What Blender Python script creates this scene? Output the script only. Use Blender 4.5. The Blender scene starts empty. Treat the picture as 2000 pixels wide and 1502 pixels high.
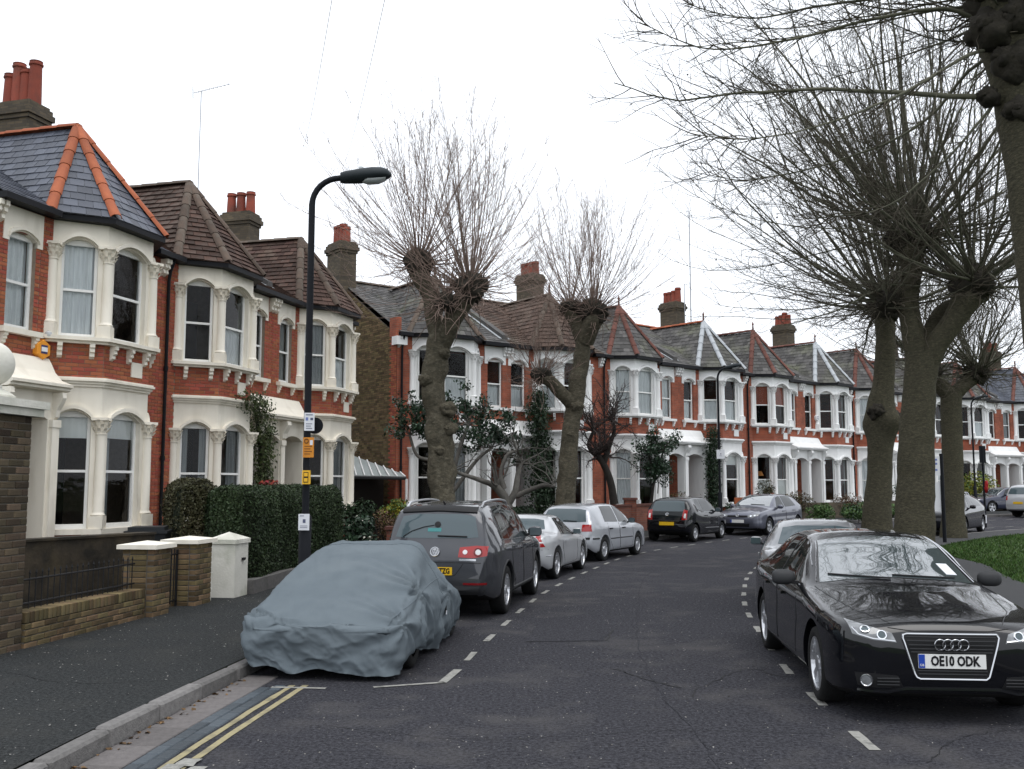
import bpy, bmesh, math, random
import numpy as np
from mathutils import Vector, Matrix
from mathutils.bvhtree import BVHTree

R = math.radians
scene = bpy.context.scene
COL = scene.collection

# ---------------------------------------------------------------- camera
cam_data = bpy.data.cameras.new('camera')
cam = bpy.data.objects.new('camera', cam_data)
COL.objects.link(cam)
cam.location = (0, 0, 1.8)
cam.rotation_euler = (R(90) + math.atan(197 / 1915), 0, 0)
cam_data.sensor_fit = 'HORIZONTAL'
cam_data.sensor_width = 36
cam_data.lens = 36 * 1915 / 2000
cam_data.clip_start = 0.1
cam_data.clip_end = 3000
scene.camera = cam

# ---------------------------------------------------------------- sky (overcast), sun, exposure
SUN_EL, SUN_AZ = R(72), R(150)
world = bpy.data.worlds.new('World')
scene.world = world
world.use_nodes = True
wn, wl = world.node_tree.nodes, world.node_tree.links
for n in list(wn):
    wn.remove(n)
sky = wn.new('ShaderNodeTexSky')
sky.sky_type = 'NISHITA'
sky.sun_disc = False
sky.sun_elevation = SUN_EL
sky.sun_rotation = SUN_AZ
sky.air_density = 1.0
sky.dust_density = 6.0
sky.ozone_density = 1.0
hs = wn.new('ShaderNodeHueSaturation')
hs.inputs['Saturation'].default_value = 0.12
mixc = wn.new('ShaderNodeMix')
mixc.data_type = 'RGBA'
mixc.inputs['Factor'].default_value = 0.85          # thick even cloud over the clear sky
mixc.inputs['B'].default_value = (10.8, 11.3, 12.1, 1)
bg = wn.new('ShaderNodeBackground')
bg.inputs['Strength'].default_value = 0.118
wo = wn.new('ShaderNodeOutputWorld')
wl.new(sky.outputs[0], hs.inputs['Color'])
wl.new(hs.outputs[0], mixc.inputs['A'])
wl.new(mixc.outputs['Result'], bg.inputs['Color'])
wl.new(bg.outputs[0], wo.inputs['Surface'])

sun_data = bpy.data.lights.new('sun', 'SUN')
sun_data.energy = 1.0
sun_data.angle = R(40)
sun_data.color = (1.0, 0.97, 0.93)
sun = bpy.data.objects.new('sun', sun_data)
COL.objects.link(sun)
sd = Vector((math.sin(SUN_AZ) * math.cos(SUN_EL), math.cos(SUN_AZ) * math.cos(SUN_EL), math.sin(SUN_EL)))
sun.rotation_euler = (-sd).to_track_quat('-Z', 'Y').to_euler()

vs = scene.view_settings
vs.view_transform = 'Standard'
vs.look = 'None'
vs.exposure = 0.25
vs.gamma = 1.0
vs.use_curve_mapping = False
scene.cycles.max_bounces = 6
scene.cycles.transparent_max_bounces = 10
scene.cycles.use_denoising = True
scene.cycles.sample_clamp_indirect = 4.0

# ---------------------------------------------------------------- materials
MATS = {}


def new_mat(name):
    m = bpy.data.materials.new(name)
    m.use_nodes = True
    nt = m.node_tree
    b = nt.nodes['Principled BSDF']
    MATS[name] = m
    return m, nt, b


def mat(name, col, rough=.8, col2=None, nscale=4, ncon=.5, bump=0, bscale=40, metal=0, spec=.22, coat=0, island=0, objrand=0,
        detail=4, col3=None, n3scale=1.0, n3amt=.5, stretch=None, huevar=0, flake=0, nrough=.5):
    """principled + two layers of noise colour (grain, stains), per-piece variation, fine relief"""
    m, nt, b = new_mat(name)
    N, Lk = nt.nodes, nt.links
    b.inputs['Roughness'].default_value = rough
    b.inputs['Metallic'].default_value = metal
    b.inputs['Specular IOR Level'].default_value = spec
    b.inputs['Coat Weight'].default_value = coat
    b.inputs['Coat Roughness'].default_value = .03
    tc = N.new('ShaderNodeTexCoord')
    vec = tc.outputs['Object']
    if stretch:
        mp = N.new('ShaderNodeMapping')
        mp.inputs['Scale'].default_value = stretch
        Lk.new(vec, mp.inputs[0])
        vec = mp.outputs[0]
    out = None

    def rgbv(c):
        x = N.new('ShaderNodeRGB')
        x.outputs[0].default_value = (*c, 1)
        return x.outputs[0]

    def noise(scale, det=detail):
        t = N.new('ShaderNodeTexNoise')
        t.inputs['Scale'].default_value = scale
        t.inputs['Detail'].default_value = det
        t.inputs['Roughness'].default_value = nrough
        Lk.new(vec, t.inputs['Vector'])
        return t.outputs['Fac']

    def ramp(f, a, c):
        r = N.new('ShaderNodeMapRange')
        r.inputs['From Min'].default_value = a
        r.inputs['From Max'].default_value = c
        Lk.new(f, r.inputs['Value'])
        return r.outputs[0]

    def mix(f, a, c, mode='MIX'):
        x = N.new('ShaderNodeMix')
        x.data_type = 'RGBA'
        x.blend_type = mode
        if isinstance(f, float):
            x.inputs['Factor'].default_value = f
        else:
            Lk.new(f, x.inputs['Factor'])
        Lk.new(a, x.inputs['A'])
        Lk.new(c, x.inputs['B'])
        return x.outputs['Result']
    out = rgbv(col)
    if col2:
        out = mix(ramp(noise(nscale), .5 - .5 * (1 - ncon) - .02, .5 + .5 * (1 - ncon) + .02), out, rgbv(col2))
    if col3:
        f = ramp(noise(n3scale, 3), .5, .72)
        mm = N.new('ShaderNodeMath')
        mm.operation = 'MULTIPLY'
        mm.inputs[1].default_value = n3amt
        Lk.new(f, mm.inputs[0])
        out = mix(mm.outputs[0], out, rgbv(col3))
    if island or objrand:
        if island:
            g = N.new('ShaderNodeNewGeometry')
            src = g.outputs['Random Per Island']
            amt = island
        else:
            g = N.new('ShaderNodeObjectInfo')
            src = g.outputs['Random']
            amt = objrand
        hsv = N.new('ShaderNodeHueSaturation')
        r = N.new('ShaderNodeMapRange')
        r.inputs['To Min'].default_value = 1 - amt
        r.inputs['To Max'].default_value = 1 + amt
        Lk.new(src, r.inputs['Value'])
        Lk.new(r.outputs[0], hsv.inputs['Value'])
        if huevar:
            q = N.new('ShaderNodeMath')
            q.operation = 'MULTIPLY'
            q.inputs[1].default_value = 7.31
            Lk.new(src, q.inputs[0])
            fr = N.new('ShaderNodeMath')
            fr.operation = 'FRACT'
            Lk.new(q.outputs[0], fr.inputs[0])
            r2 = N.new('ShaderNodeMapRange')
            r2.inputs['To Min'].default_value = .5 - huevar
            r2.inputs['To Max'].default_value = .5 + huevar
            Lk.new(fr.outputs[0], r2.inputs['Value'])
            Lk.new(r2.outputs[0], hsv.inputs['Hue'])
        Lk.new(out, hsv.inputs['Color'])
        out = hsv.outputs[0]
    Lk.new(out, b.inputs['Base Color'])
    if bump:
        bp = N.new('ShaderNodeBump')
        bp.inputs['Strength'].default_value = bump
        bp.inputs['Distance'].default_value = .02
        Lk.new(noise(bscale, 3), bp.inputs['Height'])
        Lk.new(bp.outputs[0], b.inputs['Normal'])
    return m


def brick_mat(name, c1, c2, mortar, scale=1.0, bump=.4, col3=None):
    m, nt, b = new_mat(name)
    N, Lk = nt.nodes, nt.links
    b.inputs['Roughness'].default_value = .9
    tc = N.new('ShaderNodeTexCoord')
    sx = N.new('ShaderNodeSeparateXYZ')
    Lk.new(tc.outputs['Object'], sx.inputs[0])
    ad = N.new('ShaderNodeMath')
    ad.operation = 'ADD'
    Lk.new(sx.outputs[0], ad.inputs[0])
    Lk.new(sx.outputs[1], ad.inputs[1])
    cb = N.new('ShaderNodeCombineXYZ')
    Lk.new(ad.outputs[0], cb.inputs[0])
    Lk.new(sx.outputs[2], cb.inputs[1])
    br = N.new('ShaderNodeTexBrick')
    br.inputs['Scale'].default_value = scale
    br.inputs['Brick Width'].default_value = .225
    br.inputs['Row Height'].default_value = .075
    br.inputs['Mortar Size'].default_value = .006
    br.inputs['Mortar Smooth'].default_value = .2
    br.inputs['Color1'].default_value = (*c1, 1)
    br.inputs['Color2'].default_value = (*c2, 1)
    br.inputs['Mortar'].default_value = (*mortar, 1)
    Lk.new(cb.outputs[0], br.inputs['Vector'])
    ns = N.new('ShaderNodeTexNoise')
    ns.inputs['Scale'].default_value = 1.3
    ns.inputs['Detail'].default_value = 6
    Lk.new(tc.outputs['Object'], ns.inputs['Vector'])
    mr = N.new('ShaderNodeMapRange')
    mr.inputs['From Min'].default_value = .3
    mr.inputs['From Max'].default_value = .7
    mr.inputs['To Min'].default_value = .62
    mr.inputs['To Max'].default_value = 1.18
    Lk.new(ns.outputs['Fac'], mr.inputs['Value'])
    h = N.new('ShaderNodeHueSaturation')
    Lk.new(mr.outputs[0], h.inputs['Value'])
    Lk.new(br.outputs['Color'], h.inputs['Color'])
    Lk.new(h.outputs[0], b.inputs['Base Color'])
    bp = N.new('ShaderNodeBump')
    bp.inputs['Strength'].default_value = bump
    bp.inputs['Distance'].default_value = .01
    bp.invert = True
    Lk.new(br.outputs['Fac'], bp.inputs['Height'])
    Lk.new(bp.outputs[0], b.inputs['Normal'])
    return m


def pane_mat(name, ior=1.34, tint=(.93, .96, .96)):
    m, nt, b = new_mat(name)
    N, Lk = nt.nodes, nt.links
    N.remove(b)
    o = N['Material Output']
    fr = N.new('ShaderNodeFresnel')
    fr.inputs['IOR'].default_value = ior
    tc = N.new('ShaderNodeTexCoord')
    nz = N.new('ShaderNodeTexNoise')
    nz.inputs['Scale'].default_value = 2.5
    Lk.new(tc.outputs['Object'], nz.inputs['Vector'])
    bp = N.new('ShaderNodeBump')
    bp.inputs['Strength'].default_value = .08
    bp.inputs['Distance'].default_value = .03
    Lk.new(nz.outputs['Fac'], bp.inputs['Height'])
    t = N.new('ShaderNodeBsdfTransparent')
    t.inputs[0].default_value = (*tint, 1)
    g = N.new('ShaderNodeBsdfGlossy')
    g.inputs['Roughness'].default_value = .02
    Lk.new(bp.outputs[0], g.inputs['Normal'])
    x = N.new('ShaderNodeMixShader')
    Lk.new(fr.outputs[0], x.inputs[0])
    Lk.new(t.outputs[0], x.inputs[1])
    Lk.new(g.outputs[0], x.inputs[2])
    Lk.new(x.outputs[0], o.inputs['Surface'])
    return m


def leaf_mat(name, col, col2, rough=.5, island=.45, trans=.25):
    m = mat(name, col, rough, col2, nscale=1.3, ncon=.6, island=island, huevar=.02)
    m.node_tree.nodes['Principled BSDF'].inputs['Subsurface Weight'].default_value = 0
    return m


mat('brick_red', (.36, .108, .06), .85, (.27, .078, .045), nscale=9, island=.2, huevar=.014, bump=.3, bscale=90)
mat('brick_red_piece', (.36, .108, .06), .85, (.27, .078, .045), nscale=9, objrand=.2, huevar=.014, bump=.3, bscale=90)
mat('brick_stock', (.155, .112, .058), .9, (.10, .07, .036), nscale=7, island=.45, huevar=.016, bump=.4, bscale=80)
mat('brick_stock_piece', (.17, .12, .062), .9, (.085, .062, .035), nscale=7, objrand=.5, huevar=.02, bump=.4, bscale=80,
    col3=(.05, .055, .03), n3scale=2.0, n3amt=.6)
mat('brick_dark_piece', (.105, .078, .048), .9, (.036, .029, .022), nscale=7, objrand=.5, huevar=.02, bump=.5, bscale=80,
    col3=(.11, .085, .05), n3scale=2.5, n3amt=.5)
mat('mortar_pale', (.30, .24, .19), .95, (.22, .17, .13), nscale=12, bump=.3)
mat('mortar_dark', (.13, .115, .095), .95, (.08, .072, .06), nscale=8, bump=.3)
brick_mat('brick_wall_red', (.37, .098, .05), (.26, .068, .038), (.22, .13, .09))
brick_mat('brick_wall_stock', (.17, .125, .065), (.10, .075, .045), (.08, .07, .055))
brick_mat('brick_wall_chimney', (.12, .092, .058), (.065, .052, .036), (.06, .053, .045))
brick_mat('brick_wall_low_red', (.23, .075, .045), (.15, .05, .033), (.13, .1, .08))
mat('paint_cream', (.81, .765, .67), .55, (.75, .70, .60), nscale=3, ncon=.3, bump=.06, bscale=60, col3=(.52, .47, .38), n3scale=1.6, n3amt=.4,
    stretch=(2.2, 2.2, .7))
mat('paint_white', (.80, .80, .79), .5, (.73, .735, .73), nscale=3, ncon=.3, bump=.06, bscale=60, col3=(.5, .5, .49), n3scale=1.6, n3amt=.25,
    stretch=(2.2, 2.2, .7))
mat('joinery_white', (.82, .82, .80), .35, (.76, .76, .74), nscale=6)
mat('slate', (.085, .092, .112), .42, (.062, .07, .088), nscale=5, island=.3, bump=.25, bscale=30, col3=(.12, .125, .13), n3scale=1.1, n3amt=.4)
mat('slate_piece', (.085, .092, .115), .42, (.062, .07, .09), nscale=5, objrand=.3, bump=.25, bscale=30)
mat('slate_old', (.105, .10, .095), .7, (.062, .06, .06), nscale=3, island=.4, bump=.3, bscale=30, col3=(.12, .13, .07), n3scale=.9, n3amt=.5)
mat('tile_brown', (.085, .05, .038), .85, (.052, .033, .028), nscale=4, island=.4, huevar=.01, bump=.4, bscale=40, col3=(.13, .115, .095), n3scale=1.4, n3amt=.4)
mat('tile_brown_piece', (.085, .05, .038), .85, (.052, .033, .028), nscale=4, objrand=.4, bump=.4, bscale=40, col3=(.15, .13, .11), n3scale=2.4, n3amt=.4)
mat('tile_clay', (.115, .075, .058), .85, (.07, .05, .042), nscale=3, island=.35, bump=.4, bscale=40, col3=(.12, .11, .09), n3scale=1.2, n3amt=.6)
mat('ridge_terracotta', (.36, .11, .05), .75, (.27, .08, .04), nscale=5, objrand=.2, bump=.2)
mat('ridge_concrete', (.12, .085, .065), .9, (.075, .06, .05), nscale=6, objrand=.25, bump=.3, col3=(.2, .18, .15), n3scale=3, n3amt=.5)
mat('ridge_red_old', (.155, .062, .046), .85, (.10, .048, .04), nscale=6, objrand=.2, bump=.2)
mat('lead', (.42, .44, .46), .55, (.33, .35, .37), nscale=4, bump=.1)
mat('pot_clay', (.29, .068, .042), .75, (.19, .05, .035), nscale=3, objrand=.15, bump=.15, col3=(.08, .05, .04), n3scale=2.5, n3amt=.6)
mat('gutter_black', (.010, .0105, .013), .5, spec=.15)
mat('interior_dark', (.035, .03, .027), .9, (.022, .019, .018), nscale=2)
mat('curtain_net', (.85, .86, .86), .9, (.6, .61, .63), nscale=3, stretch=(8, 8, .6))
mat('curtain_grey', (.35, .36, .36), .9, (.25, .26, .27), nscale=3, stretch=(8, 8, .6))
mat('blind_white', (.72, .72, .70), .8)
mat('blind_red', (.33, .10, .06), .8, (.24, .07, .05), nscale=6)
mat('lamp_shade_warm', (.55, .22, .06), .7)
pane_mat('window_glass')
mat('door_green', (.05, .09, .075), .4)
mat('door_dark', (.04, .035, .035), .4)
mat('door_red', (.25, .05, .04), .4)
mat('asphalt_road', (.010, .010, .013), .9, (.074, .074, .085), nscale=30, ncon=.80, bump=1.0, bscale=45, col3=(.090, .086, .086), n3scale=.5, n3amt=.75, detail=4, spec=.12, nrough=.9)
mat('asphalt_patch', (.012, .012, .015), .9, (.070, .070, .080), nscale=34, ncon=.78, bump=.9, bscale=45, detail=4, nrough=.9, spec=.1)
mat('asphalt_pavement', (.009, .0105, .011), .88, (.056, .059, .060), nscale=34, ncon=.78, bump=.9, bscale=50, col3=(.050, .050, .047), n3scale=.6, n3amt=.6, detail=4, nrough=.9, spec=.1)
mat('asphalt_path', (.06, .06, .062), .9, (.045, .046, .048), nscale=60, bump=.4, bscale=120)
mat('crack_tar', (.010, .010, .011), .7)
mat('grit', (.2, .195, .185), .9, island=.5)
mat('kerb_stone', (.19, .182, .175), .8, (.12, .115, .112), nscale=25, objrand=.22, bump=.4, bscale=80, col3=(.06, .058, .055), n3scale=3, n3amt=.6)
mat('gutter_stone', (.15, .138, .135), .8, (.10, .092, .09), nscale=20, objrand=.15, bump=.3, bscale=60)
mat('sett_blue', (.065, .078, .09), .55, (.045, .055, .065), nscale=10, objrand=.25, bump=.4, bscale=50)
mat('paint_line_white', (.34, .335, .31), .8, (.22, .217, .2), nscale=30, ncon=.5, bump=.4, bscale=120, col3=(.10, .10, .095), n3scale=9, n3amt=.7)
mat('paint_line_yellow', (.36, .31, .17), .8, (.24, .215, .14), nscale=25, ncon=.5, bump=.4, bscale=120, col3=(.09, .085, .07), n3scale=5, n3amt=.8)
mat('soil', (.035, .028, .02), .95, (.055, .045, .03), nscale=5, bump=.5, bscale=20)
mat('ground_park', (.045, .075, .02), .95, (.035, .06, .018), nscale=2, bump=.5, bscale=30)
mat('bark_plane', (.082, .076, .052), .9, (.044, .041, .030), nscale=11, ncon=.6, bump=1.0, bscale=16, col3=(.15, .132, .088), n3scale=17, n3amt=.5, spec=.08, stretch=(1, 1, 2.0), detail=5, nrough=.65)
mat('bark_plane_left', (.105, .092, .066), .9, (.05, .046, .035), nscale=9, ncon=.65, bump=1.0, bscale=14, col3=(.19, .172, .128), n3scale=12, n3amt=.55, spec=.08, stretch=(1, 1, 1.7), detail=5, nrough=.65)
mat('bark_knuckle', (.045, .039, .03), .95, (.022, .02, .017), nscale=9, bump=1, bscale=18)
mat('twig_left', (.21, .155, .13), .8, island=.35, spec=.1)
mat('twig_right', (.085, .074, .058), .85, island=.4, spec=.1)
mat('bough_green', (.14, .135, .10), .9, (.08, .08, .058), nscale=3, bump=.4, bscale=30)
mat('twig_dark', (.045, .035, .032), .85, island=.3)
mat('bark_magnolia', (.16, .15, .135), .85, (.09, .085, .075), nscale=6, bump=.5, bscale=30)
mat('bark_dark', (.035, .03, .026), .9, (.02, .018, .016), nscale=7, bump=.6, bscale=30)
leaf_mat('leaf_privet', (.035, .055, .022), (.02, .033, .014))
leaf_mat('leaf_hedge_brown', (.06, .055, .026), (.04, .04, .018))
leaf_mat('leaf_ivy', (.022, .042, .018), (.012, .025, .012))
leaf_mat('leaf_creeper', (.06, .085, .028), (.045, .055, .02))
leaf_mat('leaf_bright', (.075, .135, .04), (.045, .085, .028))
leaf_mat('leaf_gloss', (.035, .065, .035), (.02, .04, .024), rough=.3)
leaf_mat('leaf_yellow', (.26, .24, .03), (.12, .15, .025))
leaf_mat('leaf_brown', (.11, .06, .032), (.06, .042, .022))
leaf_mat('leaf_red', (.25, .03, .025), (.14, .025, .02))
leaf_mat('petal_pale', (.6, .58, .5), (.45, .42, .36))
leaf_mat('grass_blade', (.052, .102, .022), (.036, .07, .017), rough=.85)
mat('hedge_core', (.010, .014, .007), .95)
mat('iron_black', (.012, .012, .013), .5)
mat('post_black', (.010, .011, .014), .5, bump=.1, bscale=20, spec=.12)
mat('lantern_grey', (.024, .03, .034), .5, spec=.15)
mat('lamp_glass', (.5, .52, .53), .2, spec=.6)
mat('notice_white', (.66, .67, .70), .6)
mat('notice_blue', (.16, .2, .42), .6)
mat('notice_ink', (.09, .1, .16), .7)
mat('notice_orange', (.62, .25, .03), .6, (.5, .19, .03), nscale=12)
mat('notice_brown', (.13, .055, .02), .7)
mat('box_yellow', (.75, .42, .03), .5)
mat('alarm_orange', (.75, .30, .035), .45)
mat('alarm_white', (.75, .76, .78), .4)
mat('sticker_blue', (.03, .04, .13), .4)
mat('bin_black', (.018, .02, .022), .45)
mat('wood_fence', (.30, .085, .03), .8, (.22, .06, .025), nscale=6, objrand=.15, bump=.2)
mat('render_white', (.66, .64, .58), .8, (.56, .55, .49), nscale=4, bump=.25, bscale=30, col3=(.25, .27, .19), n3scale=2.2, n3amt=.7)
mat('wall_mossy', (.05, .04, .028), .95, (.018, .016, .013), nscale=4, ncon=.7, bump=.5, bscale=25, col3=(.09, .07, .04), n3scale=1.6, n3amt=.6)
mat('cover_cloth', (.130, .155, .172), .9, (.104, .126, .142), nscale=3.5, ncon=.45, bump=.25, bscale=160, spec=.1, col3=(.155, .18, .195), n3scale=1.5, n3amt=.5)
mat('aerial_metal', (.35, .36, .38), .4, metal=.8)
mat('wire_black', (.35, .35, .36), .6)
mat('glazing_roof', (.33, .36, .36), .3, (.26, .29, .29), nscale=2)
mat('red_bag', (.28, .012, .012), .5)
mat('leaf_litter', (.13, .08, .04), .9, island=.5)


def paint(name, col, metal=.0, rough=.35, coat=1.0, flake=0.0, dirt=None):
    m = mat(name, col, rough, metal=metal, coat=coat, spec=.05, col2=tuple(c * .88 for c in col), nscale=2.5, col3=dirt, n3scale=1.4, n3amt=.3)
    return m


paint('car_black', (.004, .0043, .006), .0, .3)
paint('car_dark_grey', (.055, .058, .066), .55, .38, dirt=(.07, .068, .065))
paint('car_silver', (.50, .51, .525), .45, .4)
paint('car_silver_blue', (.44, .455, .485), .45, .4)
paint('car_black_small', (.005, .0055, .008), .0, .35)
paint('car_grey_blue', (.125, .13, .165), .6, .36)
paint('car_mid_grey', (.26, .265, .275), .45, .4)
paint('car_navy', (.03, .034, .06), .4, .35)
paint('car_green', (.02, .035, .03), .2, .35)
mat('car_glass', (.010, .013, .014), .03, spec=.3)
mat('car_glass_rear', (.06, .085, .095), .05, spec=.6)
mat('screen_glass', (.05, .065, .07), .02, spec=1.0, coat=1.0)
MATS['screen_glass'].node_tree.nodes['Principled BSDF'].inputs['IOR'].default_value = 1.95
MATS['screen_glass'].node_tree.nodes['Principled BSDF'].inputs['Coat IOR'].default_value = 1.8
mat('tyre_rubber', (.012, .012, .012), .85, bump=.2, bscale=50)
mat('alloy', (.62, .63, .65), .3, metal=.9)
mat('alloy_dull', (.38, .385, .4), .4, metal=.7)
mat('chrome', (.55, .56, .58), .15, metal=1.0)
mat('trim_black', (.012, .012, .013), .45)
mat('trim_grey', (.035, .036, .038), .6)
mat('lens_red', (.32, .008, .008), .15, coat=1.0)
mat('lens_red_dark', (.16, .006, .008), .15, coat=1.0)
mat('lens_white', (.68, .68, .68), .15, coat=1.0)
mat('lens_orange', (.75, .12, .02), .15, coat=1.0)
mat('lens_clear', (.07, .075, .08), .08, coat=1.0, spec=.5, col2=(.26, .27, .28), nscale=14)
mat('lamp_reflector', (.8, .82, .85), .1, metal=1.0)
mat('plate_white', (.72, .72, .70), .4)
mat('plate_yellow', (.72, .44, .02), .4)
mat('plate_blue', (.02, .06, .35), .4)
mat('text_black', (.008, .008, .01), .5)
mat('sticker_teal', (.06, .22, .22), .5)
mat('well_black', (.006, .006, .006), .95)

# ---------------------------------------------------------------- geometry helpers
def link(o, parent=None):
    COL.objects.link(o)
    if parent is not None:
        o.parent = parent
    return o


def mesh_np(name, V, F, m=None, smooth=False):
    """mesh from numpy arrays; F is (n,3) or (n,4)"""
    me = bpy.data.meshes.new(name)
    V = np.asarray(V, dtype=np.float32)
    F = np.asarray(F, dtype=np.int32)
    n, k = F.shape
    me.vertices.add(len(V))
    me.vertices.foreach_set('co', V.ravel())
    me.loops.add(n * k)
    me.loops.foreach_set('vertex_index', F.ravel())
    me.polygons.add(n)
    me.polygons.foreach_set('loop_start', np.arange(0, n * k, k, dtype=np.int32))
    me.polygons.foreach_set('loop_total', np.full(n, k, dtype=np.int32))
    if smooth:
        me.polygons.foreach_set('use_smooth', np.ones(n, dtype=bool))
    me.update(calc_edges=True)
    if m:
        me.materials.append(MATS[m])
    return me


def obj(name, me, parent=None):
    return link(bpy.data.objects.new(name, me), parent)


def tag(o, label=None, cat=None, group=None, kind=None):
    if label:
        o['label'] = label
    if cat:
        o['category'] = cat
    if group:
        o['group'] = group
    if kind:
        o['kind'] = kind
    return o


def thing(name, label, cat, loc=(0, 0, 0), rz=0, group=None):
    o = bpy.data.objects.new(name, None)
    o.empty_display_size = .2
    link(o)
    o.location = loc
    o.rotation_euler = (0, 0, rz)
    return tag(o, label, cat, group)


class MB:
    def __init__(s):
        s.v, s.f = [], []

    def add(s, vs, fs):
        n = len(s.v)
        s.v.extend([tuple(p) for p in vs])
        s.f.extend([tuple(i + n for i in f) for f in fs])
        return s

    def box(s, x0, x1, y0, y1, z0, z1):
        return s.add([(x0, y0, z0), (x1, y0, z0), (x1, y1, z0), (x0, y1, z0), (x0, y0, z1), (x1, y0, z1), (x1, y1, z1), (x0, y1, z1)],
                     [(0, 3, 2, 1), (4, 5, 6, 7), (0, 1, 5, 4), (1, 2, 6, 5), (2, 3, 7, 6), (3, 0, 4, 7)])

    def obox(s, c, X, Y, Z):
        """box centred at c with half-axis vectors X, Y, Z"""
        c, X, Y, Z = Vector(c), Vector(X), Vector(Y), Vector(Z)
        P = [c + a * X + b * Y + d * Z for d in (-1, 1) for a, b in ((-1, -1), (1, -1), (1, 1), (-1, 1))]
        return s.add(P, [(0, 3, 2, 1), (4, 5, 6, 7), (0, 1, 5, 4), (1, 2, 6, 5), (2, 3, 7, 6), (3, 0, 4, 7)])

    def prism(s, poly, z0, z1, z1b=None):
        n = len(poly)
        P = [(x, y, z0) for x, y in poly] + [(x, y, z1) for x, y in poly]
        F = [(i, (i + 1) % n, n + (i + 1) % n, n + i) for i in range(n)]
        return s.add(P, F + [tuple(range(n))[::-1], tuple(range(n, 2 * n))])

    def extrude(s, prof, A, B, o, d):
        """profile points (a,b) in the plane A,B from origin o, extruded along vector d"""
        n = len(prof)
        o, A, B, d = Vector(o), Vector(A), Vector(B), Vector(d)
        P = [o + a * A + b * B for a, b in prof]
        P += [p + d for p in P]
        F = [(i, (i + 1) % n, n + (i + 1) % n, n + i) for i in range(n)]
        return s.add(P, F + [tuple(range(n))[::-1], tuple(range(n, 2 * n))])

    def tube(s, pts, rad, k=8, cap=True):
        pts = [Vector(p) for p in pts]
        if not hasattr(rad, '__len__'):
            rad = [rad] * len(pts)
        n0 = len(s.v)
        prev = None
        for i, p in enumerate(pts):
            t = (pts[min(i + 1, len(pts) - 1)] - pts[max(i - 1, 0)]).normalized()
            if prev is None:
                a = t.orthogonal().normalized()
            else:
                a = (prev - t * prev.dot(t)).normalized()
            prev = a
            b = t.cross(a)
            for j in range(k):
                an = 2 * math.pi * j / k
                s.v.append(tuple(p + (a * math.cos(an) + b * math.sin(an)) * rad[i]))
        for i in range(len(pts) - 1):
            for j in range(k):
                q = (j + 1) % k
                s.f.append((n0 + i * k + j, n0 + i * k + q, n0 + (i + 1) * k + q, n0 + (i + 1) * k + j))
        if cap:
            s.f.append(tuple(n0 + j for j in range(k))[::-1])
            e = n0 + (len(pts) - 1) * k
            s.f.append(tuple(e + j for j in range(k)))
        return s

    def lathe(s, prof, c=(0, 0, 0), k=16, axis='z', cap=True):
        """prof: (radius, height)"""
        n0 = len(s.v)
        c = Vector(c)
        for r, h in prof:
            for j in range(k):
                an = 2 * math.pi * j / k
                if axis == 'z':
                    p = Vector((r * math.cos(an), r * math.sin(an), h))
                elif axis == 'x':
                    p = Vector((h, r * math.cos(an), r * math.sin(an)))
                else:
                    p = Vector((r * math.sin(an), h, r * math.cos(an)))
                s.v.append(tuple(c + p))
        for i in range(len(prof) - 1):
            for j in range(k):
                q = (j + 1) % k
                s.f.append((n0 + i * k + j, n0 + i * k + q, n0 + (i + 1) * k + q, n0 + (i + 1) * k + j))
        if cap:
            s.f.append(tuple(n0 + j for j in range(k))[::-1])
            e = n0 + (len(prof) - 1) * k
            s.f.append(tuple(e + j for j in range(k)))
        return s

    def build(s, name, m, parent=None, smooth=False, mirror=None, sharp=None, kind=None):
        if not s.v:
            return None
        V, F = s.v, s.f
        if mirror is not None:
            V = [(mirror - x, y, z) for x, y, z in V]
            F = [f[::-1] for f in F]
        me = bpy.data.meshes.new(name)
        me.from_pydata(V, [], F)
        me.materials.append(MATS[m])
        if smooth:
            me.polygons.foreach_set('use_smooth', np.ones(len(F), dtype=bool))
            me.set_sharp_from_angle(angle=R(sharp or 40))
        me.update()
        o = obj(name, me, parent)
        if kind:
            o['kind'] = kind
        return o


def bevel_box_mesh(name, sx, sy, sz, b, m):
    """box with chamfered top edges, centred in x,y, z from 0 (44 triangles)"""
    bm = bmesh.new()
    bmesh.ops.create_cube(bm, size=1)
    for v in bm.verts:
        v.co = Vector((v.co.x * sx, v.co.y * sy, (v.co.z + .5) * sz))
    bmesh.ops.bevel(bm, geom=[e for e in bm.edges], offset=b, segments=1, affect='EDGES')
    me = bpy.data.meshes.new(name)
    bm.to_mesh(me)
    bm.free()
    me.materials.append(MATS[m])
    return me


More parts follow.
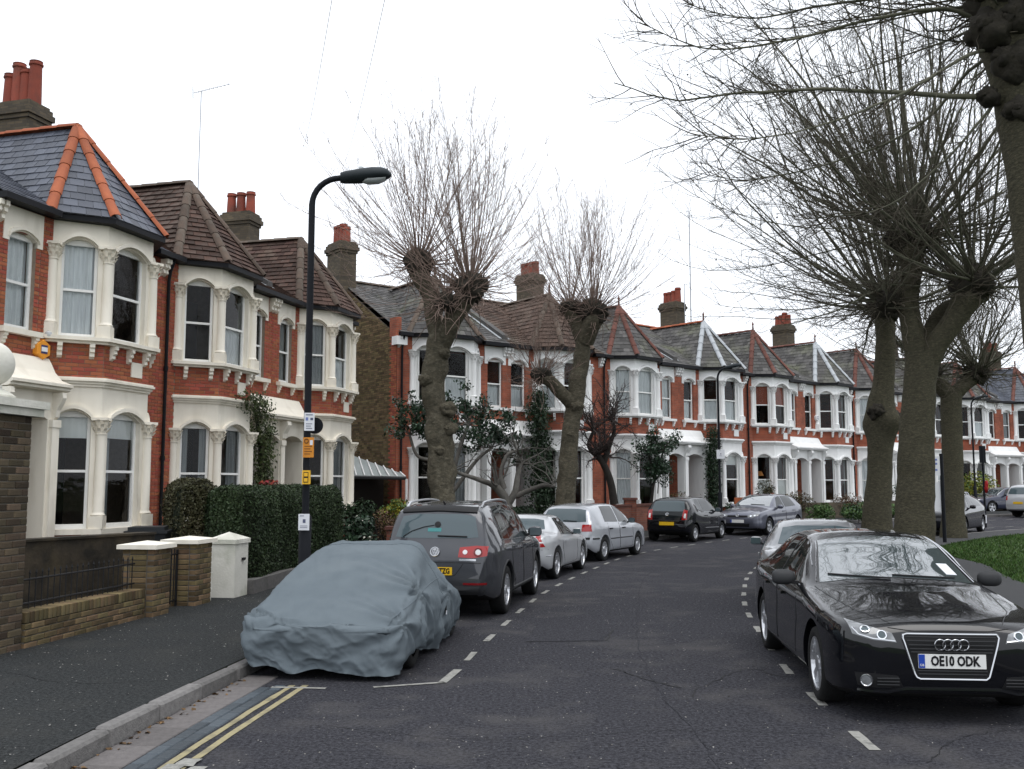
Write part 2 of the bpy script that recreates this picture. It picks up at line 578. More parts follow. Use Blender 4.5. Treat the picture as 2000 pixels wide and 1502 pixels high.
def tubes_np(P, Rr, k=4):
    """P (N,K,3) polylines, Rr (N,K) radii -> V, F(quads)"""
    N, K, _ = P.shape
    T = np.empty_like(P)
    T[:, 1:-1] = P[:, 2:] - P[:, :-2]
    T[:, 0] = P[:, 1] - P[:, 0]
    T[:, -1] = P[:, -1] - P[:, -2]
    T /= np.linalg.norm(T, axis=2, keepdims=True) + 1e-9
    ref = np.zeros_like(P)
    ref[..., 0] = .31
    ref[..., 1] = .77
    ref[..., 2] = .56
    A = np.cross(T, ref)
    A /= np.linalg.norm(A, axis=2, keepdims=True) + 1e-9
    B = np.cross(T, A)
    an = 2 * np.pi * np.arange(k) / k
    V = P[:, :, None, :] + Rr[:, :, None, None] * (A[:, :, None, :] * np.cos(an)[None, None, :, None] + B[:, :, None, :] * np.sin(an)[None, None, :, None])
    V = V.reshape(-1, 3)
    n, i, j = np.meshgrid(np.arange(N), np.arange(K - 1), np.arange(k), indexing='ij')
    b0 = (n * K + i) * k
    q = (j + 1) % k
    F = np.stack([b0 + j, b0 + q, b0 + k + q, b0 + k + j], -1).reshape(-1, 4)
    return V, F


def join_np(parts):
    Vs, Fs, n = [], [], 0
    for V, F in parts:
        Vs.append(V)
        Fs.append(F + n)
        n += len(V)
    return np.concatenate(Vs), np.concatenate(Fs)


def leaves_np(rng, C, size, spread=.5, nrm=None, aspect=.55):
    """rhombic leaves at centres C; nrm: outward directions that the leaves roughly face"""
    N = len(C)
    d = rng.normal(size=(N, 3))
    if nrm is not None:
        d = nrm + d * spread
    d /= np.linalg.norm(d, axis=1, keepdims=True) + 1e-9
    a = np.cross(d, rng.normal(size=(N, 3)))
    a /= np.linalg.norm(a, axis=1, keepdims=True) + 1e-9
    b = np.cross(d, a)
    s = size * rng.uniform(.6, 1.35, (N, 1))
    L, W = a * s * .5, b * s * .5 * aspect
    fold = d * s * .12
    V = np.stack([C - L, C + W + fold, C + L, C - W + fold], 1).reshape(-1, 3)
    F = np.arange(4 * N).reshape(N, 4)
    return V, F


def smoothstep(a, b, x):
    t = np.clip((x - a) / (b - a), 0, 1)
    return t * t * (3 - 2 * t)


def zg(y):
    """the street climbs a little towards its far end"""
    return float(.35 * smoothstep(26, 54, y))


def spline(pts, n):
    """Catmull-Rom through 2-D/3-D points, resampled evenly"""
    P = np.array(pts, float)
    Q = np.vstack([2 * P[0] - P[1], P, 2 * P[-1] - P[-2]])
    out = []
    for i in range(1, len(Q) - 2):
        t = np.linspace(0, 1, 24, endpoint=False)[:, None]
        a, b, c, d = Q[i - 1], Q[i], Q[i + 1], Q[i + 2]
        out.append(.5 * ((2 * b) + (-a + c) * t + (2 * a - 5 * b + 4 * c - d) * t ** 2 + (-a + 3 * b - 3 * c + d) * t ** 3))
    out = np.vstack(out + [P[-1:]])
    s = np.r_[0, np.cumsum(np.linalg.norm(np.diff(out, axis=0), axis=1))]
    u = np.linspace(0, s[-1], n)
    return np.stack([np.interp(u, s, out[:, k]) for k in range(P.shape[1])], 1)


def offset(C, d):
    """offset a plan curve to its right by d"""
    T = np.gradient(C, axis=0)
    T /= np.linalg.norm(T, axis=1, keepdims=True)
    return C + d * np.stack([T[:, 1], -T[:, 0]], 1)


def text_mesh(name, body, size, m, parent, mtx, bold=.0, align='CENTER', shear=0, ex=.001, sx=1.0):
    cu = bpy.data.curves.new(name, 'FONT')
    cu.body = body
    cu.size = size
    cu.align_x = align
    cu.align_y = 'CENTER'
    cu.extrude = ex
    cu.offset = bold
    cu.resolution_u = 2
    o = bpy.data.objects.new('tmp_text', cu)
    COL.objects.link(o)
    dg = bpy.context.evaluated_depsgraph_get()
    me = bpy.data.meshes.new_from_object(o.evaluated_get(dg))
    bpy.data.objects.remove(o)
    bpy.data.curves.remove(cu)
    me.transform(Matrix.Diagonal((sx, 1, 1, 1)))
    me.transform(mtx)
    me.materials.clear()
    me.materials.append(MATS[m])
    return obj(name, me, parent)


def frame_mtx(o, x, y, z):
    """matrix whose columns are x,y,z axes at origin o"""
    return Matrix(((x[0], y[0], z[0], o[0]), (x[1], y[1], z[1], o[1]), (x[2], y[2], z[2], o[2]), (0, 0, 0, 1)))

# ================================================================= the street: curves that everything follows
LEFT_DASH = spline([(-1.1, 1), (-1.0, 4), (-.83, 6.8), (-.56, 9.5), (-.27, 11.84), (.37, 15.88), (.95, 18.52), (1.63, 21.04), (2.74, 24.72),
                    (4.0, 27.6), (5.7, 30.3), (7.5, 32.7), (9.6, 35.0), (12, 37.3), (15, 39.8), (19, 42.6), (24, 45.6), (30, 48.5), (40, 52.5),
                    (60, 59), (95, 69)], 900)
RIGHT_DASH = spline([(2.2, 1), (2.33, 4), (2.47, 6.8), (2.6, 8.85), (2.74, 10.2), (3.29, 13.85), (3.6, 15.46), (3.96, 17.0), (4.65, 19.65),
                     (5.5, 22.2), (6.6, 24.9), (8.1, 27.7), (9.8, 30.3), (11.6, 32.5), (13.8, 34.8), (17, 37.4), (21, 40.1), (26, 43.0), (32, 45.9),
                     (42, 49.9), (62, 56.5), (97, 66)], 900)
LEFT_KERB = offset(LEFT_DASH, -1.95)
RIGHT_KERB = offset(RIGHT_DASH, 1.95)


def at_y(C, y):
    """point and unit direction of a plan curve where it crosses depth y"""
    i = int(np.argmin(np.abs(C[:, 1] - y)))
    i = min(max(i, 1), len(C) - 2)
    t = C[i + 1] - C[i - 1]
    return C[i], t / np.linalg.norm(t)


def strip(A, B, z, name, m, parent=None, kind='structure', rows=1):
    """sheet between two plan curves"""
    n = len(A)
    V, F = [], []
    for r in range(rows + 1):
        f = r / rows
        for i in range(n):
            p = A[i] * (1 - f) + B[i] * f
            V.append((p[0], p[1], z + zg(p[1])))
    for r in range(rows):
        for i in range(n - 1):
            F.append((r * n + i, (r + 1) * n + i, (r + 1) * n + i + 1, r * n + i + 1))
    o = obj(name, mesh_np(name, V, F, m), parent)
    if kind:
        o['kind'] = kind
    return o


KH = .125       # kerb height
# ground sheet to the horizon
V, F = [], []
xs = [-1500, -300, -60, -20, 0, 20, 40, 80, 300, 1500]
ys = [-1500, -300, -40, 0, 20] + list(range(26, 58, 2)) + [80, 300, 1500]
for y in ys:
    for x in xs:
        V.append((x, y, -.06 + zg(y)))
for j in range(len(ys) - 1):
    for i in range(len(xs) - 1):
        a = j * len(xs) + i
        F.append((a, a + 1, a + len(xs) + 1, a + len(xs)))
tag(obj('ground', mesh_np('ground', V, F, 'ground_park')), kind='structure')
road = strip(LEFT_KERB, RIGHT_KERB, 0, 'road', 'asphalt_road', rows=4)
LK2, RK2 = offset(LEFT_KERB, -.135), offset(RIGHT_KERB, .135)
strip(offset(LEFT_KERB, -2.75), LK2, KH - .006, 'pavement', 'asphalt_pavement')
strip(offset(LEFT_KERB, -11), offset(LEFT_KERB, -2.75), KH - .012, 'garden_soil', 'soil')
_go = 2.75 - 1.4 * smoothstep(21.5, 27.5, RIGHT_KERB[:, 1])[:, None]
GRASS_IN = RIGHT_KERB + (offset(RIGHT_KERB, 1.0) - RIGHT_KERB) * _go
strip(RK2, GRASS_IN, KH - .006, 'park_path', 'asphalt_path')
strip(GRASS_IN, offset(RIGHT_KERB, 9.0), KH - .03, 'lawn', 'ground_park')

# kerb stones: each a stone of its own
rng = random.Random(4)


def kerb_run(C, side, s0, s1, name, step=.92, setlen=300):
    s = np.r_[0, np.cumsum(np.linalg.norm(np.diff(C, axis=0), axis=1))]
    root = bpy.data.objects.new(name, None)
    link(root)
    root['kind'] = 'structure'
    meshes = [bevel_box_mesh('kerb_stone', L - .022, .135, .30, .02, 'kerb_stone') for L in (.78, .92, 1.05)]
    Ls = (.78, .92, 1.05)
    u = s0
    while u < s1:
        k = rng.randrange(3)
        L = Ls[k]
        m = u + L / 2
        p = np.array([np.interp(m, s, C[:, 0]), np.interp(m, s, C[:, 1])])
        q = np.array([np.interp(m + .2, s, C[:, 0]), np.interp(m + .2, s, C[:, 1])])
        t = (q - p) / np.linalg.norm(q - p)
        nrm = np.array([t[1], -t[0]]) * side
        c = p + nrm * (.0675)
        o = obj('kerb_stone', meshes[k], root)
        o.location = (c[0], c[1], KH - .30 + zg(p[1]) + rng.uniform(-.008, .008))
        o.rotation_euler = (rng.uniform(-.025, .025), rng.uniform(-.008, .008), math.atan2(t[1], t[0]))
        u += L
    return root


kerb_run(LEFT_KERB, -1, 3.6, 105, 'kerb_left')
kerb_run(RIGHT_KERB, 1, 3.6, 100, 'kerb_right')

# ---- gutter stones, blue setts and double yellow lines up to the first parking bay
GEND = 9.05


def curve_frame(C):
    s = np.r_[0, np.cumsum(np.linalg.norm(np.diff(C, axis=0), axis=1))]

    def f(u, off=0):
        p = np.array([np.interp(u, s, C[:, 0]), np.interp(u, s, C[:, 1])])
        q = np.array([np.interp(u + .1, s, C[:, 0]), np.interp(u + .1, s, C[:, 1])])
        t = (q - p) / np.linalg.norm(q - p)
        nrm = np.array([t[1], -t[0]])
        return p + nrm * off, t
    return f, s


FL, SL = curve_frame(LEFT_KERB)
FLD, SLD = curve_frame(LEFT_DASH)
FRD, SRD = curve_frame(RIGHT_DASH)


def s_at_y(C, S, y):
    return float(np.interp(y, C[:, 1], S))


gutter = bpy.data.objects.new('road_gutter', None)
link(gutter)
gutter['kind'] = 'structure'
gm = bevel_box_mesh('gutter_slab', .50, .30, .05, .006, 'gutter_stone')
sm = bevel_box_mesh('sett', .215, .098, .05, .008, 'sett_blue')
u = s_at_y(LEFT_KERB, SL, 3.5)
uend = s_at_y(LEFT_KERB, SL, GEND)
while u < uend:
    p, t = FL(u + .25, .165)
    o = obj('gutter_slab', gm, gutter)
    o.location = (p[0], p[1], -.05 + .008 + rng.uniform(-.002, .002))
    o.rotation_euler = (0, rng.uniform(-.004, .004), math.atan2(t[1], t[0]))
    u += .505
for row in range(2):
    u = s_at_y(LEFT_KERB, SL, 3.5) + row * .11
    while u < uend - .1:
        p, t = FL(u + .11, .372 + row * .104)
        o = obj('sett', sm, gutter)
        o.location = (p[0], p[1], -.05 + .009 + rng.uniform(-.004, .003))
        o.rotation_euler = (rng.uniform(-.02, .02), rng.uniform(-.01, .01), math.atan2(t[1], t[0]) + rng.uniform(-.02, .02))
        u += .222


def mark(name, f, u0, u1, off, w, m, seg=.25, z=.005, wob=.006):
    """painted strip along a curve"""
    n = max(2, int((u1 - u0) / seg) + 1)
    V, F = [], []
    for i in range(n):
        u = u0 + (u1 - u0) * i / (n - 1)
        p, t = f(u, off)
        nn = np.array([t[1], -t[0]])
        for sgn in (-1, 1):
            e = rng.uniform(-wob, wob)
            q = p + nn * sgn * (w / 2 + e)
            V.append((q[0], q[1], z + zg(q[1])))
        if i:
            F.append((2 * i - 2, 2 * i - 1, 2 * i + 1, 2 * i))
    return obj(name, mesh_np(name, V, F, m), road)


y0 = s_at_y(LEFT_KERB, SL, 3.5)
mark('yellow_line', FL, y0, uend + .1, .58, .055, 'paint_line_yellow')
mark('yellow_line', FL, y0, uend + .12, .70, .055, 'paint_line_yellow')
# worn patch where the yellow paint is broken, towards the camera
for k in range(6):
    a = s_at_y(LEFT_KERB, SL, 6.2) + k * .07
    mark('worn_paint', FL, a, a + rng.uniform(.12, .3), .52 + rng.uniform(0, .3), rng.uniform(.05, .12), 'paint_line_white', seg=.06, z=.0065 + .0012 * k, wob=.02)
# parking bay: end bars and dashes
p, t = FL(uend + .16, .3)
V = []


def bar(name, a, b, w, m='paint_line_white', z=.006):
    a, b = np.array(a), np.array(b)
    d = (b - a) / np.linalg.norm(b - a)
    nn = np.array([-d[1], d[0]]) * w / 2
    P = [(*(a - nn), z), (*(b - nn), z), (*(b + nn), z), (*(a + nn), z)]
    me = mesh_np(name, [(x, y, zz + zg(y)) for x, y, zz in P], [(0, 1, 2, 3)], m)
    return obj(name, me, road)


pk, tk = FL(s_at_y(LEFT_KERB, SL, 9.05), 0)
nk = np.array([tk[1], -tk[0]])
bar('bay_end_line', pk + nk * .42, pk + nk * .92, .055)
c0 = np.array([-.62, 9.22])
bar('bay_end_line', (-1.24, 9.0), c0, .055)
bar('bay_dash', c0 + np.array([-.02, -.02]), (-.53, 9.85), .085)
u = s_at_y(LEFT_DASH, SLD, 10.35)
while u < SLD[-1] * .55:
    mark('bay_dash', FLD, u, u + .52, 0, .07, 'paint_line_white', seg=.17)
    u += 1.27
u = s_at_y(RIGHT_DASH, SRD, 5.55)
while u < SRD[-1] * .5:
    mark('bay_dash', FRD, u, u + .52, 0, .075, 'paint_line_white', seg=.13)
    u += 1.36

# asphalt patch, seams and cracks
MBp = MB()
pp = [(.18, 11.6), (1.05, 11.65), (1.28, 12.6), (1.2, 13.9), (.35, 13.6)]
obj('asphalt_patch', mesh_np('asphalt_patch', [(x, y, .004) for x, y in pp] + [(.75, 12.6, .004)], [(i, (i + 1) % 5, 5) for i in range(5)], 'asphalt_patch'), road)


def crack(pts, w, n=26, jit=.03, seed=1, m='crack_tar', z=.0045):
    r = np.random.default_rng(seed)
    C = spline(pts, n)
    C = C + r.normal(size=C.shape) * jit
    T = np.gradient(C, axis=0)
    T /= np.linalg.norm(T, axis=1, keepdims=True)
    Nn = np.stack([T[:, 1], -T[:, 0]], 1)
    ww = w * r.uniform(.3, 1.2, (n, 1))
    A, B = C - Nn * ww / 2, C + Nn * ww / 2
    V = [(x, y, z + zg(y)) for x, y in np.vstack([A, B])]
    F = [(i, i + n, i + n + 1, i + 1) for i in range(n - 1)]
    return obj('road_crack', mesh_np('road_crack', V, F, m), road)


crack([(.16, 11.58), (.62, 11.6), (1.06, 11.63), (1.2, 12.2), (1.29, 12.6)], .022, seed=2, jit=.006)
crack([(1.5, 8.6), (2.0, 9.5), (2.35, 9.9), (2.6, 9.5), (3.1, 9.3)], .012, seed=3, jit=.02)
crack([(1.3, 5.0), (1.35, 7.0), (1.3, 9.0), (1.45, 11.5), (1.9, 15), (2.6, 19.5), (3.9, 24)], .02, n=90, seed=4, jit=.012, m='asphalt_patch')
crack([(1.0, 9.9), (1.25, 9.4), (1.5, 9.0)], .02, seed=5, jit=.02)
crack([(-1.5, 7.6), (-.2, 7.2), (1.2, 7.45), (2.6, 7.3)], .007, n=50, seed=6, jit=.012)
crack([(2.7, 6.6), (3.3, 7.3), (4.2, 7.6)], .008, n=40, seed=7, jit=.015)
crack([(-4.6, 9.1), (-3.8, 8.6), (-3.0, 8.7)], .01, n=30, seed=8, jit=.015, z=KH)
crack([(2.4, 21.2), (3.6, 21.4), (5.0, 20.9)], .03, n=30, seed=9, jit=.02)

# loose grit on the pavement and fallen leaves in the gutter
rg = np.random.default_rng(3)
C = []
while len(C) < 900:
    y = rg.uniform(5.5, 16)
    k, t = at_y(LEFT_KERB, y)
    d = rg.uniform(.2, 2.6)
    C.append((k[0] - d * t[1], k[1] + d * t[0], KH + .002))
V, F = leaves_np(rg, np.array(C), .016, spread=.25, nrm=np.array([[0, 0, 1.0]]), aspect=.8)
tag(obj('grit', mesh_np('grit', V, F, 'grit')), 'pale grit scattered over the dark pavement by the garden wall', 'grit', kind='stuff')
C = []
for i in range(2600):
    y = rg.uniform(4.5, 17)
    a_, b_ = at_y(LEFT_KERB, y)[0], at_y(RIGHT_KERB, y)[0]
    f_ = rg.uniform(.08, .92)
    C.append((a_[0] * (1 - f_) + b_[0] * f_, y, .003))
V, F = leaves_np(rg, np.array(C), .014, spread=.3, nrm=np.array([[0, 0, 1.0]]), aspect=.8)
tag(obj('road_grit', mesh_np('road_grit', V, F, 'grit')), 'pale stone chips worn out of the road surface', 'grit', kind='stuff')
C = []
for i in range(70):
    y = rg.uniform(6, 9.3)
    k, t = at_y(LEFT_KERB, y)
    d = abs(rg.normal(0, .05)) + .02
    C.append((k[0] + d * t[1], k[1] - d * t[0], .012))
V, F = leaves_np(rg, np.array(C), .045, spread=.35, nrm=np.array([[0, 0, 1.0]]), aspect=.7)
tag(obj('leaf_litter', mesh_np('leaf_litter', V, F, 'leaf_litter')), 'brown leaf scraps lying in the gutter along the kerb', 'leaves', kind='stuff')

# grass blades on the lawn
C = []
A, B = GRASS_IN, offset(RIGHT_KERB, 9.0)
sel = [i for i in range(len(A)) if 14 < A[i, 1] < 45]
idx = rg.choice(sel, 60000)
f = rg.uniform(0, 1, 60000) ** 1.3
P = A[idx] * (1 - f)[:, None] + B[idx] * f[:, None] + rg.normal(0, .06, (60000, 2))
edge = rg.uniform(0, 1, 60000)
zz = KH - .03 + .35 * smoothstep(26, 54, P[:, 1])
h = rg.uniform(.03, .085, 60000)
w = rg.uniform(.006, .014, 60000) * 1.6
an = rg.uniform(0, 6.28, 60000)
dx, dy = np.cos(an) * w, np.sin(an) * w
lean = rg.normal(0, .03, (60000, 2))
V = np.stack([np.stack([P[:, 0] - dx, P[:, 1] - dy, zz], 1), np.stack([P[:, 0] + dx, P[:, 1] + dy, zz], 1),
              np.stack([P[:, 0] + lean[:, 0], P[:, 1] + lean[:, 1], zz + h], 1)], 1).reshape(-1, 3)
tag(obj('grass', mesh_np('grass', V, np.arange(180000).reshape(-1, 3), 'grass_blade')), 'short green grass covering the park lawn', 'grass', kind='stuff')

# ================================================================= houses
def tile_poly(P3, tw, th, thick, collect, rnd, mirror_ok=True, lap=1.12):
    """lay tiles on a planar convex polygon (bottom edge horizontal); collect(list of 8 corner tuples, full)"""
    P = [Vector(p) for p in P3]
    n = (P[1] - P[0]).cross(P[2] - P[0])
    if n.z < 0:
        n = -n
    n.normalize()
    U = Vector((0, 0, 1)).cross(n).normalized()
    Vv = n.cross(U).normalized()
    O = min(P, key=lambda p: p.z)
    Q = [((p - O).dot(U), (p - O).dot(Vv)) for p in P]
    vmax = max(q[1] for q in Q)
    rows = max(1, int(round(vmax / th)))
    hh = vmax / rows

    def span(v):
        us = []
        for i in range(len(Q)):
            a, b = Q[i], Q[(i + 1) % len(Q)]
            if (a[1] - v) * (b[1] - v) < 0:
                us.append(a[0] + (b[0] - a[0]) * (v - a[1]) / (b[1] - a[1]))
        return (min(us), max(us)) if len(us) > 1 else None
    for r in range(rows):
        v0 = r * hh
        sp = span(v0 + hh * .5)
        if not sp:
            continue
        k0 = math.floor(sp[0] / tw) - 1
        k1 = math.ceil(sp[1] / tw) + 1
        off = (r % 2) * .5
        v1 = min(v0 + hh * lap, vmax)
        for k in range(k0, k1):
            a, b = (k + off) * tw, (k + off + 1) * tw
            full = a >= sp[0] and b <= sp[1]
            a, b = max(a, sp[0]), min(b, sp[1])
            if b - a < .03:
                continue
            g = .006
            tj = thick * rnd.uniform(.75, 1.3)
            sk = rnd.uniform(-.004, .004)
            lo, hi = [], []
            for uu, vv, z in ((a + g, v0 + sk, tj), (b - g, v0 - sk, tj), (b - g, v1, .002), (a + g, v1, .002)):
                hi.append(O + U * uu + Vv * vv + n * (z + .004))
            lo = [O + U * (a + g) + Vv * (v0 + sk), O + U * (b - g) + Vv * (v0 - sk)]
            collect(hi, lo, full, n)


def add_tile(mb, hi, lo):
    mb.add(hi + lo, [(0, 1, 2, 3), (4, 5, 1, 0), (4, 0, 3), (1, 5, 2)])


def brick_field(rects, o, t, n, out, rnd, proud=.008, bl=.225, bh=.075):
    """rects: (s0,s1,z0,z1) in a wall frame; out(c, half sizes, t, n, full)"""
    for s0, s1, z0, z1 in rects:
        k = math.ceil((z0 - 1e-6) / bh)
        kk = math.floor(z0 / bh)
        for r in range(kk, math.ceil(z1 / bh)):
            za, zb = max(r * bh, z0) + .004, min((r + 1) * bh, z1) - .004
            if zb - za < .02:
                continue
            off = (r % 2) * bl / 2
            i = math.floor((s0 - off) / bl)
            while i * bl + off < s1:
                a, b = max(i * bl + off, s0) + .004, min((i + 1) * bl + off, s1) - .004
                i += 1
                if b - a < .03:
                    continue
                full = b - a > bl - .012 and zb - za > bh - .012
                out((a, b, za, zb), full)


class House:
    pass


def arch_panel(mb, o, t, n, s0, s1, z0, z1, a0, a1, zsp, rise, depth, y=0.0, seg=8):
    """flat panel s0..s1 x z0..z1 with an opening a0..a1 from z0 up to a segmental arch; reveals go in by depth"""
    o, t, n = Vector(o), Vector(t), Vector(n)

    def P(s, z, d=0):
        q = o + t * s + n * (y - d)
        return (q.x, q.y, z)
    arc = []
    for i in range(seg + 1):
        f = i / seg
        s = a0 + (a1 - a0) * f
        arc.append((s, zsp + rise * (1 - (2 * f - 1) ** 2)))
    mb.add([P(s0, z0), P(a0, z0), P(a0, zsp), P(a0, z1), P(s0, z1)], [(0, 1, 2, 3, 4)])
    mb.add([P(a1, z0), P(s1, z0), P(s1, z1), P(a1, z1), P(a1, zsp)], [(0, 1, 2, 3, 4)])
    for (sa, za), (sb, zb) in zip(arc, arc[1:]):
        mb.add([P(sa, za), P(sb, zb), P(sb, z1), P(sa, z1)], [(0, 1, 2, 3)])
        mb.add([P(sa, za), P(sa, za, depth), P(sb, zb, depth), P(sb, zb)], [(0, 1, 2, 3)])
    mb.add([P(a0, z0), P(a0, z0, depth), P(a0, zsp, depth), P(a0, zsp)], [(0, 1, 2, 3)])
    mb.add([P(a1, zsp), P(a1, zsp, depth), P(a1, z0, depth), P(a1, z0)], [(0, 1, 2, 3)])
    return arc


def hood(mb, o, t, n, arc, w=.075, out=.085, gap=.03):
    """raised moulding that follows the arch"""
    o, t, n = Vector(o), Vector(t), Vector(n)
    pts = [(arc[0][0] - .03, arc[0][1] - .06)] + [(s, z) for s, z in arc] + [(arc[-1][0] + .03, arc[-1][1] - .06)]
    for (sa, za), (sb, zb) in zip(pts, pts[1:]):
        q = []
        for d in (-.01, out):
            for s, z in ((sa, za + gap), (sb, zb + gap), (sb, zb + gap + w), (sa, za + gap + w)):
                p = o + t * s + n * d
                q.append((p.x, p.y, z))
        mb.add(q, [(4, 5, 6, 7), (0, 4, 7, 3), (1, 2, 6, 5), (3, 7, 6, 2), (0, 1, 5, 4)])


COLUMN = {}


def column_mesh(h, m):
    """engaged column: square base, round shaft, leafy capital"""
    key = (round(h, 2), m)
    if key in COLUMN:
        return COLUMN[key]
    mb = MB()
    mb.box(-.125, .125, -.125, .125, 0, .24)
    mb.lathe([(.125, .24), (.135, .265), (.11, .29), (.098, .32), (.094, h * .6), (.09, h - .33), (.105, h - .325), (.105, h - .30), (.09, h - .295)], k=14)
    mb.lathe([(.092, h - .295), (.10, h - .22), (.122, h - .12), (.135, h - .06)], k=12)
    for row, (zz, rr, nn) in enumerate(((h - .27, .105, 8), (h - .19, .12, 8), (h - .11, .138, 8))):
        for i in range(nn):
            a = 2 * math.pi * (i + .5 * (row % 2)) / nn
            c = Vector((math.cos(a) * rr * 1.12, math.sin(a) * rr * 1.12, zz + .03))
            tt = Vector((-math.sin(a), math.cos(a), 0))
            ra = Vector((math.cos(a), math.sin(a), 0))
            mb.add([c - tt * .032 - Vector((0, 0, .04)), c + tt * .032 - Vector((0, 0, .04)), c + tt * .03 + Vector((0, 0, .035)) + ra * .055,
                    c - tt * .03 + Vector((0, 0, .035)) + ra * .055, c + ra * .004 - Vector((0, 0, .0))],
                   [(0, 1, 4), (1, 2, 4), (2, 3, 4), (3, 0, 4)])
    mb.box(-.15, .15, -.15, .15, h - .055, h)
    me = bpy.data.meshes.new('column')
    me.from_pydata(mb.v, [], mb.f)
    me.materials.append(MATS[m])
    me.polygons.foreach_set('use_smooth', np.ones(len(mb.f), dtype=bool))
    me.set_sharp_from_angle(angle=R(40))
    COLUMN[key] = me
    return me


def corbel(mb, o, t, n, z, w=.09, sc=1.0):
    prof = [(0, 0), (.15, 0), (.15, -.07), (.11, -.09), (.12, -.15), (.07, -.18), (.08, -.24), (.03, -.27), (0, -.29)]
    o, t, n = Vector(o), Vector(t), Vector(n)
    mb.extrude([(a * sc, b * sc) for a, b in prof], n, Vector((0, 0, 1)), Vector((o.x, o.y, z)) - t * w / 2, t * w)


def sash(root, X, o, t, n, a0, a1, z0, z1, curtain, setb=.11, bars=0, name='window'):
    """sash window: frame (part) with panes and curtain (sub-parts)"""
    o, t, n = Vector(o), Vector(t), Vector(n)

    def B(mb, s0, s1, d0, d1, za, zb):
        c = o + t * ((s0 + s1) / 2) - n * ((d0 + d1) / 2)
        mb.obox((c.x, c.y, (za + zb) / 2), t * ((s1 - s0) / 2), n * ((d1 - d0) / 2), (0, 0, (zb - za) / 2))
    zm = (z0 + z1) / 2 - .03
    fr = MB()
    w = .055
    B(fr, a0 - .02, a0 + w, setb, setb + .07, z0, z1)
    B(fr, a1 - w, a1 + .02, setb, setb + .07, z0, z1)
    B(fr, a0 + w, a1 - w, setb + .003, setb + .067, z1 - .12, z1)
    B(fr, a0 + w, a1 - w, setb + .02, setb + .085, z0, z0 + .09)
    B(fr, a0 + w, a1 - w, setb + .01, setb + .075, zm - .025, zm + .025)
    if bars:
        s = (a0 + a1) / 2
        B(fr, s - .012, s + .012, setb + .025, setb + .055, zm + .025, z1 - .12)
    W = fr.build(name, 'joinery_white', root, mirror=X)
    for za, zb, d in ((z0 + .09, zm - .025, setb + .045), (zm + .025, z1 - .12, setb + .03)):
        q = MB()
        P = [o + t * s - n * d for s in (a0 + w, a1 - w)]
        q.add([(P[0].x, P[0].y, za), (P[1].x, P[1].y, za), (P[1].x, P[1].y, zb), (P[0].x, P[0].y, zb)], [(0, 1, 2, 3)])
        q.build('pane', 'window_glass', W, mirror=X)

    def drape(s0, s1, za, zb, m, d=.215, amp=.022, nm='curtain'):
        k = max(6, int((s1 - s0) / .022))
        q = MB()
        V = []
        for i in range(k + 1):
            s = s0 + (s1 - s0) * i / k
            dd = d + amp * math.sin(i * 1.15) + amp * .5 * math.sin(i * .43 + 1)
            p = o + t * s - n * dd
            V += [(p.x, p.y, za), (p.x, p.y, zb)]
        q.add(V, [(2 * i, 2 * i + 2, 2 * i + 3, 2 * i + 1) for i in range(k)])
        q.build(nm, m, W, mirror=X, smooth=True)
    L = a1 - a0
    if curtain == 'net':
        drape(a0, a1, z0, z1, 'curtain_net')
    elif curtain == 'grey':
        drape(a0, a1, z0, z1, 'curtain_grey')
    elif curtain == 'half':
        drape(a0, a1, z0, zm, 'curtain_net', amp=.01)
    elif curtain == 'drapes':
        drape(a0, a0 + L * .3, z0, z1, 'curtain_grey')
        drape(a1 - L * .3, a1, z0, z1, 'curtain_grey')
    elif curtain == 'drape_one':
        drape(a1 - L * .45, a1, z0, z1, 'curtain_grey')
    elif curtain == 'blind':
        drape(a0, a1, z1 - .52, z1, 'blind_white', amp=.003, d=.185, nm='blind')
    elif curtain == 'blind_drape':
        drape(a0, a1, z1 - .5, z1, 'blind_white', amp=.003, d=.185, nm='blind')
        drape(a1 - L * .4, a1, z0, z1 - .5, 'curtain_grey', d=.25)
    elif curtain == 'red':
        drape(a0, a1, zm, z1, 'blind_red', amp=.003, d=.185, nm='blind')
    elif curtain == 'frost':
        drape(a0, a1, z0, zm, 'blind_white', amp=.002, d=.2, nm='blind')
    return W


HIP_MESH = {}


def hip_run(root, a, b, m, name='hip_tile', r=.105, L=.42):
    """row of overlapping half-round tiles from a (low) to b (high)"""
    key = (m, r, L)
    if key not in HIP_MESH:
        mb = MB()
        k = 7
        V = []
        for x, rr in ((0, r * 1.12), (L * 1.06, r * .94)):
            for rad in (rr, rr - .018):
                for i in range(k):
                    an = math.pi * (i / (k - 1))
                    V.append((x, math.cos(an) * rad, math.sin(an) * rad * .8))
        F = []
        for i in range(k - 1):
            F += [(i, i + 1, 2 * k + i + 1, 2 * k + i), (i, k + i, k + i + 1, i + 1)]
        mb.add(V, F)
        me = bpy.data.meshes.new(name)
        me.from_pydata(mb.v, [], mb.f)
        me.materials.append(MATS[m])
        me.polygons.foreach_set('use_smooth', np.ones(len(F), dtype=bool))
        me.set_sharp_from_angle(angle=R(50))
        HIP_MESH[key] = me
    me = HIP_MESH[key]
    a, b = Vector(a), Vector(b)
    d = b - a
    n = max(1, int(d.length / L))
    x = d.normalized()
    y = Vector((0, 0, 1)).cross(x).normalized()
    z = x.cross(y)
    for i in range(n):
        o = obj(name, me, root)
        p = a + d * (i / n)
        M = frame_mtx(p, x, y, z)
        M = M @ Matrix.Diagonal(((d.length / n) / L, 1, 1, 1))
        o.matrix_local = M


ZS = dict(s0=.88, s1=.98, w0=1.0, sp0=3.05, e0=3.68, c0=3.84, band=4.5, sill=4.62, sp1=6.38, top=6.86, eave=6.97)


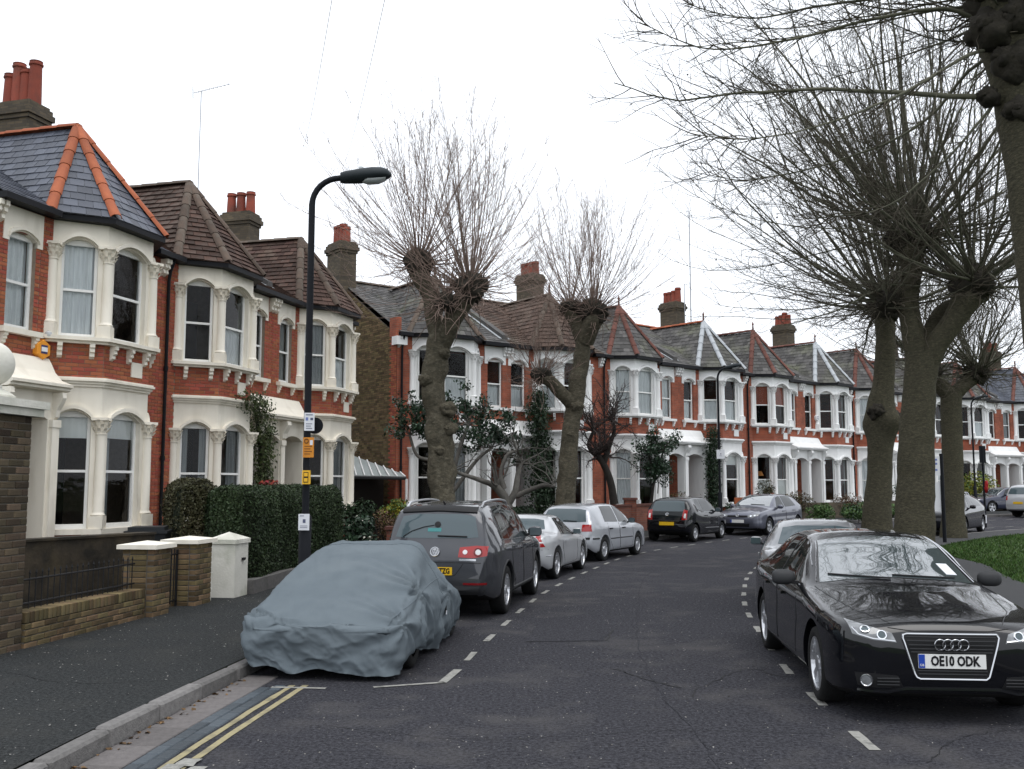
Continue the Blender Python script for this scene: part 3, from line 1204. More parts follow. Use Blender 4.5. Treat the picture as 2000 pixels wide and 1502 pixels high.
def house(O, th, W, mir, label, cat='house', trim='paint_cream', roofm='slate', ridgem='ridge_terracotta', detail=1, cur=None, door='door_dark',
          chimney=True, pots=4, gable=None, ridge_white=False, seed=1, plaque=True, tilew=.25, tileh=.21, group=None, porch=True, backroom=True, pot_h=1.0):
    """house local frame: x along the street, y into the house, z up; door at the far end unless mirrored"""
    rnd = random.Random(seed)
    th = R(th)
    root = thing('terraced_house', label, cat, (O[0], O[1], 0), math.pi / 2 - th, group)
    X = W if mir else None
    cur = cur or ['dark'] * 8
    near = detail == 0
    wallm = 'mortar_pale' if near else 'brick_wall_red'
    e = .6
    Pb = [(e, 0), (e + .7, -.7), (e + 2.1, -.7), (e + 2.8, 0)]
    faces = []
    for i in range(3):
        a, b = Vector((*Pb[i], 0)), Vector((*Pb[i + 1], 0))
        t = (b - a).normalized()
        faces.append((a, t, Vector((t.y, -t.x, 0)), (b - a).length))
    dz = .12
    D = 8.4
    Z = ZS
    # ---------------- walls
    wl_ = MB()
    hx0, hx1 = e + 3.22, e + 3.22 + .68           # narrow window
    dx0, dx1 = e + 3.1, W - .12                    # door opening
    cells = [(0, e, 0, 6.86), (e + 2.8, dx0, 0, 6.86), (dx0, hx0, 3.2, 6.86), (hx1, W, 3.2, 6.86), (dx1, W, 0, 3.2),
             (hx0, hx1, 3.2, 4.6), (hx0, hx1, 6.4, 6.86)]
    for s0, s1, z0, z1 in cells:
        if s1 > s0:
            wl_.box(s0, s1, 0, .24, z0, z1)
    wl_.box(0, W, D - .24, D, 0, 6.86)
    for xx in (0, W - .12):
        wl_.add([(xx, .24, 0), (xx + .12, .24, 0), (xx + .12, D - .24, 0), (xx, D - .24, 0), (xx, .24, 6.86), (xx + .12, .24, 6.86), (xx + .12, D - .24, 6.86), (xx, D - .24, 6.86),
                 (xx, 4.2, 9.35), (xx + .12, 4.2, 9.35)],
                [(0, 4, 8, 7, 3), (1, 2, 6, 9, 5), (4, 5, 9, 8), (6, 7, 8, 9), (0, 1, 5, 4), (2, 3, 7, 6)])
    wall = wl_.build('wall', wallm, root, mirror=X)
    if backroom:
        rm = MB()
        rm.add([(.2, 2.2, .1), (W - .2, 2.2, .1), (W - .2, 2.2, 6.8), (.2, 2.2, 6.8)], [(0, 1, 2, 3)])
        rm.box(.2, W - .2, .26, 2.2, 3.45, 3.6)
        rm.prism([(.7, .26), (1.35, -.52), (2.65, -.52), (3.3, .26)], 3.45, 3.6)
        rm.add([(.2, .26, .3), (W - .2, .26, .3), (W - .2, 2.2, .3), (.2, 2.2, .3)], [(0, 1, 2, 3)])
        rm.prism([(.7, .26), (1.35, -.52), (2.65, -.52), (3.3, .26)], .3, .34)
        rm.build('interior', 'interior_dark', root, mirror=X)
    # bay base and brick band
    bb = MB()
    bb.prism([(Pb[0][0], .1), *[(p[0], p[1]) for p in Pb], (Pb[3][0], .1)], 0, Z['s0'])
    bb.build('bay_plinth', wallm, root, mirror=X)
    bb = MB()
    bb.prism([(Pb[0][0], .1), *[(p[0], p[1]) for p in Pb], (Pb[3][0], .1)], Z['c0'], Z['band'])
    bb.build('bay_brick_band', wallm, root, mirror=X)
    # ---------------- bricks of the near houses
    if near:
        bricks = []

        def put(o, t, n):
            o, t, n = Vector(o), Vector(t), Vector(n)

            def f(r, full):
                a, b, za, zb = r
                c = o + t * ((a + b) / 2) + n * .002
                bricks.append((Vector((c.x, c.y, (za + zb) / 2)), (b - a) / 2, (zb - za) / 2, t, n, full))
            return f
        brick_field([c for c in cells if c[3] > .5], None, None, None, put((0, 0, 0), (1, 0, 0), (0, -1, 0)), rnd)
        for a, t, n, L in faces:
            brick_field([(0, L, .12, Z['s0']), (0, L, Z['c0'], Z['band'])], None, None, None, put(a, t, n), rnd)
        M = root.matrix_basis
        rz = Matrix.Rotation(math.pi / 2 - th, 4, 'Z')
        Mw = Matrix.Translation((O[0], O[1], 0)) @ rz

        def world(c):
            return Mw @ Vector((W - c.x if mir else c.x, c.y, c.z))

        def seen(b):
            c = world(b[0])
            px = 1000 + 1915 * c.x / c.y
            nn = Vector((-b[4].x if mir else b[4].x, b[4].y, 0))
            nw = rz @ nn
            return px > -60 and nw.dot(Vector((-c.x, -c.y, 0))) > 0 and c.z > (1.6 if c.y < 25 else 2.2)
        vis = [b for b in bricks if b[5] and seen(b)]
        vis.sort(key=lambda b: world(b[0]).length)
        single = set(id(b) for b in vis[:300])
        mb = MB()
        bmesh_piece = None
        for b in bricks:
            c, hs, hz, t, n, full = b
            if id(b) in single:
                if bmesh_piece is None:
                    q = MB()
                    q.add([(-.1085, 0, -.0335), (.1085, 0, -.0335), (.1085, 0, .0335), (-.1085, 0, .0335),
                           (-.105, -.008, -.031), (.105, -.008, -.031), (.105, -.008, .031), (-.105, -.008, .031)],
                          [(4, 5, 6, 7), (0, 1, 5, 4), (1, 2, 6, 5), (2, 3, 7, 6), (3, 0, 4, 7)])
                    bmesh_piece = bpy.data.meshes.new('brick')
                    bmesh_piece.from_pydata(q.v, [], q.f)
                    bmesh_piece.materials.append(MATS['brick_red_piece'])
                o = obj('brick', bmesh_piece, wall)
                cc = Vector((W - c.x if mir else c.x, c.y, c.z))
                tt = Vector((-t.x if mir else t.x, t.y, 0))
                ang = math.atan2(tt.y, tt.x) + (math.pi if mir else 0)
                o.location = cc
                o.rotation_euler = (0, 0, ang)
            else:
                d = n * .008
                zc = Vector((0, 0, 1))
                A = [c - t * hs - zc * hz, c + t * hs - zc * hz, c + t * hs + zc * hz, c - t * hs + zc * hz]
                Bq = [c - t * (hs - .003) - zc * (hz - .003) + d, c + t * (hs - .003) - zc * (hz - .003) + d,
                      c + t * (hs - .003) + zc * (hz - .003) + d, c - t * (hs - .003) + zc * (hz - .003) + d]
                mb.add(A + Bq, [(4, 5, 6, 7), (0, 1, 5, 4), (1, 2, 6, 5), (2, 3, 7, 6), (3, 0, 4, 7)])
        mb.build('brickwork', 'brick_red', wall, mirror=X, kind='stuff')
    # ---------------- bay: panels, mouldings, columns, windows
    pan = MB()
    ci = 0
    for st, (z0, z1, sp, rise) in enumerate(((Z['s1'], Z['e0'], Z['sp0'], .17), (Z['sill'], Z['top'], Z['sp1'], .17))):
        for i, (a, t, n, L) in enumerate(faces):
            m_ = .17 if L < 1.2 else .2
            arc = arch_panel(pan, a, t, n, 0, L, z0, z1, m_, L - m_, sp, rise, .16)
            hd = MB()
            hood(hd, a, t, n, arc)
            hd.build('arch_moulding', trim, root, mirror=X)
            sash(root, X, a, t, n, m_, L - m_, z0, sp + rise, cur[ci % len(cur)])
            ci += 1
    pan.build('bay_surround', trim, root, mirror=X)

    def ring(mb, o_, z0, z1):
        k = o_ * .41
        mb.prism([(Pb[0][0] - o_ * .9, .05), (Pb[0][0] - o_ * .9, -.0 - o_ * .35), (Pb[1][0] - k, Pb[1][1] - o_), (Pb[2][0] + k, Pb[2][1] - o_), (Pb[3][0] + o_ * .9, -o_ * .35), (Pb[3][0] + o_ * .9, .05)], z0, z1)
    q = MB()
    ring(q, .04, Z['e0'], Z['e0'] + .05)
    ring(q, .08, Z['e0'] + .05, Z['e0'] + .1)
    ring(q, .13, Z['e0'] + .1, Z['c0'] - .02)
    ring(q, .10, Z['c0'] - .02, Z['c0'] + .012)
    q.build('cornice', trim, root, mirror=X)
    q = MB()
    ring(q, .16, Z['s0'], Z['s1'])
    q.build('window_sill', trim, root, mirror=X)
    q = MB()
    ring(q, .12, Z['band'], Z['band'] + .05)
    ring(q, .2, Z['band'] + .05, Z['sill'])
    q.build('window_sill', trim, root, mirror=X)
    for i, (a, t, n, L) in enumerate(faces):
        for s in ((.22, L - .2) if L < 1.2 else (.2, .7, L - .2)):
            p = a + t * s
            q = MB()
            corbel(q, p, t, n, Z['band'] - .002)
            q.build('corbel', trim, root, mirror=X)
            if near:
                q = MB()
                corbel(q, p, t, n, Z['s0'] - .002, sc=.8)
                q.build('corbel', trim, root, mirror=X)
    if plaque:
        a, t, n, L = faces[2 if mir else 1]
        a, t, n, L = faces[1]
        q = MB()
        c = a + t * (.42 if mir else .95) + n * .018
        q.obox((c.x, c.y, 4.12), t * .17, n * .012, (0, 0, .15))
        q.build('name_plaque', trim, root, mirror=X)
    for (x, y), ang in zip(Pb, (R(22), R(22), R(-22), R(-22))):
        for z0, z1 in ((Z['s1'], 3.09), (Z['sill'], 6.42)):
            o = obj('column', column_mesh(z1 - z0, trim), root)
            o.location = ((W - x) if mir else x, y - .015, z0)
            o.rotation_euler = (0, 0, ang * (-1 if mir else 1))
    # ---------------- narrow window over the door
    o0, t0, n0 = Vector((0, 0, 0)), Vector((1, 0, 0)), Vector((0, -1, 0))
    q = MB()
    arc = arch_panel(q, o0, t0, n0, hx0 - .14, hx1 + .14, 6.2, 6.84, hx0, hx1, 6.3, .12, .14, y=.03)
    for s0, s1 in ((hx0 - .14, hx0), (hx1, hx1 + .14)):
        q.box(s0, s1, -.0299, 0, 6.2, 6.84)
    hood(q, o0, t0, Vector((0, -1, 0)), arc, out=.075)
    q.build('window_head', trim, root, mirror=X)
    sash(root, X, o0, t0, n0, hx0, hx1, 4.62, 6.42, cur[6 % len(cur)], setb=.08)
    q = MB()
    q.box(hx0 - .14, hx1 + .14, -.14, .02, 4.52, 4.62)
    q.build('window_sill', trim, root, mirror=X)
    for s in (hx0 - .04, hx1 + .04):
        q = MB()
        corbel(q, (s, 0, 0), t0, n0, 4.518, sc=.75)
        q.build('corbel', trim, root, mirror=X)
    # eaves brackets
    for s in (W - .16, W - .03, .05):
        q = MB()
        corbel(q, (s, 0, 0), t0, n0, 6.84, w=.08, sc=1.3)
        q.build('eaves_bracket', trim, root, mirror=X)
    # ---------------- porch (this house's half)
    if porch:
        px0 = e + 2.92
        q = MB()
        prof = [(0, 4.18), (.06, 4.17), (.12, 4.08), (.22, 3.9), (.38, 3.74), (.60, 3.66), (.64, 3.65), (.64, 3.60), (.58, 3.58), (.58, 3.54), (.52, 3.52), (0, 3.52)]
        q.extrude(prof, n0, (0, 0, 1), (px0 - .1, 0, 0), (W - px0 + .1, 0, 0))
        q.build('porch_canopy', trim, root, mirror=X)
        q = MB()
        arch_panel(q, o0, t0, n0, px0, W, .3, 3.52, dx0 + .02, dx1, 3.0, .14, .35, y=.36)
        q.add([(px0, -.36, .1), (px0, 0, .1), (px0, 0, 3.52), (px0, -.36, 3.52)], [(0, 3, 2, 1)])
        q.build('porch_front', trim, root, mirror=X)
        q = MB()
        q.box(px0 - .03, px0 + .15, -.43, -.361, .1, 2.86)
        q.box(px0 - .05, px0 + .17, -.45, -.361, 2.86, 3.0)
        q.box(px0 - .05, px0 + .17, -.45, -.361, .1, .35)
        q.build('pilaster', trim, root, mirror=X)
        q = MB()
        q.box(W - .1, W, -.42, -.361, .1, 2.86)
        q.box(W - .12, W, -.445, -.361, 2.86, 3.0)
        q.build('pilaster', trim, root, mirror=X)
        for s in (px0 + .06, W - .05):
            q = MB()
            prof = [(.36, 3.5), (.58, 3.5), (.60, 3.4), (.55, 3.3), (.47, 3.18), (.45, 3.05), (.36, 2.98)]
            q.extrude(prof, n0, (0, 0, 1), (s - .05, 0, 0), (.1, 0, 0))
            q.build('console', trim, root, mirror=X)
        q = MB()
        for xx in (dx0 + .019, dx1 + .001):
            q.add([(xx, -.01, .3), (xx, .95, .3), (xx, .95, 3.2), (xx, -.01, 3.2)], [(0, 1, 2, 3)])
        q.add([(dx0, .0, 3.17), (dx1, .0, 3.17), (dx1, .95, 3.17), (dx0, .95, 3.17)], [(0, 1, 2, 3)])
        q.build('porch_recess', trim, root, mirror=X)
        q = MB()
        q.box(px0, W, -.5, 1.0, 0, .30)
        q.build('door_step', 'kerb_stone', root, mirror=X)
        q = MB()
        q.box(dx0 + .02, dx1, .93, 1.0, .3, 2.45)
        q.box(dx0 + .1, (dx0 + dx1) / 2 - .03, .918, .93, 1.3, 2.3)
        q.box((dx0 + dx1) / 2 + .03, dx1 - .08, .918, .93, 1.3, 2.3)
        q.box(dx0 + .1, (dx0 + dx1) / 2 - .03, .918, .93, .45, 1.15)
        q.box((dx0 + dx1) / 2 + .03, dx1 - .08, .918, .93, .45, 1.15)
        dd = q.build('door', door, root, mirror=X)
        q = MB()
        q.box((dx0 + dx1) / 2 - .1, (dx0 + dx1) / 2 + .1, .91, .93, 1.2, 1.25)
        q.build('letter_plate', 'chrome', dd, mirror=X)
        q = MB()
        q.box(dx0 + .02, dx1, .92, 1.0, 2.45, 2.53)
        q.box(dx0 + .02, dx1, .95, 1.0, 2.53, 3.17)
        q.build('fanlight', 'joinery_white', root, mirror=X)
    # ---------------- gutters, downpipe
    ov = .2
    q = MB()
    gz0, gz1 = 6.862, 6.975
    q.box(0, Pb[0][0] - .12, -.3, -.02, gz0, gz1)
    q.box(Pb[3][0] + .12, W, -.3, -.02, gz0, gz1)
    E_ = [(Pb[0][0] - .2, -.02), (Pb[1][0] - .09, Pb[1][1] - .22), (Pb[2][0] + .09, Pb[2][1] - .22), (Pb[3][0] + .2, -.02)]
    q.prism([E_[0], E_[1], E_[2], E_[3]], gz0 + .004, gz1 - .004)
    q.build('gutter', 'gutter_black', root, mirror=X)
    q = MB()
    if not mir:
      q.tube([(.16, -.2, 6.87), (.16, -.1, 6.6), (.16, -.07, 6.4), (.16, -.07, .1)], .038, 8)
      q.tube([(.16, -.07, 4.35), (.16, -.07, 4.45)], .05, 8)
      q.tube([(.16, -.07, 2.35), (.16, -.07, 2.45)], .05, 8)
    q.build('downpipe', 'gutter_black', root, smooth=True, mirror=X)
    # ---------------- roof
    ez = Z['eave']
    rz_ = 9.45
    rs = MB()
    rs.add([(0, -.24, ez), (W, -.24, ez), (W, 4.2, rz_), (0, 4.2, rz_)], [(0, 1, 2, 3)])
    rs.add([(0, 4.2, rz_), (W, 4.2, rz_), (W, D + .2, ez), (0, D + .2, ez)], [(0, 1, 2, 3)])
    xa = e + 1.4
    apex = (xa, .75, 9.25)
    Rb = (xa, .75 + 3.1, 9.25)
    A0, A1, A2, A3 = (E_[0][0] - .02, -.1, ez), (E_[1][0], E_[1][1], ez), (E_[2][0], E_[2][1], ez), (E_[3][0] + .02, -.1, ez)
    polys = [(A0, A1, apex), (A1, A2, apex), (A2, A3, apex), (A0, apex, Rb), (A3, Rb, apex)]
    for p in polys:
        rs.add(p, [(0, 1, 2)])
    rs.add([A0, A1, A2, A3], [(0, 3, 2, 1)])
    under = rs.build('roof', roofm, root, mirror=X)
    if detail < 2:
        tiles = []

        def coll(hi, lo, full, n):
            tiles.append((hi, lo, full, n))
        main = [[(0, -.24, ez), (W, -.24, ez), (W, 4.2, rz_), (0, 4.2, rz_)]]
        for p in polys + main:
            tile_poly(p, tilew, tileh, .017 if 'slate' in roofm else .034, coll, rnd)
        # skip tiles of the main slope that lie under the bay roof
        def under_bay(c):
            if c.y < .2 and A0[0] + .2 < c.x < A3[0] - .2:
                return True
            return False
        keep = []
        nmain = 0
        for hi, lo, full, n in tiles:
            c = (hi[0] + hi[2]) / 2
            if abs(n.x) < .01 and n.y < -.1 and c.z < 9.25 and A0[0] + .1 < c.x < A3[0] - .1:
                f = (c.z - ez) / (9.25 - ez)
                half = (xa - A0[0]) * (1 - f) - .25
                if abs(c.x - xa) < half and c.y > -.75 + 0 and abs(n.y) < .6:
                    continue
            keep.append((hi, lo, full, n))
        piece = set()
        if near:
            rz = Matrix.Rotation(math.pi / 2 - th, 4, 'Z')
            Mw = Matrix.Translation((O[0], O[1], 0)) @ rz

            def vis(tl):
                hi, lo, full, n = tl
                c = (hi[0] + hi[2]) / 2
                c = Mw @ Vector((W - c.x if mir else c.x, c.y, c.z))
                nw = rz @ Vector((-n.x if mir else n.x, n.y, n.z))
                px = 1000 + 1915 * c.x / c.y
                return px > -40 and nw.dot(Vector((0, 0, 1.8)) - c) > .2, c.length
            cand = []
            for i, tl in enumerate(keep):
                v, d = vis(tl)
                if v:
                    cand.append((d, i))
            cand.sort()
            piece = set(i for d, i in cand[:300])
        mb = MB()
        shared = {}
        for i, (hi, lo, full, n) in enumerate(keep):
            if i in piece:
                q = MB()
                add_tile(q, [h - hi[0] for h in hi], [l - hi[0] for l in lo])
                V = [(-x, y, z) for x, y, z in q.v] if mir else q.v
                Fq = [f[::-1] for f in q.f] if mir else q.f
                me = bpy.data.meshes.new('roof_tile')
                me.from_pydata(V, [], Fq)
                me.materials.append(MATS['slate_piece' if 'slate' in roofm else 'tile_brown_piece'])
                o = obj('slate' if 'slate' in roofm else 'roof_tile', me, under)
                o.location = (W - hi[0].x if mir else hi[0].x, hi[0].y, hi[0].z)
            else:
                add_tile(mb, hi, lo)
        mb.build('roof_covering', roofm, under, mirror=X, kind='stuff')
    fm = (lambda p: (W - p[0], p[1], p[2])) if mir else (lambda p: p)
    up = lambda p, d=.02: (p[0], p[1], p[2] + d)
    hm = 'lead' if ridge_white else ridgem
    for p in (A0, A1, A2, A3):
        if p in (A0,) and False:
            continue
        hip_run(under, fm(up(p)), fm(up(apex)), hm)
    hip_run(under, fm(up(Rb)), fm(up(apex, .03)), ridgem, 'ridge_tile')
    hip_run(under, fm((0, 4.2, rz_ + .02)), fm((W, 4.2, rz_ + .02)), ridgem, 'ridge_tile')
    if ridge_white or detail == 1:
        q = MB()
        q.tube([(xa, .75, 9.3), (xa, .75, 9.55), (xa, .75, 9.6), (xa, .75, 9.75)], [.05, .03, .055, .01], 8)
        q.build('finial', 'ridge_red_old', under, mirror=X, smooth=True)
    # party wall upstand with pale flashing at the door side
    q = MB()
    q.add([(W - .13, .1, 7.1), (W, .1, 7.1), (W, 4.2, 9.43), (W - .13, 4.2, 9.43), (W - .13, .1, 7.34), (W, .1, 7.34), (W, 4.2, 9.68), (W - .13, 4.2, 9.68)],
          [(4, 5, 6, 7), (0, 1, 5, 4), (0, 4, 7, 3), (1, 2, 6, 5)])
    q.build('party_wall', 'slate_old', root, mirror=X)
    q = MB()
    q.add([(W - .26, .1, 7.20), (W - .13, .1, 7.20), (W - .13, 4.2, 9.53), (W - .26, 4.2, 9.53)], [(0, 1, 2, 3)])
    q.build('flashing', 'lead', under, mirror=X)
    # ---------------- chimney on the bay-side party wall
    if chimney:
        q = MB()
        cx = 0.0
        c0, c1 = 3.56, 4.58
        q.box(cx - .34, cx + .34, c0, c1, 8.2, 10.42)
        q.box(cx - .38, cx + .38, c0 - .04, c1 + .04, 10.42, 10.52)
        q.box(cx - .43, cx + .43, c0 - .09, c1 + .09, 10.52, 10.66)
        q.box(cx - .39, cx + .39, c0 - .05, c1 + .05, 10.66, 10.78)
        q.box(cx - .34, cx + .34, c0, c1, 10.78, 10.86)
        ch = q.build('chimney', 'brick_wall_chimney', root, mirror=X)
        for i in range(pots):
            y = 3.72 + i * (.72 / max(1, pots - 1))
            hh = (rnd.choice([.52, .56, .68]) if pots != 5 else .5) * pot_h
            q = MB()
            q.lathe([(.165, 10.84), (.16, 10.9), (.148, 10.9 + hh * .5), (.138, 10.9 + hh - .12), (.165, 10.9 + hh - .1), (.165, 10.9 + hh - .06), (.145, 10.9 + hh - .04), (.155, 10.9 + hh), (.11, 10.9 + hh), (.11, 10.9 + hh - .2)],
                    (cx, y, 0), 14)
            q.build('chimney_pot', 'pot_clay', ch, smooth=True, mirror=X)
    return root


def gable_bricks(root, W, D=8.4):
    """stock brick end wall with red corner, on the x = 0 side"""
    rnd = random.Random(77)
    q = MB()
    q.add([(-.02, 0, 0), (-.02, D, 0), (-.02, D, 6.9), (-.02, 4.2, 9.4), (-.02, 0, 6.9)], [(0, 4, 3, 2, 1)])
    g = q.build('gable_wall', 'mortar_dark', root)
    mb, mr = MB(), MB()
    for r in range(int(9.3 / .075)):
        z0, z1 = r * .075 + .004, r * .075 + .071
        lo, hi = 0.0, 6.2
        if z1 > 6.9:
            lo = (z1 - 6.9) / (2.5 / 4.2)
        if lo >= hi:
            break
        off = (r % 2) * .1125
        s = off - .225
        while s < hi:
            a, b = max(s + .004, lo), min(s + .221, hi)
            s += .225
            if b - a < .03:
                continue
            tgt = mr if b < .46 + off * .5 and z1 < 6.9 else mb
            d = -.032 - rnd.uniform(0, .004)
            tgt.add([(-.02, a, z0), (-.02, b, z0), (-.02, b, z1), (-.02, a, z1), (d, a + .003, z0 + .003), (d, b - .003, z0 + .003), (d, b - .003, z1 - .003), (d, a + .003, z1 - .003)],
                    [(4, 7, 6, 5), (0, 4, 5, 1), (1, 5, 6, 2), (2, 6, 7, 3), (3, 7, 4, 0)])
    mb.build('stock_brickwork', 'brick_stock', g, kind='stuff')
    mr.build('red_corner_brickwork', 'brick_red', g, kind='stuff')
    q = MB()
    q.box(-.12, .3, -.18, .16, 6.55, 6.84)
    q.build('kneeler_stone', 'paint_white', root)
    q = MB()
    q.box(-.10, .10, -.1, .34, 6.845, 7.5)
    q.build('corner_upstand', 'brick_wall_red', root)


T1 = 15.8
U1 = np.array([math.sin(R(T1)), math.cos(R(T1))])
O1 = np.array([-9.18, 16.91])
h1 = house(O1, T1, 4.9, True, 'nearest house, cream bay with new slate roof and orange hip tiles', roofm='slate', ridgem='ridge_terracotta', detail=0,
      cur=['dark', 'blind_drape', 'blind', 'dark', 'dark', 'net', 'net'], chimney=False, seed=11, plaque=True, tilew=.27, tileh=.215)
q = MB()
q.add([(-.012, 0, 0), (-.012, 8.4, 0), (-.012, 8.4, 6.86), (-.012, 4.2, 9.36), (-.012, 0, 6.86), (.1, 0, 0), (.1, 8.4, 0), (.1, 8.4, 6.86), (.1, 4.2, 9.36), (.1, 0, 6.86)],
      [(0, 4, 3, 2, 1), (0, 1, 6, 5), (1, 2, 7, 6), (4, 0, 5, 9)])
q.build('side_wall', 'brick_wall_stock', h1)
# order of windows: ground (far splay, front, near splay in mirrored houses), then upper
house(O1 + 4.9 * U1, T1, 4.9, False, 'second cream house, brown tiled bay roof, creeper by its porch', roofm='tile_brown', ridgem='ridge_concrete', detail=0,
      cur=['drapes', 'drape_one', 'dark', 'dark', 'half', 'dark', 'dark'], chimney=True, pots=4, pot_h=1.5, seed=12, tilew=.3, tileh=.17)
h3 = house(O1 + 9.8 * U1, T1, 4.9, True, 'third cream house behind the near lamp post, brown tiled, last before the gap', roofm='tile_brown', ridgem='ridge_concrete', detail=0,
           cur=['dark', 'grey', 'drape_one', 'dark', 'half', 'grey', 'grey'], chimney=True, pots=3, seed=13, tilew=.3, tileh=.17)

T2 = 52
U2 = np.array([math.sin(R(T2)), math.cos(R(T2))])
O4 = np.array([-3.9, 33.0])
h4 = house(O4, T2, 4.7, False, 'end house with bare yellow-brown brick side wall and white bay behind the magnolia', trim='paint_white', roofm='slate_old', ridgem='ridge_concrete', detail=1,
           cur=['dark', 'grey', 'dark', 'dark', 'half', 'dark', 'half'], chimney=True, pots=4, seed=14)
gable_bricks(h4, 4.7)
house(O4 + 4.7 * U2, T2, 4.7, True, 'white house behind the second street tree, ivy climbing beside its porch', trim='paint_white', roofm='tile_clay', ridgem='ridge_concrete', detail=1,
      cur=['dark', 'dark', 'dark', 'dark', 'dark', 'net', 'half'], chimney=False, seed=15, door='door_red')
T3 = 48
U3 = np.array([math.sin(R(T3)), math.cos(R(T3))])
O6 = O4 + 9.4 * U2
house(O6, T3, 4.9, False, 'white house with grey slate bay roof, red hips, net curtains in every window', trim='paint_white', roofm='slate_old', ridgem='ridge_red_old', detail=1,
      cur=['net', 'dark', 'net', 'net', 'net', 'net', 'net'], chimney=True, pots=5, seed=16)
house(O6 + 4.9 * U3, T3, 4.9, True, 'white house behind the second lamp post with pale lead hips on its bay roof', trim='paint_white', roofm='slate_old', ridgem='ridge_terracotta', detail=1,
      cur=['blind', 'blind', 'blind', 'half', 'half', 'half', 'half'], chimney=False, ridge_white=True, seed=17)
O8 = O6 + 9.8 * U3
T4 = 47
U4 = np.array([math.sin(R(T4)), math.cos(R(T4))])
house(O8, T4, 4.9, False, 'white house with red blinds upstairs and an orange lamp lit inside', trim='paint_white', roofm='slate_old', ridgem='ridge_red_old', detail=1,
      cur=['frost', 'frost', 'frost', 'red', 'red', 'net', 'net'], chimney=True, pots=4, seed=18)
house(O8 + 4.9 * U4, T4, 4.9, True, 'white house just before the double trunk, pale lead hips, dark windows', trim='paint_white', roofm='slate_old', ridgem='ridge_red_old', detail=1,
      cur=['dark', 'drape_one', 'dark', 'dark', 'drape_one', 'dark', 'dark'], chimney=False, ridge_white=True, seed=19)
Oc = O8 + 9.8 * U4
far_labels = ['far house half hidden behind the left of the twin trunks', 'far house hidden behind the twin trunks, only slivers showing',
              'far white house showing just to the right of the thick trunk', 'far white house behind the third lamp post', 'far white house with grey pointed bay roof near the picture edge',
              'farthest white house, cut by the picture edge']
for i, a in enumerate((52, 54, 60, 62, 66, 68)):
    Uc = np.array([math.sin(R(a)), math.cos(R(a))])
    house(Oc, a, 4.9, i % 2 == 1, far_labels[i], trim='paint_white', roofm='slate_old' if i != 3 else 'slate', ridgem='ridge_red_old', detail=1,
          cur=[['net', 'dark', 'half'], ['dark', 'net'], ['dark', 'half', 'grey'], ['grey', 'dark'], ['net', 'half'], ['dark']][i], chimney=i % 2 == 0, ridge_white=i == 4, seed=30 + i)
    Oc = Oc + 4.9 * Uc

# ================================================================= garden walls, piers, gate, lean-to
BRICK = {}


def brick_piece(L, D, H, m):
    key = (round(L, 3), round(D, 3), round(H, 3), m)
    if key not in BRICK:
        BRICK[key] = bevel_box_mesh('brick', L, D, H, .006, m)
    return BRICK[key]


def brick_wall(root, o, t, n, length, z0, z1, thick, m, mortar, rnd, bl=.225, bh=.075, name='core', faces=('front',), parts=True):
    """wall from o along t (plan), facing n; each brick its own piece, proud of a mortar core"""
    o, t, n = np.array(o, float), np.array(t, float), np.array(n, float)
    mb = MB()
    c = o + t * length / 2 - n * thick / 2
    mb.obox((c[0], c[1], (z0 + z1) / 2), (*(t * (length / 2 - .008)), 0), (*(n * (thick / 2 - .008)), 0), (0, 0, (z1 - z0) / 2 - .004))
    core = mb.build('mortar_core', mortar, root)
    ang = math.atan2(t[1], t[0])
    rows = int(round((z1 - z0) / bh))
    bh = (z1 - z0) / rows
    for r in range(rows):
        off = (r % 2) * bl / 2
        s = -off
        while s < length - .02:
            a, b = max(s, 0), min(s + bl, length)
            s += bl
            if b - a < .05:
                continue
            L = b - a - .010
            me = brick_piece(round(L, 2), .10, round(bh - .010, 3), m)
            ob = obj('brick', me, root)
            p = o + t * (a + b) / 2 - n * (.05 - rnd.uniform(0, .006))
            ob.location = (p[0], p[1], z0 + r * bh + .005)
            ob.rotation_euler = (rnd.uniform(-.01, .01), rnd.uniform(-.008, .008), ang + rnd.uniform(-.008, .008))
    return core


rb = random.Random(5)


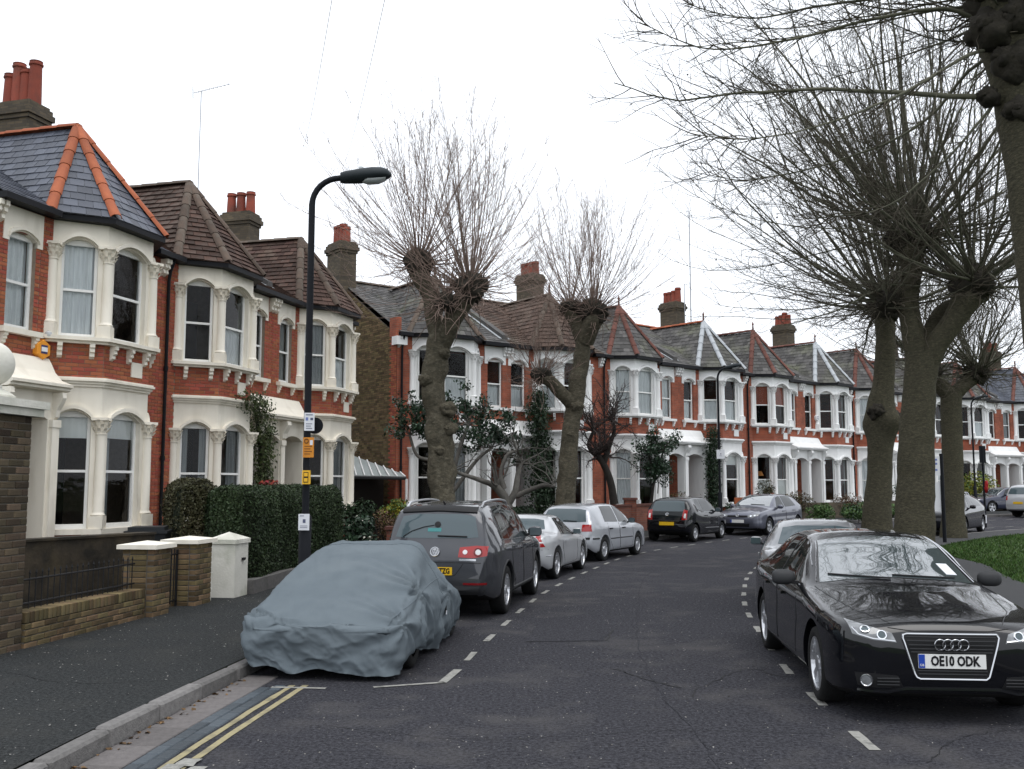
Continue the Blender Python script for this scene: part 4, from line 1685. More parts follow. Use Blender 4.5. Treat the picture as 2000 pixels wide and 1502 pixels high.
def brick_pillar(name, label, c, ang, w, d, z0, z1, m, mortar, cap, cat='gate pillar', capm='render_white', group=None):
    """square brick pillar, bricks on the two faces one can see (street face and near face) plus the far face"""
    root = thing(name, label, cat, (c[0], c[1], 0), ang, group)
    mb = MB()
    mb.box(-w / 2 + .006, w / 2 - .006, -d / 2 + .006, d / 2 - .006, z0, z1)
    mb.build('mortar_core', mortar, root)
    rows = int(round((z1 - z0) / .075))
    bh = (z1 - z0) / rows
    for r in range(rows):
        z = z0 + r * bh + .005
        nbk = max(2, int(round(w / .225)))
        bw = w / nbk
        if r % 2 == 0:
            fx = [(-w / 2 + bw * i_, -w / 2 + bw * (i_ + 1)) for i_ in range(nbk)]
        else:
            fx = [(-w / 2, -w / 2 + bw / 2)] + [(-w / 2 + bw * (i_ + .5), -w / 2 + bw * (i_ + 1.5)) for i_ in range(nbk - 1)] + [(w / 2 - bw / 2, w / 2)]
        for sgn in (-1, 1):
            for a, b in fx:
                me = brick_piece(round(b - a - .010, 2), .10, round(bh - .010, 3), m)
                o = obj('brick', me, root)
                o.location = ((a + b) / 2, sgn * (d / 2 - .05 + rb.uniform(0, .006)), z)
                o.rotation_euler = (rb.uniform(-.012, .012), rb.uniform(-.01, .01), rb.uniform(-.012, .012))
        inner = d - .2
        k = max(1, int(round(inner / .225)))
        for sgn in (-1, 1):
            for i in range(k):
                a = -inner / 2 + inner * i / k
                me = brick_piece(round(inner / k - .010, 2), .10, round(bh - .010, 3), m)
                o = obj('brick', me, root)
                o.location = (sgn * (w / 2 - .05 + rb.uniform(0, .006)), a + inner / k / 2, z)
                o.rotation_euler = (rb.uniform(-.012, .012), rb.uniform(-.01, .01), math.pi / 2 + rb.uniform(-.012, .012))
    if cap == 'slab':
        q = MB()
        k = .055
        q.add([(-w / 2 - k, -d / 2 - k, z1), (w / 2 + k, -d / 2 - k, z1), (w / 2 + k, d / 2 + k, z1), (-w / 2 - k, d / 2 + k, z1),
               (-w / 2 - k, -d / 2 - k, z1 + .055), (w / 2 + k, -d / 2 - k, z1 + .055), (w / 2 + k, d / 2 + k, z1 + .055), (-w / 2 - k, d / 2 + k, z1 + .055), (0, 0, z1 + .1)],
              [(0, 3, 2, 1), (0, 1, 5, 4), (1, 2, 6, 5), (2, 3, 7, 6), (3, 0, 4, 7), (4, 5, 8), (5, 6, 8), (6, 7, 8), (7, 4, 8)])
        q.build('coping', capm, root)
    return root


# line of the front walls
WA, WB = np.array([-5.05, 10.37]), np.array([-4.70, 12.75])
wt = (WB - WA) / np.linalg.norm(WB - WA)
wnn = np.array([wt[1], -wt[0]])
wang = math.atan2(wt[1], wt[0])
PZ = KH - .02
# tall dark pier with stone cap and ball
pc = WA - wt * .36 - wnn * .30
pier = brick_pillar('brick_pier', 'tall dark brick pier with stone cap and white ball at the left edge', pc, wang, .68, .56, PZ, 2.52, 'brick_dark_piece', 'mortar_dark', None, cat='pier')
q = MB()
q.prism([(-.42, -.36), (.42, -.36), (.42, .36), (-.42, .36)], 2.52, 2.60)
q.prism([(-.46, -.40), (.46, -.40), (.46, .40), (-.46, .40)], 2.60, 2.68)
q.build('cap_stone', 'render_white', pier)
q = MB()
q.lathe([(.26, 2.68), (.26, 2.72), (.2, 2.76), (.13, 2.8), (.13, 2.83)], k=24)
q.lathe([(.24 * math.sin(a), 3.05 - .24 * math.cos(a)) for a in np.linspace(.45, math.pi - .01, 18)], k=28)
q.build('stone_ball', 'render_white', pier, smooth=True)

# low wall with a soldier course on top
lw = thing('garden_wall', 'low yellow-brown brick wall under black railings beside the tall pier', 'wall', (0, 0, 0))
LW = 2.42
brick_wall(lw, WA, wt, wnn, LW, PZ, .37, .22, 'brick_stock_piece', 'mortar_dark', rb)
k = int(LW / .078)
for i in range(k):
    me = brick_piece(.068, .225, .115, 'brick_stock_piece')
    o = obj('coping_brick', me, lw)
    p = WA + wt * (i + .5) * LW / k - wnn * .11
    o.location = (p[0], p[1], .372)
    o.rotation_euler = (rb.uniform(-.02, .02), rb.uniform(-.02, .02), wang + rb.uniform(-.02, .02))
# railings
rl = thing('railings', 'thin black iron railings on top of the low brick wall', 'railings', (0, 0, 0))
base = WA - wnn * .16
for z in (.80, .55):
    mb = MB()
    a, b = base, base + wt * LW
    mb.tube([(a[0], a[1], z), (b[0], b[1], z)], .011, 6)
    mb.build('rail', 'iron_black', rl)
nb = 22
bar_me = None
for i in range(nb):
    p = base + wt * (LW * (i + .5) / nb)
    if bar_me is None:
        mb = MB()
        mb.tube([(0, 0, 0), (0, 0, .36), (0, 0, .375), (0, 0, .41)], [.007, .007, .012, .002], 6)
        bar_me = mb.build('railing_bar', 'iron_black', rl)
        o = bar_me
        bar_me = o.data
    else:
        o = obj('railing_bar', bar_me, rl)
    o.location = (p[0], p[1], .49)
# dark wall behind the railings
mw = thing('inner_garden_wall', 'dark mossy rendered wall standing behind the black railings', 'wall', (0, 0, 0))
a, b = np.array([-6.55, 11.5]), np.array([-5.25, 14.35])
d = (b - a) / np.linalg.norm(b - a)
nn = np.array([d[1], -d[0]])
q = MB()
c = (a + b) / 2
L = np.linalg.norm(b - a)
q.obox((c[0], c[1], .58), (*(d * L / 2), 0), (*(nn * .1), 0), (0, 0, .52))
q.build('wall_face', 'wall_mossy', mw)
q = MB()
q.obox((c[0], c[1], 1.115), (*(d * L / 2), 0), (*(nn * .13), 0), (0, 0, .015))
q.build('coping', 'wall_mossy', mw)
# gate pillars
P1 = np.array([-4.60, 13.02]) - wnn * .20
P2 = np.array([-4.42, 14.22]) - wnn * .22
brick_pillar('gate_pillar', 'yellow-brown brick gate pillar with pale slab cap at the end of the low wall', P1, wang, .44, .44, PZ, .98, 'brick_stock_piece', 'mortar_dark', 'slab', capm='paint_cream')
brick_pillar('gate_pillar', 'wider brick gate pillar with pale slab cap and white patches beside the white post', P2, wang, .50, .46, PZ, .98, 'brick_stock_piece', 'mortar_dark', 'slab', capm='paint_cream')
# flaking white edge strip and white rendered post
P3 = np.array([-4.13, 15.2]) - wnn * .22
wp = thing('white_post', 'white rendered gate post with pointed cap against the hedge', 'gate post', (P3[0], P3[1], 0), wang)
q = MB()
q.box(-.24, .24, -.21, .21, PZ, .92)
q.build('post_shaft', 'render_white', wp)
q = MB()
q.box(-.265, .265, -.235, .235, .92, .985)
q.add([(-.265, -.235, .985), (.265, -.235, .985), (.265, .235, .985), (-.265, .235, .985), (0, 0, 1.09)], [(0, 1, 4), (1, 2, 4), (2, 3, 4), (3, 0, 4)])
q.build('cap', 'render_white', wp)
q = MB()
q.box(.0, .09, -.24, -.21, .66, .70)
q.build('latch', 'iron_black', wp)
fs = thing('white_edge_post', 'narrow post with flaking white paint between brick pillar and white post', 'post', (*(P2 + wt * .36), 0), wang)
q = MB()
for i in range(10):
    q.box(-.075 + rb.uniform(-.008, .008), .075 + rb.uniform(-.008, .008), -.16 + rb.uniform(-.01, .01), .16, PZ + i * .082 + .004, PZ + (i + 1) * .082)
q.build('painted_brick', 'render_white', fs)
# gate
gt = thing('iron_gate', 'black iron bar gate between the two brick gate pillars', 'gate', (*(P1 + wt * .24), 0), math.atan2((P2 - P1)[1], (P2 - P1)[0]))
gw = np.linalg.norm(P2 - P1) - .50
q = MB()
for z in (.2, .84):
    q.tube([(0, .05, z), (gw, .05, z)], .013, 6)
for x in (.01, gw - .01):
    q.tube([(x, .05, .12), (x, .05, .9)], .018, 6)
q.build('gate_frame', 'iron_black', gt)
for i in range(7):
    q = MB()
    x = gw * (i + 1) / 8
    q.tube([(x, .05, .16), (x, .05, .92)], .009, 6)
    q.build('gate_bar', 'iron_black', gt)
# wheelie bin behind the gate
wb = thing('wheelie_bin', 'black wheelie bin with a ridged lid behind the gate', 'bin', (-5.75, 15.7, KH), .2)
q = MB()
q.add([(-.22, -.26, .1), (.22, -.26, .1), (.22, .24, .1), (-.22, .24, .1), (-.29, -.34, .93), (.29, -.34, .93), (.29, .3, .93), (-.29, .3, .93)],
      [(0, 3, 2, 1), (0, 1, 5, 4), (1, 2, 6, 5), (2, 3, 7, 6), (3, 0, 4, 7)])
q.build('bin_body', 'bin_black', wb)
q = MB()
q.prism([(-.32, -.38), (.32, -.38), (.32, .33), (-.32, .33)], .93, .97)
q.prism([(-.27, -.33), (.27, -.33), (.25, .28), (-.25, .28)], .97, 1.03)
q.build('bin_lid', 'bin_black', wb)
for x in (-.24, .24):
    q = MB()
    q.lathe([(.1, -.03), (.1, .03)], (x, .27, .1), 14, axis='x')
    q.build('bin_wheel', 'tyre_rubber', wb)

# low walls in front of the further gardens
def plain_wall(label, pts, h, thick, m, capm=None, piers=(), name='garden_wall', back=.0, z0=0):
    root = thing(name, label, 'wall', (0, 0, 0))
    P = [np.array(p, float) for p in pts]
    q, cq = MB(), MB()
    for a, b in zip(P, P[1:]):
        d = (b - a) / np.linalg.norm(b - a)
        nn = np.array([d[1], -d[0]])
        c = (a + b) / 2
        L = np.linalg.norm(b - a)
        zb = zg(c[1])
        q.obox((c[0], c[1], zb + h / 2), (*(d * L / 2), 0), (*(nn * thick / 2), 0), (0, 0, h / 2))
        cq.obox((c[0], c[1], zb + h + .035), (*(d * (L / 2 + .01)), 0), (*(nn * (thick / 2 + .04)), 0), (0, 0, .035))
    q.build('wall_face', m, root)
    if capm:
        cq.build('coping', capm, root)
    for x, y in piers:
        q = MB()
        zb = zg(y)
        q.box(x - .2, x + .2, y - .2, y + .2, zb, zb + h + .22)
        q.build('wall_pier', m, root)
        q = MB()
        q.prism([(x - .24, y - .24), (x + .24, y - .24), (x + .24, y + .24), (x - .24, y + .24)], zb + h + .22, zb + h + .29)
        q.build('pier_cap', capm or m, root)
    return root


def kpt(y, off):
    k, t = at_y(LEFT_KERB, y)
    return (k[0] - off * t[1], k[1] + off * t[0])


plain_wall('low stone footing under the clipped hedge', [(-4.12, 15.5), (-3.98, 17.3), (-3.6, 19.2)], .33, .2, 'kerb_stone')
plain_wall('red brick wall with square piers beyond the clipped hedge', [kpt(21.0, 2.2), kpt(23, 2.05), kpt(25.2, 2.0)], .62, .2, 'brick_wall_low_red', 'ridge_red_old', piers=[kpt(21.0, 2.2), kpt(25.2, 2.0)])
plain_wall('mossy stone-capped wall behind the silver hatchback', [kpt(27.2, 1.95), kpt(29.4, 1.9)], .78, .22, 'brick_wall_stock', 'wall_mossy', piers=[kpt(27.2, 1.95)])
plain_wall('red brick wall with rounded coping behind the small black car', [kpt(30.0, 1.9), kpt(32.5, 1.85), kpt(34.6, 1.8)], 1.0, .22, 'brick_wall_low_red', 'ridge_red_old', piers=[kpt(33.4, 1.83)])
plain_wall('dark brick wall beyond the grey-blue hatchback', [kpt(41.0, 1.8), kpt(44, 1.8), kpt(47, 1.8)], .8, .22, 'brick_wall_chimney', None)
# orange board fence
fr = thing('board_fence', 'orange-brown board fence panel behind the grey-blue hatchback', 'fence', (0, 0, 0))
a, b = np.array(kpt(38.3, 1.9)), np.array(kpt(40.0, 1.9))
for i in range(8):
    p = a + (b - a) * (i + .5) / 8
    d = (b - a) / np.linalg.norm(b - a)
    q = MB()
    q.obox((p[0], p[1], zg(p[1]) + .62), (*(d * np.linalg.norm(b - a) / 16.4), 0), (-d[1] * .012, d[0] * .012, 0), (0, 0, .52))
    q.build('board', 'wood_fence', fr)
q = MB()
q.obox((*(b + d * .06), zg(b[1]) + .68), (*(d * .05), 0), (-d[1] * .05, d[0] * .05, 0), (0, 0, .6))
q.build('post', 'wood_fence', fr)

# lean-to with a glazed roof in the gap between the two terraces
lt = thing('lean_to', 'dark open lean-to with pale striped glazed roof in the gap between terraces', 'lean-to', (0, 0, 0))
A = np.array([-5.75, 31.3, 2.10])
B = np.array([-3.50, 32.35, 2.06])
Cc = np.array([-3.75, 32.95, 2.22])
Dd = np.array([-6.4, 34.0, 3.15])
q = MB()
q.add([A, B, Cc, Dd], [(0, 1, 2, 3)])
q.build('roof_glazing', 'glazing_roof', lt)
for i in range(10):
    f = i / 9
    p, r_ = A + (B - A) * f, Dd + (Cc - Dd) * f
    q = MB()
    q.tube([p + [0, 0, .03], r_ + [0, 0, .03]], .024, 5)
    q.build('glazing_bar', 'paint_white', lt)
q = MB()
q.tube([A + np.array([0, -.03, -.03]), B + np.array([.02, -.03, -.03])], .06, 6)
q.build('gutter', 'trim_grey', lt)
q = MB()
q.tube([B + np.array([.04, -.05, -.05]), (B[0] + .04, B[1] - .05, .1)], .045, 8)
q.build('post', 'paint_white', lt)
q = MB()
q.obox((-5.2, 33.2, 1.05), (1.5, .75, 0), (-.03, .05, 0), (0, 0, 1.05))
q.build('back_panel', 'interior_dark', lt)

# ================================================================= cars
def pchip(pts, x):
    P = np.array(pts, float)
    X, Y = P[:, 0], P[:, 1]
    h = np.diff(X)
    d = np.diff(Y) / h
    m = np.zeros_like(Y)
    m[1:-1] = np.where(d[1:] * d[:-1] > 0, 2 * d[1:] * d[:-1] / (d[1:] + d[:-1] + 1e-12), 0)
    m[0], m[-1] = d[0], d[-1]
    x = np.asarray(x, float)
    i = np.clip(np.searchsorted(X, x) - 1, 0, len(h) - 1)
    t = np.clip((x - X[i]) / h[i], 0, 1)
    return (Y[i] * (1 + 2 * t) * (1 - t) ** 2 + m[i] * h[i] * t * (1 - t) ** 2 + Y[i + 1] * t * t * (3 - 2 * t) + m[i + 1] * h[i] * t * t * (t - 1))


WHEELS = {}


def wheel_meshes(r, w, rr, spokes, twin=False, steel=False):
    key = (r, w, rr, spokes, twin, steel)
    if key in WHEELS:
        return WHEELS[key]
    t = MB()
    h = w / 2
    t.lathe([(rr - .012, -h * .86), (rr + .02, -h * .97), (r - .045, -h), (r - .012, -h * .88), (r, -h * .6), (r, h * .6), (r - .012, h * .88), (r - .045, h), (rr + .02, h * .97), (rr - .012, h * .86)],
            k=36, axis='x', cap=False)
    me = bpy.data.meshes.new('tyre')
    me.from_pydata(t.v, [], t.f)
    me.materials.append(MATS['tyre_rubber'])
    me.polygons.foreach_set('use_smooth', np.ones(len(t.f), dtype=bool))
    m = MB()
    m.lathe([(rr + .004, h * .9), (rr - .02, h * .88), (rr - .03, h * .5), (rr - .04, h * .1)], k=36, axis='x', cap=False)
    n_barrel = len(m.f)
    # dark drum behind the spokes
    nb = len(m.f)
    m.lathe([(rr - .03, h * .12), (.05, h * .1)], k=24, axis='x')
    n_drum = len(m.f)
    if steel:
        m.lathe([(rr - .02, h * .86), (rr - .07, h * .95), (rr * .62, h * .78), (rr * .4, h * .9), (.06, h * .95), (.03, h * .97)], k=32, axis='x')
        for i in range(12):
            a = 2 * math.pi * i / 12
            c = Vector((h * .9, math.cos(a) * rr * .7, math.sin(a) * rr * .7))
    ra = Vector
    for i in range(spokes):
        for q in ((-.11, .11) if twin else (0,)):
            a = 2 * math.pi * i / spokes + q
            a2 = 2 * math.pi * i / spokes + q * 1.5
            p0 = Vector((h * .74, math.cos(a) * .05, math.sin(a) * .05))
            p1 = Vector((h * .8, math.cos(a2) * (rr - .02), math.sin(a2) * (rr - .02)))
            tan = Vector((0, -math.sin(a), math.cos(a)))
            wd0, wd1 = (.018, .022) if twin else (.03, .032 + .02 * (spokes < 7))
            m.add([p0 - tan * wd0, p0 + tan * wd0, p1 + tan * wd1, p1 - tan * wd1,
                   p0 - tan * wd0 - Vector((.04, 0, 0)), p0 + tan * wd0 - Vector((.04, 0, 0)), p1 + tan * wd1 - Vector((.05, 0, 0)), p1 - tan * wd1 - Vector((.05, 0, 0))],
                  [(0, 1, 2, 3), (0, 3, 7, 4), (1, 5, 6, 2)])
    m.lathe([(.07, h * .55), (.068, h * .8), (.045, h * .86), (.02, h * .87)], k=14, axis='x')
    me2 = bpy.data.meshes.new('rim')
    me2.from_pydata(m.v, [], m.f)
    me2.materials.append(MATS['alloy_dull' if steel else 'alloy'])
    me2.materials.append(MATS['well_black'])
    for i in range(nb, n_drum):
        me2.polygons[i].material_index = 1
    WHEELS[key] = (me, me2)
    return me, me2


class Car:
    def __init__(s, name, label, pos, heading, sp, paintm, cat='car', group='cars parked along the kerbs'):
        s.sp = sp
        s.L = sp['top'][-1][0]
        fx, fy = heading
        rz = math.atan2(-fx, fy)
        s.root = thing(name, label, cat, (pos[0], pos[1], zg(pos[1])), rz, group)
        s.paintm = paintm
        s.root.scale = (.947, .947, .947)
        s.body(paintm)

    def f(s, k, x):
        return float(pchip(s.sp[k], x))

    def body(s, paintm):
        sp, L = s.sp, s.L
        st = sorted(set([round(p[0], 4) for p in sp['top']] + list(np.round(np.linspace(0, L, 84), 4)) + [.01, .02, L - .01, L - .02]))
        st = np.array(st)
        top, belt, half, bot, rx = (pchip(sp[k], st) for k in ('top', 'belt', 'half', 'bottom', 'railx'))
        drop = np.minimum(sp.get('drop', .05), (top - belt) * .45)
        rings = []
        tums = sp.get('tuck', .94)
        for i in range(len(st)):
            zb, hw, zbelt, zt, xr = bot[i], half[i], belt[i], top[i], min(rx[i], half[i] * .9)
            zr = zt - drop[i]
            xb = hw * tums
            H = zbelt - zb
            ctrl = np.array([(0, zb), (hw * .6, zb), (hw * .9, zb + .012), (hw * .985, zb + .1 * H + .02), (hw * 1.0, zb + .38 * H), (hw * .992, zb + .6 * H), (hw * .985, zb + .86 * H),
                             (xb, zbelt), (xb * .5 + xr * .5 + .012, zbelt * .48 + zr * .52), (xr, zr), (xr * .62, zr + .78 * (zt - zr)), (xr * .3, zr + .96 * (zt - zr)), (0, zt)])
            Q = np.vstack([2 * ctrl[0] - ctrl[1], ctrl, (-ctrl[-2][0], ctrl[-2][1])])
            pts = []
            for j in range(1, len(Q) - 2):
                a, b, c, d = Q[j - 1], Q[j], Q[j + 1], Q[j + 2]
                for t in (0, .34, .67):
                    tens = .42
                    m1, m2 = tens * (c - a), tens * (d - b)
                    # limit tangents to the local span
                    ln = np.linalg.norm(c - b)
                    for mm in (m1, m2):
                        k = np.linalg.norm(mm)
                        if k > 1.2 * ln:
                            mm *= 1.2 * ln / k
                    pts.append((2 * t ** 3 - 3 * t ** 2 + 1) * b + (t ** 3 - 2 * t ** 2 + t) * m1 + (-2 * t ** 3 + 3 * t ** 2) * c + (t ** 3 - t ** 2) * m2)
            pts.append(ctrl[-1])
            pts = np.array(pts)
            full = [(x, L / 2 - st[i], z) for x, z in pts] + [(-x, L / 2 - st[i], z) for x, z in pts[-2:0:-1]]
            rings.append(full)
        k = len(rings[0])
        V = [p for r_ in rings for p in r_]
        F = []
        for i in range(len(rings) - 1):
            for j in range(k):
                q = (j + 1) % k
                F.append((i * k + j, i * k + q, (i + 1) * k + q, (i + 1) * k + j))
        F.append(tuple(range(k))[::-1])
        e = (len(rings) - 1) * k
        F.append(tuple(e + j for j in range(k)))
        me = bpy.data.meshes.new('body')
        me.from_pydata(V, [], F)
        bm = bmesh.new()
        bm.from_mesh(me)
        bmesh.ops.recalc_face_normals(bm, faces=bm.faces)
        bm.to_mesh(me)
        bm.free()
        s.bvh = BVHTree.FromPolygons(V, F)
        # wheel wells
        r = sp['wheel'][0]
        ax = [(L / 2 - sp['axles'][0]), (L / 2 - sp['axles'][1])]
        hwm = max(half)
        cut = MB()
        for y in ax:
            for sg in (-1, 1):
                x0, x1 = sorted((sg * (hwm - .32), sg * (hwm + .3)))
                cut.lathe([(r + .055, x0), (r + .055, x1)], (0, y, r + .01), 40, axis='x')
        cme = bpy.data.meshes.new('cut')
        cme.from_pydata(cut.v, [], cut.f)
        bm = bmesh.new()
        bm.from_mesh(cme)
        bmesh.ops.recalc_face_normals(bm, faces=bm.faces)
        bm.to_mesh(cme)
        bm.free()
        o = bpy.data.objects.new('body', me)
        COL.objects.link(o)
        c = bpy.data.objects.new('cut', cme)
        COL.objects.link(c)
        md = o.modifiers.new('b', 'BOOLEAN')
        md.object = c
        md.operation = 'DIFFERENCE'
        md.solver = 'EXACT'
        dg = bpy.context.evaluated_depsgraph_get()
        me2 = bpy.data.meshes.new_from_object(o.evaluated_get(dg))
        o.modifiers.clear()
        bpy.data.objects.remove(c)
        o.data = me2
        me2.materials.clear()
        me2.materials.append(MATS[paintm])
        me2.materials.append(MATS['well_black'])
        for p in me2.polygons:
            cc = p.center
            for y in ax:
                if math.hypot(cc.y - y, cc.z - r - .01) < r + .05 and abs(cc.x) > hwm - .34 and abs(p.normal.x) < .6 or (abs(cc.x) < hwm - .3 and math.hypot(cc.y - y, cc.z - r) < r + .06 and abs(p.normal.x) > .9):
                    p.material_index = 1
            if p.normal.z < -.6 and cc.z < .35:
                p.material_index = 1
        me2.polygons.foreach_set('use_smooth', np.ones(len(me2.polygons), dtype=bool))
        me2.set_sharp_from_angle(angle=R(34))
        o.parent = s.root
        s.o = o
        # wheels
        rr, ww = sp['wheel'][1], sp['wheel'][2]
        tm, rm = wheel_meshes(r, ww, rr, *sp['wheel'][3:])
        for i, y in enumerate(ax):
            hw_ = s.f('half', L / 2 - y)
            for sg in (-1, 1):
                w = bpy.data.objects.new('wheel', None)
                link(w, s.root)
                w.location = (sg * (hw_ - ww / 2 - .02), y, r)
                turn = sp.get('steer', 0) if i == 0 else 0
                w.rotation_euler = (0, 0, (0 if sg > 0 else math.pi) + turn)
                obj('tyre', tm, w)
                ro = obj('rim', rm, w)
                ro.rotation_euler = (.4 * i + .2, 0, 0)

    # ---- projection on the body surface
    def hit(s, view, a, b):
        L = s.L
        if view in 'LR':
            sg = 1 if view == 'R' else -1
            o, d = Vector((sg * 3, L / 2 - a, b)), Vector((-sg, 0, 0))
        elif view == 'F':
            o, d = Vector((a, L / 2 + 2, b)), Vector((0, -1, 0))
        elif view == 'B':
            o, d = Vector((a, -L / 2 - 2, b)), Vector((0, 1, 0))
        else:
            o, d = Vector((a, L / 2 - b, 4)), Vector((0, 0, -1))
        p, n, i, _ = s.bvh.ray_cast(o, d)
        if p is None:
            q = o + d * 2.5
            p, n, i, _ = s.bvh.find_nearest(q)
        if n.dot(d) > 0:
            n = -n
        return p, n

    def patch(s, name, view, lo, up, m, off=.004, nu=14, nv=8, parent=None, skirt=.012):
        lo, up = np.array(lo, float), np.array(up, float)

        def rs(P, n):
            d = np.r_[0, np.cumsum(np.linalg.norm(np.diff(P, axis=0), axis=1))]
            u = np.linspace(0, d[-1], n)
            return np.stack([np.interp(u, d, P[:, 0]), np.interp(u, d, P[:, 1])], 1)
        A, B = rs(lo, nu), rs(up, nu)
        V, Nn = [], []
        for j in range(nv):
            f = j / (nv - 1)
            for i in range(nu):
                q = A[i] * (1 - f) + B[i] * f
                p, n = s.hit(view, q[0], q[1])
                V.append(p + n * off)
                Nn.append(n)
        F = [(j * nu + i, j * nu + i + 1, (j + 1) * nu + i + 1, (j + 1) * nu + i) for j in range(nv - 1) for i in range(nu - 1)]
        loop = [i for i in range(nu)] + [j * nu + nu - 1 for j in range(1, nv)] + [(nv - 1) * nu + i for i in range(nu - 2, -1, -1)] + [j * nu for j in range(nv - 2, 0, -1)]
        n0 = len(V)
        for k in loop:
            V.append(V[k] - Nn[k] * skirt)
        for i in range(len(loop)):
            j = (i + 1) % len(loop)
            F.append((loop[i], loop[j], n0 + j, n0 + i))
        me = bpy.data.meshes.new(name)
        me.from_pydata([tuple(v) for v in V], [], F)
        me.materials.append(MATS[m])
        bm = bmesh.new()
        bm.from_mesh(me)
        bmesh.ops.recalc_face_normals(bm, faces=bm.faces)
        # face outwards
        if bm.faces:
            bm.faces.ensure_lookup_table()
            if bm.faces[0].normal.dot(Nn[0]) < 0:
                bmesh.ops.reverse_faces(bm, faces=bm.faces)
        bm.to_mesh(me)
        bm.free()
        me.polygons.foreach_set('use_smooth', np.ones(len(me.polygons), dtype=bool))
        me.set_sharp_from_angle(angle=R(40))
        return obj(name, me, parent or s.root)

    def line(s, name, view, pts, m, r=.004, off=.0, parent=None, n=24, closed=False):
        P = np.array(pts, float)
        if closed:
            P = np.vstack([P, P[:1]])
        d = np.r_[0, np.cumsum(np.linalg.norm(np.diff(P, axis=0), axis=1))]
        u = np.linspace(0, d[-1], n)
        Q = np.stack([np.interp(u, d, P[:, 0]), np.interp(u, d, P[:, 1])], 1)
        W = []
        for a, b in Q:
            p, nn = s.hit(view, a, b)
            W.append(p + nn * off)
        mb = MB()
        mb.tube(W, r, 5)
        return mb.build(name, m, parent or s.root, smooth=True)

    def plate(s, view, z, text, yellow, w=.52, h=.111, x=0, tilt=0, blue=True, align='CENTER'):
        p, n = s.hit(view, x, z)
        sg = 1 if view == 'F' else -1
        y = p.y + sg * .018
        ax = Vector((-sg, 0, 0))            # reading direction
        zz = Vector((0, 0, 1))
        nn = Vector((0, sg, 0))
        mb = MB()
        mb.obox((x, y - sg * .01, z), ax * (w / 2), nn * .008, zz * (h / 2))
        pl = mb.build('number_plate', 'plate_yellow' if yellow else 'plate_white', s.root)
        if blue:
            mb = MB()
            c = Vector((x, y, z)) - ax * (w / 2 - .025)
            mb.obox(c - nn * .001, ax * .024, nn * .0015, zz * (h / 2 - .003))
            mb.build('plate_band', 'plate_blue', pl)
            if view == 'F':
                text_mesh('band_letters', 'GB', .026, 'plate_white', pl, frame_mtx(c + nn * .002 - zz * .03, ax, zz, nn))
        if text:
            dx = {'CENTER': ax * .022, 'RIGHT': ax * (w / 2 - .03)}[align]
            text_mesh('plate_text', text, .105, 'text_black', pl, frame_mtx(Vector((x, y, z)) + dx + nn * .0008, ax, zz, nn), bold=.004, align=align, sx=.74)
        return pl

    def screens(s, gm='screen_glass', rm='car_glass_rear'):
        sp = s.sp
        if 'ws' in sp:
            zc, xc, zt, xt, cor = sp['ws']
            s.patch('windscreen', 'F', [(-xc, zc - cor), (-xc * .6, zc - cor * .35), (0, zc), (xc * .6, zc - cor * .35), (xc, zc - cor)],
                    [(-xt, zt - cor * .9), (-xt * .6, zt - cor * .3), (0, zt), (xt * .6, zt - cor * .3), (xt, zt - cor * .9)], gm, nu=22, nv=14)
        if 'rw' in sp:
            zc, xc, zt, xt, cor = sp['rw']
            s.patch('rear_window', 'B', [(-xc, zc + cor * .3), (-xc * .7, zc), (xc * .7, zc), (xc, zc + cor * .3)],
                    [(-xt, zt - cor), (-xt * .6, zt - cor * .3), (xt * .6, zt - cor * .3), (xt, zt - cor)], rm, nu=20, nv=12)
        for a0, a1, b0, b1 in sp['sw']:
            for view in 'LR':
                ss = np.linspace(a0, a1, 10)
                uu = np.linspace(b0, b1, 10)
                lo = [(x, s.f('belt', x) + .022) for x in ss]
                up = [(x, s.f('top', x) - min(sp.get('drop', .05), (s.f('top', x) - s.f('belt', x)) * .45) - sp.get('swtop', .022)) for x in uu]
                s.patch('side_window', view, lo, up, 'car_glass', nu=16, nv=9, off=.003)

    def seams(s, doors, z0=.27):
        for d in doors:
            for view in 'LR':
                s.line('door_gap', view, d, 'trim_black', r=.0045, n=22)

    def handle(s, a, z, view, m=None):
        p, n = s.hit(view, a, z)
        mb = MB()
        sg = 1 if view == 'R' else -1
        mb.obox(p + Vector((sg * .016, 0, 0)), (.012, 0, 0), (0, .1, 0), (0, 0, .015))
        return mb.build('door_handle', m or s.paintm, s.root)

    def mirror(s, a, z, m, size=(.1, .065, .075), reach=.12):
        for sg, view in ((1, 'R'), (-1, 'L')):
            p, n = s.hit(view, a, z)
            c = Vector((sg * (abs(p.x) + reach), p.y - .02, p.z + .045))
            bm = bmesh.new()
            bmesh.ops.create_uvsphere(bm, u_segments=16, v_segments=10, radius=1)
            for v in bm.verts:
                x, y, zz = v.co
                x = math.copysign(abs(x) ** .7, x)
                zz = math.copysign(abs(zz) ** .75, zz)
                if y < 0:
                    y *= .45
                v.co = Vector((x * size[0] * (1 - .12 * sg * x), y * size[1], zz * size[2]))
            me = bpy.data.meshes.new('door_mirror')
            bm.to_mesh(me)
            bm.free()
            me.transform(Matrix.Translation(c))
            me.materials.append(MATS[m])
            me.polygons.foreach_set('use_smooth', np.ones(len(me.polygons), dtype=bool))
            o = obj('door_mirror', me, s.root)
            mb = MB()
            mb.obox(c + Vector((-sg * reach * .55, -.0, -.045)), (reach * .55, 0, .01 * sg), (0, .035, 0), (0, 0, .018))
            mb.build('mirror_arm', 'trim_black', o)
            mb = MB()
            mb.obox(c + Vector((0, -size[1] * .46, 0)), (size[0] * .78, 0, 0), (0, .004, 0), (0, 0, size[2] * .72))
